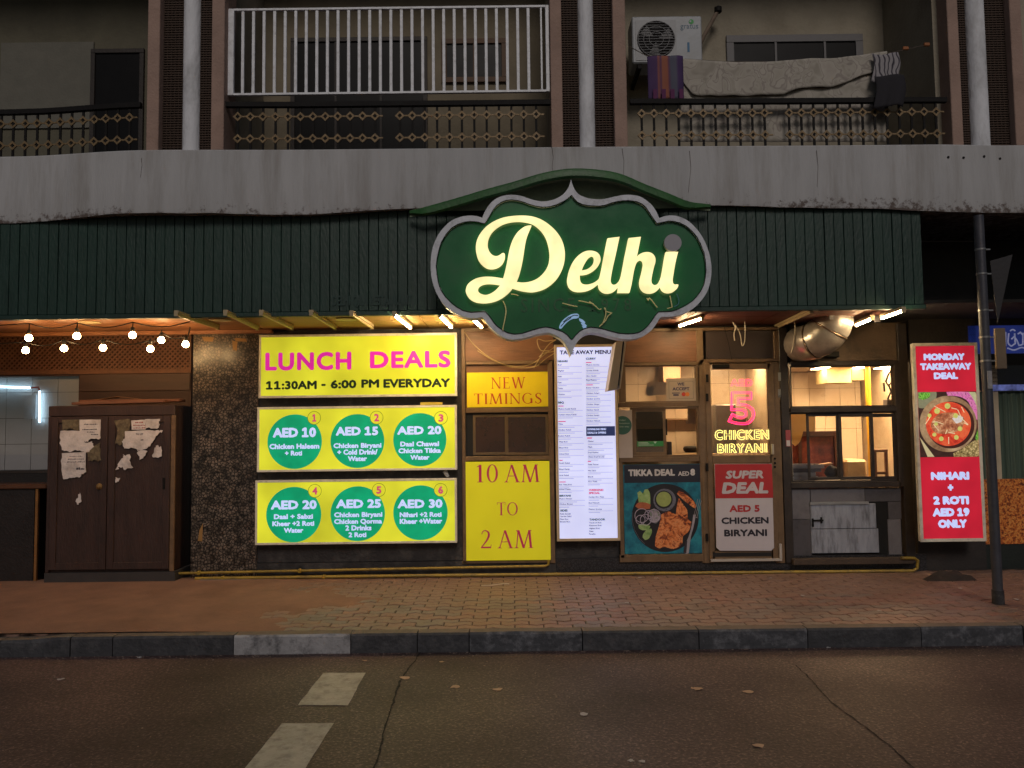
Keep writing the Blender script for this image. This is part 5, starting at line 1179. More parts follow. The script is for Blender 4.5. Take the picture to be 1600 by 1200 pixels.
# notes taped inside the glass
wp = paper_mat('note_paper', (214, 200, 186))
def note(u0, v0, u1, v1, Y, label, m=None): return pb('paper_note', u0, v0, u1, v1, Y, .0015, m or wp, None, label=label, cat='note')
note(995, 643.5, 1034.5, 667, .02, 'two pale sheets taped inside the sliding order window')
dn = note(995.5, 670, 1037.5, 689, .022, 'dark printed leaflet inside the sliding order window', mat('leaflet_dark', (46, 50, 62), .6, var=.5, scale=40, bump=0))
g_ = note(995.5, 689.5, 1037.5, 697.5, -.0135, 'green printed sticker low on the sliding order window', mat('leaflet_green', (44, 124, 62), .5, var=.15, bump=0))
q = MB()
for v, w in ((691.8, 15), (693.7, 17), (695.6, 24)): q.pbox(997.5, v-.5, 997.5+w, v+.3, -.0142, .0004)
q.build('print', mat('white_print', (190, 200, 190), .6, bump=0), g_)
q = MB(); q.prism([(lambda p: (p.x, p.z))(W(u, v, -.0142)) for u, v in ((1021, 690), (1026.5, 690), (1023.5, 693.2))][::-1], -.0142, -.0138); q.build('arrow', mat('white_print', (0, 0, 0)), g_)
note(1011, 597, 1040, 617.5, .03, 'blank sheet of paper behind the upper order window')
note(1009, 604, 1021, 619, .032, 'smaller blank sheet just behind the blank one in the upper order window')
x0, x1, z0, z1 = R(1041, 591, 1087.5, 627, -.02)
n_ = thing('payment_notice', 'cream notice reading WE ACCEPT with card logos in the upper order window', 'notice', ((x0+x1)/2, -.02, z0))
MB().box(x0, x1, -.0215, -.0195, z0, z1).build('sheet', wp, n_)
q = MB(); q.frame(1045, 595.5, 1083.5, 623, -.0222, .0005, .004); q.build('border', mat('notice_border', (150, 140, 130), .8, bump=0), n_)
nav = mat('navy_print', (52, 46, 92), .6, bump=0); q = WB(); txtc(q, 'WE', 1063.8, 597.5, 602.5, -.0225, bold=.06); txtc(q, 'ACCEPT', 1064, 605, 610, -.0225, bold=.06); q.build('lettering', nav, n_)
q = MB(); q.pbox(1050, 613.5, 1062, 614.8, -.0222, .0005); q.pbox(1052, 616, 1060.5, 618.4, -.0222, .0005); q.build('card_logo', nav, n_)
for u, c, Y in ((1068.3, (190, 50, 40), -.0222), (1074, (220, 130, 60), -.0226)):
    p = W(u, 616, Y); disc(MB(), p.x, p.z, .0235, Y, 20, D=.0003).build('card_logo', mat('logo_%d' % c[0], c, .6, bump=0), n_)
# tikka poster
pY = -.04
x0, x1, z0, z1 = R(975, 725.5, 1099, 865, pY)
for (u0, v0, u1, v1) in ((968.5, 721.8, 974.5, 872), (1098.5, 722, 1103, 880), (968.5, 866.5, 1098.3, 878)): pb('frame_bar', u0, v0, u1, v1, oY-.012, .06, bronze, bevel=.003)
t = thing('poster', 'TIKKA DEAL poster of grilled chicken on a black plate over teal', 'poster', ((x0+x1)/2, pY, z0))
MB().box(x0, x1, pY, pY+.02, z0, z1).build('backing', ramp_mat('poster_teal', [(.3, (12, 70, 92)), (.5, (24, 110, 132)), (.62, (40, 134, 150)), (.8, (18, 92, 112))], scale=7, rough=.45, bump=0), t)
pb('title_band', 975.3, 725.8, 1098.7, 754, pY-.0006, .0004, mat('poster_navy', (30, 32, 46), .5, var=.08, bump=0), t)
pwh = mat('poster_white', (196, 190, 190), .5, bump=0)
q = WB(); txt(q, 'TIKKA DEAL', 981.5, 733, 1054.5, 743.8, pY-.0012, bold=.075); txt(q, 'AED', 1059.5, 736.5, 1077, 743.4, pY-.0012, bold=.04); txt(q, '8', 1078.5, 732.3, 1086, 743.2, pY-.0012, bold=.09); q.build('lettering', pwh, t)
def pp_(pts): return [(lambda w: (w.x, w.z))(W(960+x/6.154, 700+y/6.154, pY)) for x, y in pts]
def lay(name, pts, m, d, k=4):
    o = [(p.x, p.y) for p in smooth_loop(pp_(pts), k)]
    return filled([o], pY-d, .0004).build(name, m, t)
def circ(cx, cy, r, n=26, ry=None): return [(cx+r*math.cos(2*math.pi*i/n), cy+(ry or r)*math.sin(2*math.pi*i/n)) for i in range(n)]
lay('plate', circ(488, 672, 322, 40, 328), mat('plate_black', (26, 24, 30), .45, var=.2, bump=0), .0012)
q = MB(); q.tube([Vector((a, pY-.0018, b)) for a, b in pp_([(172, 620), (172, 700), (195, 790), (240, 870), (290, 920)])], .0016, 4); q.build('plate_rim', mat('plate_glint', (120, 122, 140), .4, bump=0), t)
cuc = ramp_mat('cucumber', [(.3, (96, 140, 66)), (.55, (150, 176, 112)), (.8, (176, 196, 144))], scale=20, rough=.6, bump=0); skin = mat('cucumber_skin', (70, 112, 56), .5, bump=0)
lay('cucumber', [(220, 430), (245, 412), (275, 440), (290, 400), (320, 395), (342, 440), (345, 540), (300, 560), (235, 530)], cuc, .0024)
chick = ramp_mat('grilled_chicken', [(.34, (44, 18, 14)), (.43, (120, 52, 28)), (.5, (206, 112, 56)), (.58, (226, 150, 96)), (.64, (150, 66, 34)), (.74, (70, 28, 18))], scale=13, rough=.5, bump=0, detail=8, distort=.8)
lay('tomato', [(200, 560), (230, 525), (300, 525), (350, 545), (340, 585), (250, 590)], mat('tomato', (170, 92, 60), .5, var=.3, scale=20, bump=0), .0028)
lay('sauce_bowl', circ(482, 500, 108, 30), ramp_mat('bowl_grey', [(.3, (66, 66, 80)), (.5, (112, 110, 124)), (.7, (60, 60, 72))], scale=40, rough=.5, bump=0), .0024)
lay('bowl_shadow', circ(474, 496, 86, 30), mat('plate_black', (0, 0, 0)), .003)
lay('sauce', circ(474, 492, 72, 28), mat('green_sauce', (150, 160, 92), .5, var=.15, scale=20, bump=0), .0036)
lay('chicken', [(450, 640), (520, 610), (590, 640), (600, 560), (620, 480), (660, 540), (700, 600), (705, 680), (740, 710), (715, 800), (660, 850), (650, 920), (570, 970), (480, 950), (430, 965), (390, 940), (395, 860), (420, 780), (440, 700)], chick, .0026)
lay('chicken', [(600, 440), (625, 405), (680, 440), (760, 510), (790, 560), (770, 580), (700, 530), (640, 480)], chick, .003)
onion = mat('onion', (170, 158, 176), .5, var=.2, scale=30, bump=0)
for i, (cx, cy, r) in enumerate(((262, 650, 66), (300, 690, 52), (250, 690, 44), (380, 650, 60), (330, 640, 40))):
    q = MB(); P_ = pp_(circ(cx, cy, r, 22)); q.tube([Vector((a, pY-.0034-.0008*i, b)) for a, b in P_], .0042, 5, closed=True); q.build('onion_ring', onion, t)
lay('onion_heap', [(330, 610), (380, 580), (430, 620), (440, 680), (400, 725), (340, 710), (345, 660)], ramp_mat('onion_heap', [(.3, (90, 120, 70)), (.5, (150, 140, 152)), (.7, (178, 166, 180))], scale=38, rough=.6, bump=0), .0029)
for p_ in ([(230, 740), (280, 730), (345, 750), (330, 785), (270, 790), (235, 770)], [(275, 830), (310, 785), (355, 775), (360, 810), (330, 870), (295, 885), (270, 860)]): lay('cucumber', p_, cuc, .0052 if p_[0][0] == 230 else .0046)
fork = mat('fork_steel', (150, 144, 152), .4, bump=0, var=.2)
lay('fork', [(757, 640), (782, 640), (760, 760), (735, 850), (715, 1010), (690, 1018), (664, 1005), (680, 930), (720, 830), (745, 730)], fork, .0056, 3)
q = MB()
for (a, b) in (((762, 660), (800, 490)), ((775, 665), (822, 492)), ((790, 672), (835, 505)), ((762, 660), (800, 672))): q.tube([Vector((x, pY-.006, z)) for x, z in pp_([a, b])], .0022, 4)
q.build('fork_tines', fork, t)
lay('fork_handle', [(680, 900), (700, 890), (690, 1012), (662, 1005)], mat('fork_dark', (52, 44, 50), .4, bump=0), .0062, 2)
# ---------------------------------------------------------------- the glass door with the neon offer
pb('door_frame', 1103.4, 566, 1112, 880, oY, .1, bronze, bevel=.003); pb('door_frame', 1209, 566, 1222, 880, oY, .1, bronze, bevel=.003)
pb('door_frame', 1093.3, 560.5, 1222, 565.6, oY, .1, bronze, bevel=.003)
pb('brown_panel', 1103.4, 517, 1209, 560, -.02, .04, mat('dark_panel', (62, 50, 46), .45, var=.25, bump=.1, dirt=(44, 36, 34)))
pb('frame_bar', 1209.4, 517, 1222, 560, oY, .09, bronze, bevel=.003)
dY = -.06
door = MB()
for (u0, v0, u1, v1) in ((1105.5, 568, 1113.5, 878), (1203.5, 568, 1213, 878), (1113.5, 568, 1203.5, 576.5), (1113.5, 711.5, 1206, 723.5), (1113.5, 861, 1206, 878)): door.pbox(u0, v0, u1, v1, dY, .05)
door = door.build('door', bronze, shop, bevel=.003)
pb('kick_plate', 1114, 863.5, 1205.5, 869.5, dY-.004, .003, mat('kick_black', (26, 22, 20), .5, bump=0), door)
pb('glass_pane', 1113.5, 577, 1203.3, 711, dY+.02, .006, gp, door)
pb('handle', 1206, 694, 1209.6, 710, dY-.03, .03, mat('handle_white', (170, 160, 146), .4, bump=0), door, bevel=.004)
for v in (731, 841, 592, 622): pb('hinge', 1103.2, v-7, 1107, v+5, dY-.016, .016, rail_m, door)
for v in (589, 615): pb('reflector', 1216, v-7, 1220, v+6, oY-.006, .006, mat('silver_tape', (150, 148, 144), .3, metal=.4, bump=0), door)
q = MB()
for v in (716.5, 723.5, 729.5): p = W(1210.5, v, dY); disc(q, p.x, p.z, .012, dY-.012, 12, D=.012)
q.build('lock', rail_m, door)
pb('door_closer', 1114, 569, 1140, 575, dY-.05, .05, rail_m, door, bevel=.005)
pb('threshold_strip', 1111, 873.5, 1222, 877, dY-.03, .03, mat('white_strip', (176, 166, 158), .5, bump=0, var=.1), None, label='white plastic trim along the foot of the glass door', cat='trim strip')
pb('corner_strip', 1218.2, 850, 1222, 873.2, dY-.03, .03, mat('white_strip', (0, 0, 0)), None, label='short white upright trim at the foot of the glass door', cat='trim strip')
nr = lit('neon_red', (255, 36, 92), 4.2, var=0, basek=.3); ny2 = lit('neon_cream', (255, 236, 130), 3.2, var=0, basek=.3)
nY = dY+.015
nth = thing('neon_sign', 'neon sign in the door glass reading AED 5 CHICKEN BIRYANI in red and cream', 'neon sign', W(1158, 711, nY))
def neon(s, u0, v0, u1, v1, m, r, grow=.004, res=3):
    X0, X1, Z0, Z1 = R(u0, v0, u1, v1, nY); v, f = line_geo(s, .06+grow, 0, res); a = min(p[0] for p in v); b = max(p[0] for p in v); q = MB()
    for lp in loops_of(v, f):
        # open the stroke out a little so that the tube outlines the letter
        P2 = [Vector(p) for p in lp]; n = len(P2); O = []
        for i in range(n):
            d1 = (P2[i]-P2[i-1]); d2 = (P2[(i+1) % n]-P2[i])
            if d1.length < 1e-6 or d2.length < 1e-6: continue
            nn = (Vector((d1.y, -d1.x)).normalized()+Vector((d2.y, -d2.x)).normalized()); nn = nn.normalized() if nn.length > .3 else Vector((0, 0)); O.append(P2[i]+nn*grow)
        q.tube([(X0+(p.x-a)/(b-a)*(X1-X0), nY, Z0+p.y/CAP*(Z1-Z0)) for p in O], r, 6, closed=True)
    return q.build('neon_lettering', m, nth, smooth='all')
neon('AED', 1142, 593, 1175, 603, nr, .0028, .03)
five = [(1143, 612.5), (1174.5, 612.5), (1174.5, 624), (1154.5, 624), (1155, 631), (1166, 632), (1176, 638), (1179, 647), (1176, 656), (1168, 662.5), (1156, 663), (1147, 661.5), (1138, 658.5), (1144, 646), (1152, 650), (1160, 651.5), (1165, 648.5), (1164, 643.5), (1158, 641.5), (1142, 641.5)]
q = MB()
for s, r in ((1, .0055),):
    P_ = smooth_loop([(lambda p: (p.x, p.z))(W(u, v, nY)) for u, v in five], 4, True, 50); q.tube([(p.x, nY, p.y) for p in P_], r, 6, closed=True)
inn5 = [(1145.5, 615), (1172, 615), (1172, 621.5), (1151.8, 621.5), (1152, 633.5), (1164, 634.5), (1173, 640), (1176, 647), (1173.5, 654), (1166.5, 660), (1156, 660.3), (1148, 659), (1141.5, 657), (1145, 649.8), (1152, 653), (1160, 654.2), (1167.8, 649), (1166.5, 641.5), (1159, 638.8), (1144.5, 638.8)]
P_ = smooth_loop([(lambda p: (p.x, p.z))(W(u, v, nY)) for u, v in inn5], 4, True, 50); q.tube([(p.x, nY, p.y) for p in P_], .0028, 6, closed=True)
q.build('neon_numeral', nr, nth, smooth='all')
neon('CHICKEN', 1118, 672.5, 1200.5, 686, ny2, .0026, .042); neon('BIRYANI', 1122, 694, 1197.5, 706.5, ny2, .0026, .042)
MB().pbox(1115, 579, 1202.5, 709.5, nY+.012, .002).build('clear_panel', glass('acrylic', (.96, .95, .94), .5), nth)
# super deal board hung on the door
sY = dY-.022
pts = [(lambda p: (p.x, p.z))(W(u, v, sY)) for u, v in ((1116.5, 725), (1206, 724.5), (1209.5, 856), (1205, 860.5), (1125, 860.5), (1119.5, 855.5))]
t = thing('deal_board', 'SUPER DEAL board, red above and white below, hung on the lower door', 'sign', W(1163, 860, sY))
filled([pts], sY, .012).build('board', mat('board_white', (192, 184, 190), .45, var=.05, bump=.02), t)
rp = [(lambda p: (p.x, p.z))(W(u, v, sY)) for u, v in ((1116.8, 725.3), (1205.8, 724.8), (1208.2, 778), (1117.8, 778.8))]
filled([rp], sY-.0006, .0004).build('red_field', mat('board_red', (172, 44, 48), .45, var=.08, bump=0), t)
q = WB(); txt(q, 'SUPER', 1133.5, 735, 1193, 747.8, sY-.0012, bold=.075, shear=.16); txt(q, 'DEAL', 1127.5, 753, 1200.5, 771.5, sY-.0012, bold=.085, shear=.14); q.build('lettering', mat('board_white', (0, 0, 0)), t)
q = MB(); txt(q, 'AED 5', 1139.5, 789, 1187, 800, sY-.0008, bold=.07); q.build('lettering', mat('board_red', (0, 0, 0)), t)
q = WB(); txt(q, 'CHICKEN', 1127, 808, 1201, 818.5, sY-.0008, bold=.07); txt(q, 'BIRYANI', 1131.5, 827, 1198.5, 838, sY-.0008, bold=.07); q.build('lettering', mat('board_black', (34, 30, 42), .5, bump=0), t)
# wires dangling from the soffit over the door
wc = mat('white_cord', (196, 184, 166), .5, bump=0)
cable([(1143, 500), (1149, 511), (1147, 522), (1148, 532)], -.2, 'short white cord dangling in front of the panel above the door', .006, wc)
cable([(1146, 504), (1156, 520), (1160, 540), (1164, 532), (1164, 508), (1162, 492)], -.24, 'looped white cord hanging from the soffit over the door', .005, wc)
cable([(1131, 508), (1138, 536), (1144, 562)], -.1, 'thin dark wire running down to the door closer', .003, rail_m)
sb = pb('bell_button', 1228, 672, 1235.5, 698, oY-.012, .012, mat('button_pink', (150, 70, 74), .5, bump=0, var=.2), None, label='small pink and white label on the dark post between the door and kitchen', cat='label', bevel=.002)
pb('plate', 1229, 688, 1234.5, 697, oY-.0145, .002, pwh, sb)
# ---------------------------------------------------------------- kitchen front: sooty frames, panes, grey tiles, hatch, duct
kF = -.05
for (u0, v0, u1, v1) in ((1222.5, 512, 1235, 880), (1401, 564, 1409, 760), (1409.5, 505, 1424, 880), (1235.2, 564, 1401, 571.5), (1235.2, 635.5, 1401, 644), (1235.2, 753, 1409, 762)):
    pb('sooty_frame_bar', u0, v0, u1, v1, kF, .1, blackf, bevel=.004)
pb('sooty_panel', 1235.2, 505, 1409.3, 563.5, -.01, .04, mat('sooty_panel', (92, 74, 58), .6, var=.3, scale=3, bump=.2, dirt=(40, 34, 30), dscale=2.5, damt=.8))
kw = MB(); kw.frame(1235.2, 571.5, 1401, 635.5, -.02, .04, .012); kw = kw.build('kitchen_window', blackf, shop)
pb('glass_pane', 1236.5, 573, 1399.5, 634, -.005, .005, gp, kw)
ks = MB(); ks.frame(1235.2, 644, 1401, 752.8, -.02, .05, .016); ks = ks.build('kitchen_slider', blackf, shop)
for u0_, u1_, Y, w in ((1261, 1312, -.012, .032), (1311, 1366, -.026, .038), (1359, 1401, -.011, .04)):
    q = MB(); q.frame(u0_, 646, u1_, 750, Y, .012, w); o = q.build('sash', blackf, ks, bevel=.004); x0, x1, z0, z1 = R(u0_, 646, u1_, 750, Y)
    MB().box(x0+w, x1-w, Y+.004, Y+.008, z0+w, z1-w).build('glass_pane', gp, o)
# grey cladding tiles and the galvanised hatch below
gt = mat('grey_tile', (108, 104, 108), .5, var=.15, scale=4, bump=.08, dirt=(58, 52, 52), dscale=4, damt=.6)
gtd = mat('grey_tile_dark', (78, 74, 78), .5, var=.2, scale=4, bump=.08, dirt=(40, 36, 36), dscale=4, damt=.7)
tY = -.012
for (u0, v0, u1, v1, m) in ((1238, 763, 1266, 811, gt), (1266.6, 763, 1351, 784.5, gt), (1351.6, 763, 1408, 783.5, gtd), (1238, 811.6, 1268, 872, gtd), (1388, 784, 1408.5, 811, gtd), (1388, 811.6, 1408.5, 872, gt)):
    pb('grey_tile', u0, v0, u1, v1, tY, .03, m, bevel=.0015)
pb('tile_backing', 1235.5, 762.4, 1409, 875, .004, .02, darkb)
hz = mat('galvanised_sheet', (150, 153, 164), .45, metal=.15, var=.22, scale=5, bump=.15, bscale=20, dirt=(54, 50, 50), dscale=3.5, damt=.75, stretch=(3, 1, .6))
x0, x1, z0, z1 = R(1267, 787, 1372, 864, -.02)
ha = thing('hatch', 'grey galvanised metal hatch with a sliding bolt below the kitchen window', 'hatch', ((x0+x1)/2, -.02, z0))
zm = W(1320, 826, -.02).z; xr_ = W(1350, 830, -.02).x
MB().box(x0, x1-.02, -.028, -.006, zm+.003, z1).build('panel', hz, ha, bevel=.003); MB().box(x0, x1, -.026, -.006, z0, zm-.003).build('panel', hz, ha, bevel=.003)
MB().box(x0-.006, x1-.1, -.04, -.022, z1-.008, z1+.022).build('top_lip', mat('galvanised_edge', (150, 150, 152), .35, metal=.5, bump=.05), ha, bevel=.002)
q = MB()
q.box(W(1270, 813, -.03).x, W(1286, 813, -.03).x, -.045, -.0285, W(1278, 813, -.03).z-.008, W(1278, 813, -.03).z+.008); q.box(W(1268.5, 818, -.03).x, W(1271, 818, -.03).x, -.045, -.0285, W(1270, 823, -.03).z, W(1270, 810, -.03).z); q.box(W(1282, 815, -.03).x, W(1284, 815, -.03).x, -.05, -.0285, W(1283, 817, -.03).z, W(1283, 808, -.03).z)
q.build('bolt', rail_m, ha)
soot = mat('soot', (14, 12, 12), .9, bump=.1)
pts = [(lambda p: (p.x, p.z))(W(u, v, .0)) for u, v in ((1360, 784), (1387.5, 784), (1387.5, 872), (1374, 866), (1371, 838), (1370, 806), (1366, 793))]
filled([pts[::-1]], -.004, .006).build('soot_gap', soot, ha)
pb('ledge', 1240, 873, 1428, 882, -.12, .1, mat('ledge_stone', (70, 56, 46), .8, var=.3, bump=.3), None, label='narrow stained ledge under the grey tiles and hatch', cat='ledge', bevel=.004)
# steel duct elbow
dm = mat('duct_steel', (196, 188, 182), .32, metal=.6, var=.3, scale=4, bump=.12, bscale=14, dirt=(118, 88, 76), dscale=3, damt=.5)
dYc = -.42
def dp(u, v, r): p = W(u, v, dYc); return p
cl = [(1303, 468, 0), (1303, 488, 0), (1301, 503, 0), (1295, 517, .03), (1285, 527, .1), (1276, 531, .2), (1271, 532, .41)]
cp = [W(u, v, dYc)+Vector((0, dy, 0)) for u, v, dy in cl]
path = []
for i in range(len(cp)-1):
    a, b = cp[i], cp[i+1]; ta = (cp[i+1]-cp[max(i-1, 0)])/2; tb = (cp[min(i+2, len(cp)-1)]-cp[i])/2
    for k in range(4): t_ = k/4; path.append(a*(2*t_**3-3*t_**2+1)+ta*(t_**3-2*t_**2+t_)+b*(-2*t_**3+3*t_**2)+tb*(t_**3-t_**2))
path.append(cp[-1]); n = len(path); rad = [.192+.012*math.sin(math.pi*i/(n-1))+.003*math.sin(i*2.1) for i in range(n)]
du = thing('exhaust_duct', 'dented steel exhaust duct elbow coming out above the kitchen window', 'duct', path[-1])
sm = mat('duct_seam', (150, 128, 108), .3, metal=.8, bump=0)
for a, b in ((0, 11), (11, 18), (18, n-1)):
    q = MB(); q.tube(path[a:b+1], rad[a:b+1], 28, caps=False); q.build('duct_section', dm, du, smooth='all')
    if a: 
        c = path[a]; d = (path[a+1]-path[a-1]).normalized(); x = d.cross(Vector((0, 1, 0))).normalized(); y = d.cross(x)
        MB().tube([c+(x*math.cos(t*.2244)+y*math.sin(t*.2244))*(rad[a]+.002) for t in range(28)], .008, 6, closed=True).build('seam', sm, du, smooth='all')
pb('bracket_plate', 1296, 491, 1304, 499, dYc-.23, .01, mat('junction_grey', (116, 112, 116), .5), du)
nest = ramp_mat('greasy_lagging', [(.3, (22, 17, 15)), (.5, (52, 38, 32)), (.65, (74, 54, 44)), (.8, (34, 26, 22))], scale=26, rough=.9, bump=.8)
def lag(a, b):
    th = a*2*math.pi; ph = b*math.pi; c = W(1328, 496, -.12); r = 1+.25*noise.noise((math.cos(th)*2, math.sin(th)*2, ph*2))
    return (c.x+.15*r*math.sin(ph)*math.cos(th), c.y+.2*r*math.sin(ph)*math.sin(th), c.z+.1*r*math.cos(ph))
MB().grid(lag, 24, 12).build('greasy_lagging', nest, None, label='lump of dark greasy lagging packed beside the steel duct', cat='lagging', smooth='all')
cable([(1240, 500), (1243, 515), (1241, 535), (1236, 552)], -.3, 'pale cord hanging down the left side of the steel duct', .007, wc)
pb('loose_bracket', 1287, 549, 1312, 558, -.08, .06, rail_m, None, label='black bent bracket under the duct above the kitchen pane', cat='bracket', bevel=.006)
# ---------------------------------------------------------------- rooms behind the glass
kx0, kx1, kd, kz0, kz1 = W(962, 640, .1).x, W(1418, 640, .1).x+.9, 3.2, 0, 2.43
kt = mat('kitchen_tile', (206, 190, 166), .3, var=.08, scale=3, bump=.04, dirt=(170, 146, 118), dscale=3, damt=.4)
krm = mat('kitchen_paint', (190, 172, 146), .7, var=.1, bump=.05, dirt=(150, 128, 104), dscale=2, damt=.5)
grt = mat('kitchen_grout', (108, 92, 76), .9, bump=0)
room = thing('kitchen_room', None, None, (0, 1.6, 0), kind='structure')
MB().box(kx0, kx1, kd+.02, kd+.1, kz0, kz1).build('back_wall', grt, room)
MB().box(kx0-.1, kx0, .05, kd+.1, kz0, kz1).build('side_wall', krm, room); MB().box(kx1, kx1+.1, .05, kd+.1, kz0, kz1).build('side_wall', krm, room)
MB().box(kx0-.1, kx1+.1, .1, kd+.1, kz1, kz1+.05).build('ceiling', krm, room); MB().box(kx0-.1, kx1+.1, .1, kd+.1, -.06, .01).build('floor', gtd, room)
xp = W(1222, 640, .3).x
MB().box(xp-.03, xp+.03, .1, 1.9, kz0, kz1-.001).build('partition', krm, room)
tl = {}
def tiles(x0, x1, z0, z1, w, h, Y):
    x = x0
    while x < x1-.03:
        z = z0
        while z < z1-.03:
            ww, hh = min(w, x1-x), min(h, z1-z); k = (round(ww, 3), round(hh, 3))
            if k not in tl: tl[k] = MB().box(x+.0025, x+ww-.0025, Y, Y+.018, z+.0025, z+hh-.0025).build('tile', kt, room)
            else: copy_of(tl[k], (x+ww/2, Y+.009, z+.0025), room)
            z += h
        x += w
tiles(xp+.03, kx1-.02, .93, 2.42, .235, .62, kd)
tiles(kx0+.02, xp-.03, .93, 2.42, .24, .31, 1.55)
MB().box(kx0+.002, xp-.032, 1.57, 1.6, 0, kz1-.002).build('back_wall', grt, room)
# ceiling fittings of the kitchen and the order room
lampw = lit('kitchen_lamp', (255, 212, 158), 88, var=0)
def kl(x, y, w, d, label):
    t = thing('ceiling_panel_light', label, 'ceiling light', (x, y, kz1-.02), 'flat lamps on the kitchen ceiling')
    q = MB(); q.box(x-w/2-.02, x+w/2+.02, y-d/2-.02, y+d/2+.02, kz1-.018, kz1-.001); q.build('housing', pwh, t)
    MB().box(x-w/2, x+w/2, y-d/2, y+d/2, kz1-.024, kz1-.0185).build('diffuser', lampw, t)
for u, lab in ((1277, 'left flat lamp seen at the top of the kitchen pane'), (1336, 'middle flat lamp seen at the top of the kitchen pane'), (1376, 'right flat lamp seen at the top of the kitchen pane beside the yellow pipe')):
    kl(W(u, 580, 2.4).x, 1.55, .12, 1.85, lab)  # lamps stretched forward out of sight to brighten the front of the kitchen
kl(W(1060, 590, .9).x, .95, .22, .22, 'flat lamp inside the order window'); kl(W(1160, 590, .9).x, .95, .22, .22, 'flat lamp behind the glass of the neon door')
# yellow pipe, hood box, cupboards and gear
ypm = mat('yellow_pipe', (196, 150, 36), .4, var=.12, bump=.05)
p = W(1356, 600, 1.6); MB().tube([(p.x, 1.6, .9), (p.x, 1.6, 2.42)], .035, 14).build('gas_riser', ypm, None, label='yellow gas pipe standing inside the kitchen behind the upper pane', cat='pipe', smooth=True)
MB().box(W(1292, 590, 2.3).x, W(1330, 590, 2.3).x, 2.3, 2.7, W(1310, 598, 2.3).z, kz1-.002).build('extractor_hood', mat('hood_cream', (190, 170, 120), .6), None, label='cream extractor box under the kitchen ceiling', cat='extractor')
MB().box(W(1331, 590, 2.35).x, W(1350, 590, 2.35).x, 2.35, 2.7, W(1340, 594, 2.35).z, kz1-.002).build('wall_cupboard', mat('cupboard_olive', (120, 108, 70), .6), None, label='olive cupboard beside the cream extractor box', cat='cupboard')
rust = ramp_mat('rusty_panel', [(.3, (70, 28, 20)), (.5, (112, 46, 30)), (.6, (130, 62, 42)), (.7, (176, 140, 116)), (.75, (96, 38, 26))], scale=7, rough=.7, bump=.2, detail=9)
oY2 = 1.2
x0, x1, z0, z1 = R(1238, 676, 1309, 735, oY2)
ov = thing('oven', 'rust red metal oven front inside the kitchen slider', 'oven', ((x0+x1)/2, oY2, .6))
MB().box(x0, x1, oY2, oY2+.6, .6, z1).build('body', rust, ov, bevel=.01)
MB().box(x0-.02, x1+.02, oY2-.03, oY2, z1-.05, z1+.02).build('top_lip', mat('oven_dark', (70, 36, 28), .6), ov, bevel=.004)
for a in (.16, .95): MB().box(x0+(x1-x0)*a-.02, x0+(x1-x0)*a+.02, oY2-.025, oY2, .6, z1-.052).build('upright', mat('oven_dark', (0, 0, 0)), ov)
MB().box(W(1234, 700, .14).x, W(1405, 700, .14).x, .12, .75, .95, z0-.40 if False else W(1300, 750.5, .14).z).build('worktop', mat('steel_top', (130, 128, 128), .35, metal=.6), None, label='steel worktop just inside the kitchen slider', cat='worktop', bevel=.004)
tm = mat('tray_steel', (150, 148, 152), .3, metal=.7, var=.15, bump=.05); tz = W(1300, 750.5, .14).z+.002
for i, (w, c) in enumerate(((.30, tm), (.27, tm), (.33, mat('tray_dark', (84, 82, 88), .35, metal=.6)), (.36, tm))):
    xa = W(1237, 740, .2).x+.005*i
    q = MB(); q.box(xa, xa+w, .2, .5, tz, tz+.012); q.box(xa, xa+w, .2, .212, tz+.012, tz+.042); q.box(xa, xa+w, .488, .5, tz+.012, tz+.042); q.box(xa, xa+.012, .213, .487, tz+.012, tz+.042); q.box(xa+w-.012, xa+w, .213, .487, tz+.012, tz+.042)
    q.build('tray', c, None, label=('bottom tray of the steel stack in the kitchen slider', 'second tray from the bottom of the steel stack', 'darker third tray of the steel stack', 'widest tray on top of the steel stack')[i], cat='tray', group='stack of steel trays', bevel=.002); tz += .044
a, b = W(1262, 729, .6), W(1298, 724, .6)
MB().bar(a, b, .12, .02).build('bread_board', mat('light_wood', (170, 126, 84), .6), None, label='wooden bread paddle lying over the trays', cat='paddle', bevel=.003)
def bag(a, b2):
    th = a*2*math.pi; ph = b2*math.pi; c = W(1300, 738, .45); r = 1+.2*noise.noise((math.cos(th)*1.5, math.sin(th)*1.5, ph*1.5))
    return (c.x+.085*r*math.sin(ph)*math.cos(th), c.y+.07*r*math.sin(ph)*math.sin(th), c.z+.08*r*math.cos(ph))
MB().grid(bag, 20, 10).build('pot_cloth', mat('black_cloth', (26, 22, 20), .9), None, label='dark crumpled cloth beside the paddle in the kitchen slider', cat='cloth', smooth='all')
x0, x1, z0, z1 = R(1321, 718, 1356, 741, 1.0); MB().box(x0, x1, 1.0, 1.3, z0-.3, z1).build('dough_tub', mat('tub_cream', (196, 168, 122), .5), None, label='cream tub behind the middle kitchen sash', cat='tub', bevel=.03)
x0, x1, z0, z1 = R(1366, 702, 1388, 741, .9); wm_ = mat('crate_wood', (122, 88, 62), .7)
st_ = thing('wooden_stand', 'rough wooden stand frame behind the right kitchen sash', 'stand', ((x0+x1)/2, .9, z0-.2))
for a in (x0, x1-.035): MB().box(a, a+.035, .9, .94, z0-.2, z1-.035).build('leg', wm_, st_, bevel=.004)
MB().box(x0, x1, .895, .945, z1-.034, z1).build('top_bar', wm_, st_, bevel=.004); MB().box(x0+.036, x1-.036, .9, .93, z0, z0+.03).build('cross_bar', wm_, st_)
ap = paper_mat('apron_cloth', (214, 192, 150))
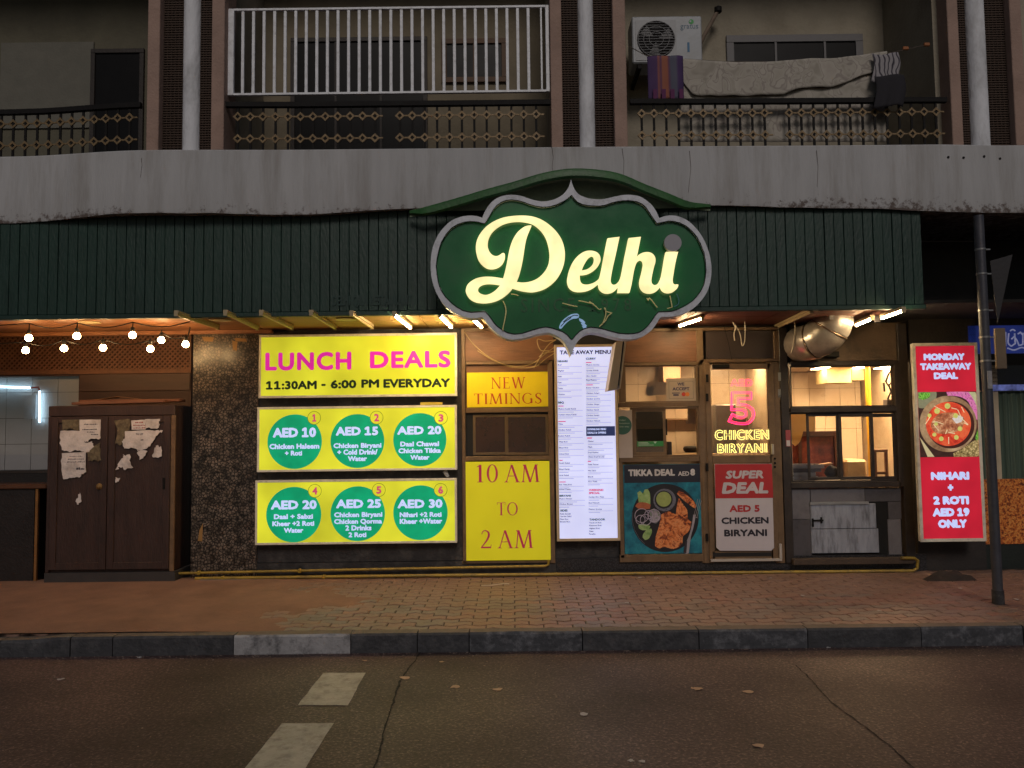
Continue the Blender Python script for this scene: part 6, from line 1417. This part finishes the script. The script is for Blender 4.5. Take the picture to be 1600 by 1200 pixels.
pts = [(lambda p: (p.x, p.z))(W(u, v, .5)) for u, v in ((1236, 646), (1274, 646), (1274, 674), (1255, 674), (1250, 690), (1243, 697), (1238, 690), (1236, 670))]
filled([[(p.x, p.y) for p in smooth_loop(pts, 3)]], .5, .03).build('hanging_cloth', ap, None, label='cream cloth hanging in the left opening of the kitchen slider', cat='cloth')
to = thing('tongs', 'bundle of black tongs hanging in the upper kitchen pane', 'tongs', W(1390, 615, .4))
ir = mat('black_iron', (30, 24, 22), .5, bump=.05)
for pts in ([(1395, 575), (1388, 585), (1384, 596), (1388, 603), (1394, 596), (1392, 585), (1396, 577)], [(1381, 598), (1382, 612)], [(1388, 600), (1392, 612), (1387, 624)], [(1394, 610), (1396, 622)]):
    MB().tube([W(u, v, .4) for u, v in pts], .011, 6).build('tong_arm', ir, to, smooth=True)
MB().tube([W(1396, 572, .4), W(1395, 560, .4)], .006, 6).build('hook', ir, to)
MB().box(W(1386, 628, .6).x, W(1398, 628, .6).x, .6, .7, W(1390, 634, .6).z, W(1390, 624, .6).z).build('scale_box', mat('junction_grey', (0, 0, 0)), None, label='small grey box below the hanging tongs', cat='box')
# order room: counter, white bag hanging at the right, dark pot, shelf
MB().box(kx0+.02, xp-.04, .25, 1.0, .9, W(1060, 712, .25).z).build('inner_counter', mat('inner_counter', (150, 122, 88), .5), None, label='pale wooden counter inside the order window', cat='counter', bevel=.005)
p = W(1080, 704, .6); MB().lathe((p.x, p.y, p.z-.02), [(.07, 0), (.09, .02), (.095, .05), (.08, .07), (.05, .075)], 18).build('pan', ir, None, label='flat black pan on the counter inside the order window', cat='pan', smooth=True)
x0, x1, z0, z1 = R(1043, 690, 1050, 711, .5); MB().box(x0, x1, .5, .6, z0, z1).build('card_terminal', ir, None, label='small dark card terminal at the left of the open order window', cat='card terminal', bevel=.006)
def wbag(a, b):
    u = 1083+(9-5*b if b < .4 else 7)*math.cos(a*2*math.pi)-b*3; v = 634+28*b
    p = W(u, v, .3); return (p.x+.02*noise.noise((a*6, b*5, 0)), .3+.05*math.sin(a*2*math.pi), p.z)
MB().grid(wbag, 18, 12).build('white_cloth', mat('white_cotton', (190, 184, 176), .85, var=.1, bump=.2), None, label='white crumpled cloth hanging at the right of the order window', cat='cloth', smooth='all')
MB().box(W(1036, 590, 1.2).x, W(1064, 590, 1.2).x, 1.2, 1.5, W(1050, 598, 1.2).z, kz1-.01).build('wall_cupboard', mat('cupboard_brown', (140, 112, 84), .6), None, label='brown cupboard high behind the upper order window', cat='cupboard', bevel=.005)
MB().box(kx0+.05, xp-.05, 1.44, 1.546, W(1060, 655, 1.5).z-.01, W(1060, 655, 1.5).z+.012).build('tile_ledge', mat('cupboard_brown', (0, 0, 0)), None, label='thin brown ledge along the tiles inside the order window', cat='ledge')
MB().box(W(1118, 640, 1.0).x, W(1150, 640, 1.0).x, 1.0, 1.4, .0, W(1135, 632, 1.0).z).build('steel_fridge', mat('fridge_grey', (130, 122, 116), .4, metal=.3, var=.2), None, label='tall greyish fridge dimly seen through the neon door', cat='fridge', bevel=.01)
# ---------------------------------------------------------------- right end: dark corner, red light box, pole, next shop
pb('dark_wall', 1424.5, 345, 1530, 920, .0, .25, mat('corner_wall', (40, 34, 32), .7, var=.3, scale=3, bump=.3, dirt=(60, 52, 48), dscale=4, damt=.5), shop, zmin=-.05)
p0, p1 = W(1440, 377, -.3), W(1520, 377, -.3); MB().tube([p0, p1], .008, 8).build('conduit', mat('grey_conduit', (104, 100, 100), .5), None, label='thin grey conduit across the dark wall above the red light box', cat='conduit')
red = lit('lit_red', (214, 34, 58), .6, var=.16, scale=3)
rY = -.3
t, ty = lightbox('lightbox_sign', 'tall red lit sign for the MONDAY TAKEAWAY DEAL with a curry photo', (1432, 535.5, 1534.5, 846.5), rY, .055, red, .034, fm=alu)
q = WB()
for s, u0, v0, u1, v1 in (('MONDAY', 1443, 552, 1507.5, 563), ('TAKEAWAY', 1437.5, 567, 1518, 578), ('DEAL', 1459, 581.5, 1497, 592.5), ('NIHARI', 1454.5, 737, 1514.5, 750), ('2 ROTI', 1458, 775, 1514, 788.5), ('AED 19', 1457, 793.5, 1515, 807), ('ONLY', 1465.5, 811.5, 1511, 825)): txt(q, s, u0, v0, u1, v1, ty, bold=.105)
q.pbox(1481, 760, 1489.5, 763.5, ty, .0003); q.pbox(1483.5, 757, 1487, 766.5, ty-.0004, .0003); q.build('lettering', wht, t)
def zz4(pts): return [(lambda w: (w.x, w.z))(W(1420+x/9.23, 600+y/9.23, ty)) for x, y in pts]
pict = lit('photo_dark', (64, 40, 34), .6, var=.4, scale=30)
x0, x1, z0, z1 = R(1434.5, 612, 1533.5, 714, ty); X0f = W(1432, 690, rY).x+.036; X1f = W(1534.5, 690, rY).x-.036
MB().box(X0f, X1f, ty-.0004, ty-.0001, z0, z1).build('photo_print', pict, t)
def clipx(P_): return [(min(max(a, X0f+.001), X1f-.001), min(max(b, z0+.001), z1-.001)) for a, b in P_]
def lay2(name, pts, m, d, k=3): filled([clipx([(p.x, p.y) for p in smooth_loop(zz4(pts), k)])], ty-d, .0003).build(name, m, t)
lay2('green_bowl', circ(200, 150, 200, 26), lit('ph_bowl_rim', (150, 150, 120), .5, var=.2, scale=30), .0010)
lay2('herbs', [(140, 140), (200, 120), (310, 125), (300, 190), (200, 230), (140, 200)], ramp_mat('herbs', [(.35, (30, 70, 20)), (.5, (90, 160, 50)), (.62, (140, 200, 90))], scale=60, bump=0, emit=.6), .0016)
lay2('onion_dish', [(540, 115), (860, 115), (960, 200), (1020, 340), (1010, 520), (960, 500), (860, 260), (720, 180), (560, 170)], ramp_mat('pink_onion', [(.35, (150, 50, 110)), (.5, (214, 130, 180)), (.62, (190, 70, 160)), (.75, (236, 200, 220))], scale=34, bump=0, emit=.6), .0010)
lay2('lime', [(860, 115), (960, 118), (1010, 250), (1000, 400), (950, 250)], lit('ph_lime', (196, 196, 150), .6, var=.2, scale=30), .0013)
lay2('wood_board', [(640, 1000), (820, 900), (950, 810), (1030, 800), (1035, 1050), (650, 1050)], ramp_mat('ph_grass', [(.35, (60, 48, 24)), (.5, (150, 130, 80)), (.6, (200, 180, 130))], scale=46, bump=0, emit=.55), .0010)
lay2('spoon', [(150, 760), (190, 810), (370, 1050), (270, 1050), (200, 880)], lit('ph_spoon', (210, 196, 150), .6, var=.1), .0013)
lay2('bowl_rim', circ(565, 575, 412, 44, 405), ramp_mat('ph_rim', [(.3, (96, 64, 44)), (.5, (150, 120, 90)), (.7, (190, 168, 130))], scale=5, bump=0, emit=.6), .0019)
lay2('bowl_wall', circ(600, 590, 345, 40, 340), lit('ph_bowl_dark', (72, 36, 30), .6, var=.2, scale=20), .0025)
lay2('curry', circ(570, 575, 325, 40, 318), ramp_mat('ph_curry', [(.3, (150, 26, 24)), (.48, (206, 66, 40)), (.6, (220, 100, 60)), (.75, (176, 36, 34))], scale=9, bump=0, emit=.65, distort=.6), .0031)
lay2('meat', [(330, 540), (420, 440), (560, 410), (720, 430), (800, 500), (780, 610), (680, 690), (520, 720), (380, 700), (320, 620)], ramp_mat('ph_meat', [(.3, (110, 50, 34)), (.5, (170, 104, 70)), (.65, (210, 170, 130)), (.8, (140, 76, 52))], scale=22, bump=0, emit=.6), .0037)
lay2('ginger_nest', [(620, 500), (700, 450), (780, 480), (760, 540), (680, 570)], lit('ph_white', (220, 210, 205), .7, var=.2, scale=40), .0043)
lemc = lit('ph_chilli', (206, 204, 110), .7, var=.2, scale=40)
for i, (x, y, r) in enumerate(((555, 318, 42), (405, 390, 42), (295, 455, 30), (672, 458, 36), (465, 790, 34), (682, 770, 34), (735, 645, 36), (390, 575, 26), (365, 730, 30))): lay2('chilli_slice', circ(x, y, r, 12), lemc, .0046+.0001*i, 1)
gi = lit('ph_ginger', (232, 214, 170), .7, var=.1)
for pts in ([(360, 318), (520, 402)], [(610, 345), (690, 365)], [(755, 330), (795, 410)], [(700, 370), (760, 500), (850, 585)], [(340, 550), (400, 545), (495, 580)], [(350, 580), (430, 675)], [(300, 480), (235, 580)], [(550, 660), (525, 720)], [(570, 700), (660, 715)], [(570, 765), (572, 865)], [(790, 560), (845, 590)]): MB().tube([(a, ty-.006, b) for a, b in zz4(pts)], .0045, 4).build('ginger_strip', gi, t)
lay2('coriander', [(960, 760), (1000, 640), (1020, 700), (1028, 790), (970, 810)], ramp_mat('herbs', [], bump=0), .0022)
for u in (1450, 1520):
    x = W(u, 560, rY).x; MB().box(x-.02, x+.02, rY+.056, -.001, W(u, 560, rY).z-.02, W(u, 560, rY).z+.02).build('bracket', st, t)
# the street pole with bands and two sign plates seen from behind
poY = G(1560, 943, 0).y
pb_ = G(1560, 943, 0); xt = W(1535.5, 337, poY).x; zt = W(1536, 337, poY).z
pole = thing('street_pole', 'dark grey street pole with steel bands standing on the pavement at the right', 'pole', (pb_.x, poY, 0))
pm_ = mat('pole_grey', (66, 66, 74), .45, metal=.2, var=.2, scale=6, bump=.15, dirt=(100, 96, 96), dscale=7, damt=.35)
MB().lathe((pb_.x, poY, 0), [(.05, 0), (.05, .12)], 20).build('base_sleeve', mat('pole_base', (44, 42, 44), .6, dirt=(110, 106, 104), dscale=12, damt=.6), pole, smooth=True)
MB().tube([(pb_.x, poY, .1), (pb_.x-.005, poY, 1.7), (pb_.x-.012, poY, zt)], .042, 20).build('shaft', pm_, pole, smooth=True)
bandm = mat('steel_band', (150, 148, 146), .3, metal=.7, bump=0)
for v in (390, 428, 485, 527, 564):
    p = W(1542, v, poY); q = MB(); q.lathe((pb_.x-.009, poY, p.z-.009), [(.0435, 0), (.046, .002), (.046, .016), (.0435, .018)], 20); q.box(pb_.x+.03, pb_.x+.075, poY-.012, poY-.004, p.z-.006, p.z+.006); q.build('band', bandm, pole, smooth=True)
pk_ = MB(); p = W(1548, 592, poY)
pk_.box(pb_.x-.03, pb_.x+.012, poY-.048, poY-.044, p.z-.09, p.z+.07).build('torn_sticker', mat('sticker_remains', (150, 146, 146), .8, var=.3, scale=30), pole)
plm = mat('sign_back', (48, 46, 48), .6, metal=.2, var=.2, bump=.1)
P_ = [W(u, v, poY+.07) for u, v in ((1546, 408), (1581, 398), (1558, 506))]
MB().prism([(p.x, p.z) for p in P_], poY+.06, poY+.064).build('triangular_plate', plm, None, label='back of a dark triangular sign plate clamped to the street pole', cat='sign plate')
x0, x1, z0, z1 = R(1556.5, 512.5, 1572.5, 576, poY+.02)
bp = MB().box(x0, x1, poY+.02, poY+.05, z0, z1).build('back_plate', mat('plate_brown', (112, 94, 74), .6, var=.2, bump=.1), None, label='small brownish plate fixed to the street pole below the triangular one', cat='sign plate', bevel=.004)
# next shop: blue sign, glass front with a curtain and a food banner
nx = thing('next_shop', 'neighbouring shop front at the right edge with a blue sign and curtained window', 'shop front', (W(1580, 700, .02).x, .1, 0))
x0, x1 = W(1534, 700, .0).x, 7.4
def nb_(name, v0, v1, Y, D, m, xa=None): 
    za, zb = W(1570, v1, Y).z, W(1570, v0, Y).z
    return MB().box(xa or x0, x1, Y, Y+D, za, zb).build(name, m, nx)
nb_('dark_fascia', 352, 508, .05, .2, mat('fascia_black', (22, 20, 22), .7))
blu = lit('shop_blue', (44, 60, 140), .28, var=.3, scale=4, basek=.9)  # spot light falling on the sign is put into its colour as weak glow
bs = nb_('blue_sign', 508.5, 552, .0, .12, blu, W(1513, 530, 0).x)
arm = lit('calligraphy', (150, 154, 190), .4, var=0, basek=.9)  # same spot light put into the lettering's colour
q = MB()
for pts in ([(1571, 519), (1571, 541)], [(1576, 521), (1575, 536), (1580, 541), (1586, 537), (1585, 521)], [(1580, 530), (1584, 526), (1588, 531), (1592, 540), (1598, 538), (1598, 520)], [(1574, 544), (1584, 547), (1596, 543), (1606, 546), (1615, 540)], [(1606, 518), (1605, 538)], [(1578, 517), (1582, 515), (1586, 517)], [(1590, 522), (1594, 519), (1597, 523)], [(1612, 524), (1620, 536), (1628, 520)]):
    q.tube([(v[0], -.003, v[1]) for v in smooth_loop([(lambda p: (p.x, p.z))(W(u, v, 0)) for u, v in pts], 4, False)], .0085, 5)
q.build('calligraphy', arm, bs)
nb_('dark_transom', 552.4, 570, .02, .2, mat('fascia_black', (0, 0, 0)))
nb_('dark_glass', 570.4, 611, .05, .1, mat('deep_blue_glass', (14, 16, 40), .2, bump=0))
q = nb_('counter_stuff', 601, 610.4, .03, .015, lit('cool_light_strip', (110, 120, 190), .3, var=.9, scale=14), W(1546, 605, .03).x)
cur = ramp_mat('green_curtain', [(.3, (66, 82, 70)), (.6, (90, 106, 90)), (.9, (74, 88, 76))], 'WAVE', 5, rough=.8, bump=.2, distort=1.5)
zt_, zb_ = W(1570, 611.5, .08).z, W(1570, 748, .08).z
MB().grid(lambda a, b: (x0+(x1-x0)*a, .085+.012*math.sin(a*150), zb_+(zt_-zb_)*b), 260, 1).build('curtain', cur, nx, smooth='all')
food = ramp_mat('food_banner', [(.34, (60, 24, 10)), (.44, (150, 70, 28)), (.52, (214, 120, 50)), (.58, (230, 160, 80)), (.66, (120, 50, 18))], scale=32, rough=.5, bump=0, detail=8, distort=.5)
bn = nb_('food_banner', 748.5, 850, .03, .03, food)
q = MB(); txt(q, 'A', 1544, 829, 1560, 848, .0285, bold=.08); txt(q, 'A', 1566, 829, 1584, 848, .0285, bold=.08); q.build('print', mat('banner_yellow', (170, 140, 50), .5, bump=0), bn) if False else None
nb_('dark_base', 850.4, 915, .04, .2, mat('base_green', (18, 26, 22), .6))
# gas pipes along the foot of the wall
gpm = mat('gas_pipe_yellow', (150, 122, 40), .5, var=.3, scale=6, bump=.15, dirt=(70, 58, 40), dscale=9, damt=.7)
def gas(pts, Y, label, r=.017):
    P_ = [W(u, v, Y) for u, v in pts]; q = MB(); q.tube(P_, r, 10)
    o = q.build('gas_pipe', gpm, None, label=label, cat='pipe', smooth=True)
    n = 0; a, b = P_[0], P_[1]
    while n*1.1 < (b-a).length:
        p = a+(b-a).normalized()*min(n*1.1+.3, (b-a).length-.05); MB().bar(p-Vector((.018, 0, 0)), p+Vector((.018, 0, 0)), .046, .046).build('clip', gpm, o, bevel=.008); n += 1
    return o
gas([(305, 904), (600, 900), (1000, 896), (1426, 892), (1433, 888), (1434, 876), (1429, 872), (1408, 872)], -.13, 'long yellow gas pipe running along the foot of the shop front')
gas([(268, 896), (560, 890), (852, 884.5), (857, 882), (857.5, 876)], -.1, 'upper gas pipe ending below the yellow opening hours board', .014)
MB().tube([W(312, 907, -.17), W(425, 906.5, -.17)], .01, 8).build('conduit', mat('grey_conduit', (0, 0, 0)), None, label='short pale conduit lying below the granite pillar', cat='conduit')
# scraps on the pavement and road
lf = [mat('dry_leaf', (178, 148, 122), .8, var=.25, bump=.1), mat('paper_bit', (176, 172, 170), .8, var=.1, bump=.05)]
def scrap(u, v, s, k, name, label, cat, z=0, group=None):
    p = G(u, v, z); n = 9; a0 = random.random()*6; r = []
    for i in range(n):
        t_ = a0+2*math.pi*i/n; rr_ = s*(.7+.5*random.random()); r.append((p.x+rr_*math.cos(t_), p.y+rr_*.8*math.sin(t_), z+.003+.006*random.random()))
    MB().add(r+[(p.x, p.y, z+.007)], [(i, (i+1) % n, n) for i in range(n)]).build(name, lf[k], None, label=label, cat=cat, group=group, solid=.0015)
where = {(712, 1074): 'by the upper dash', (777, 1078): 'right of the one by the upper dash', (1090, 1077): 'beside a tiny one in the right lane', (1168, 1082): 'farthest right of those below the kerb', (632, 1060): 'on the tar seam beside the upper dash', (1083, 1076): 'tiny, touching a larger leaf', (690, 1035): 'close to the kerb above the tar seam', (1185, 1166): 'left of the right tar seam', (570, 1033): 'small, between kerb and upper dash'}
for (u, v), w in where.items(): scrap(u, v, .036 if u not in (1083, 690, 570) else .02, 0, 'dry_leaf', 'brown dry leaf on the asphalt, '+w, 'leaf', -KH, 'dry leaves on the road')
where = {(913, 1117): 'largest, in the middle of the road', (95, 1062): 'alone on the left of the road', (1597, 1004): 'in the gutter at the right edge', (986, 1190): 'left of the pair at the lower edge', (1003, 1191): 'right of the pair at the lower edge', (459, 1020): 'in gutter below the white kerbstone', (218, 1028): 'in the gutter near the dropped kerb', (930, 1007): 'in gutter below the middle of the kerb', (1295, 1013): 'right of the crumpled gutter leaf'}
for (u, v), w in where.items(): scrap(u, v, .028 if u in (913, 95) else .018, 1, 'paper_bit', 'pale scrap of paper on the asphalt, '+w, 'scrap', -KH, 'paper scraps on the road')
where = {(1000, 903): 'by the wall below the tikka poster', (1025, 904): 'by the wall, second below the tikka poster', (979, 942): 'halfway to the kerb before the menu', (1374, 955): 'near the kerb in front of the hatch', (1254, 931): 'before the dark post by the kitchen', (1203, 904): 'by the wall below the glass door', (1500, 920): 'in front of the rubbish heap', (1588, 937): 'right of the street pole foot', (413, 937): 'on the sand in front of the lunch signs', (240, 910): 'in front of the cabinet'}
for (u, v), w in where.items(): scrap(u, v, .022, 1, 'paper_bit', 'pale scrap of litter on the pavement, '+w, 'scrap', 0, 'litter on the pavement')
scrap(1199, 1009, .05, 0, 'crumpled_leaf', 'crumpled leaf in the gutter against the kerb', 'leaf', -KH)
cable([(752, 918), (765, 914), (780, 912.5), (795, 913)], -.55, 'thin white stalk lying on the pavement in front of the yellow board', .004, wc)
bpy.data.objects[[o.name for o in C.objects if o.get('label', '').startswith('thin white stalk')][0]].location = G(774, 915, 0)+Vector((0, 0, .004))
bpy.data.objects[[o.name for o in C.objects if o.get('label', '').startswith('thin white stalk')][0]].rotation_euler = (math.radians(-90), 0, 0)
def heap(a, b):
    c = G(1485, 905, 0); x = c.x-.28+.56*a; y = c.y-.1+.2*b; e = max(0, 1-((a-.5)*2)**2)*max(0, 1-((b-.5)*2)**2); return (x, y, -.015+.09*e*(1+.8*noise.noise((a*5, b*4, 0))))
MB().grid(heap, 20, 10).build('rubbish_heap', mat('rubbish_dark', (44, 36, 32), .9, var=.5, scale=20, bump=.6), None, label='low heap of dark rubbish under the red light box', cat='rubbish', smooth='all')

# grit on the asphalt, thickest in the gutter
gm = mat('road_grit', (132, 116, 106), .85, var=.4, scale=30, bump=0); q = MB()
for i in range(2600):
    x = random.uniform(-6, 6); y = KY-.02-(random.random()**2.6)*4.2; r = random.uniform(.0025, .0075)*(1.25 if random.random() < .06 else 1)
    a = random.random()*6.28; P_ = [(x+r*math.cos(a+k*2.094), y+r*math.sin(a+k*2.094), -KH+.0005) for k in range(3)]
    q.add(P_+[(x, y, -KH+r*.9)], [(0, 1, 3), (1, 2, 3), (2, 0, 3)])
q.build('grit', gm, None, kind='stuff', recalc=False, label='loose grit scattered over the road and along the gutter')
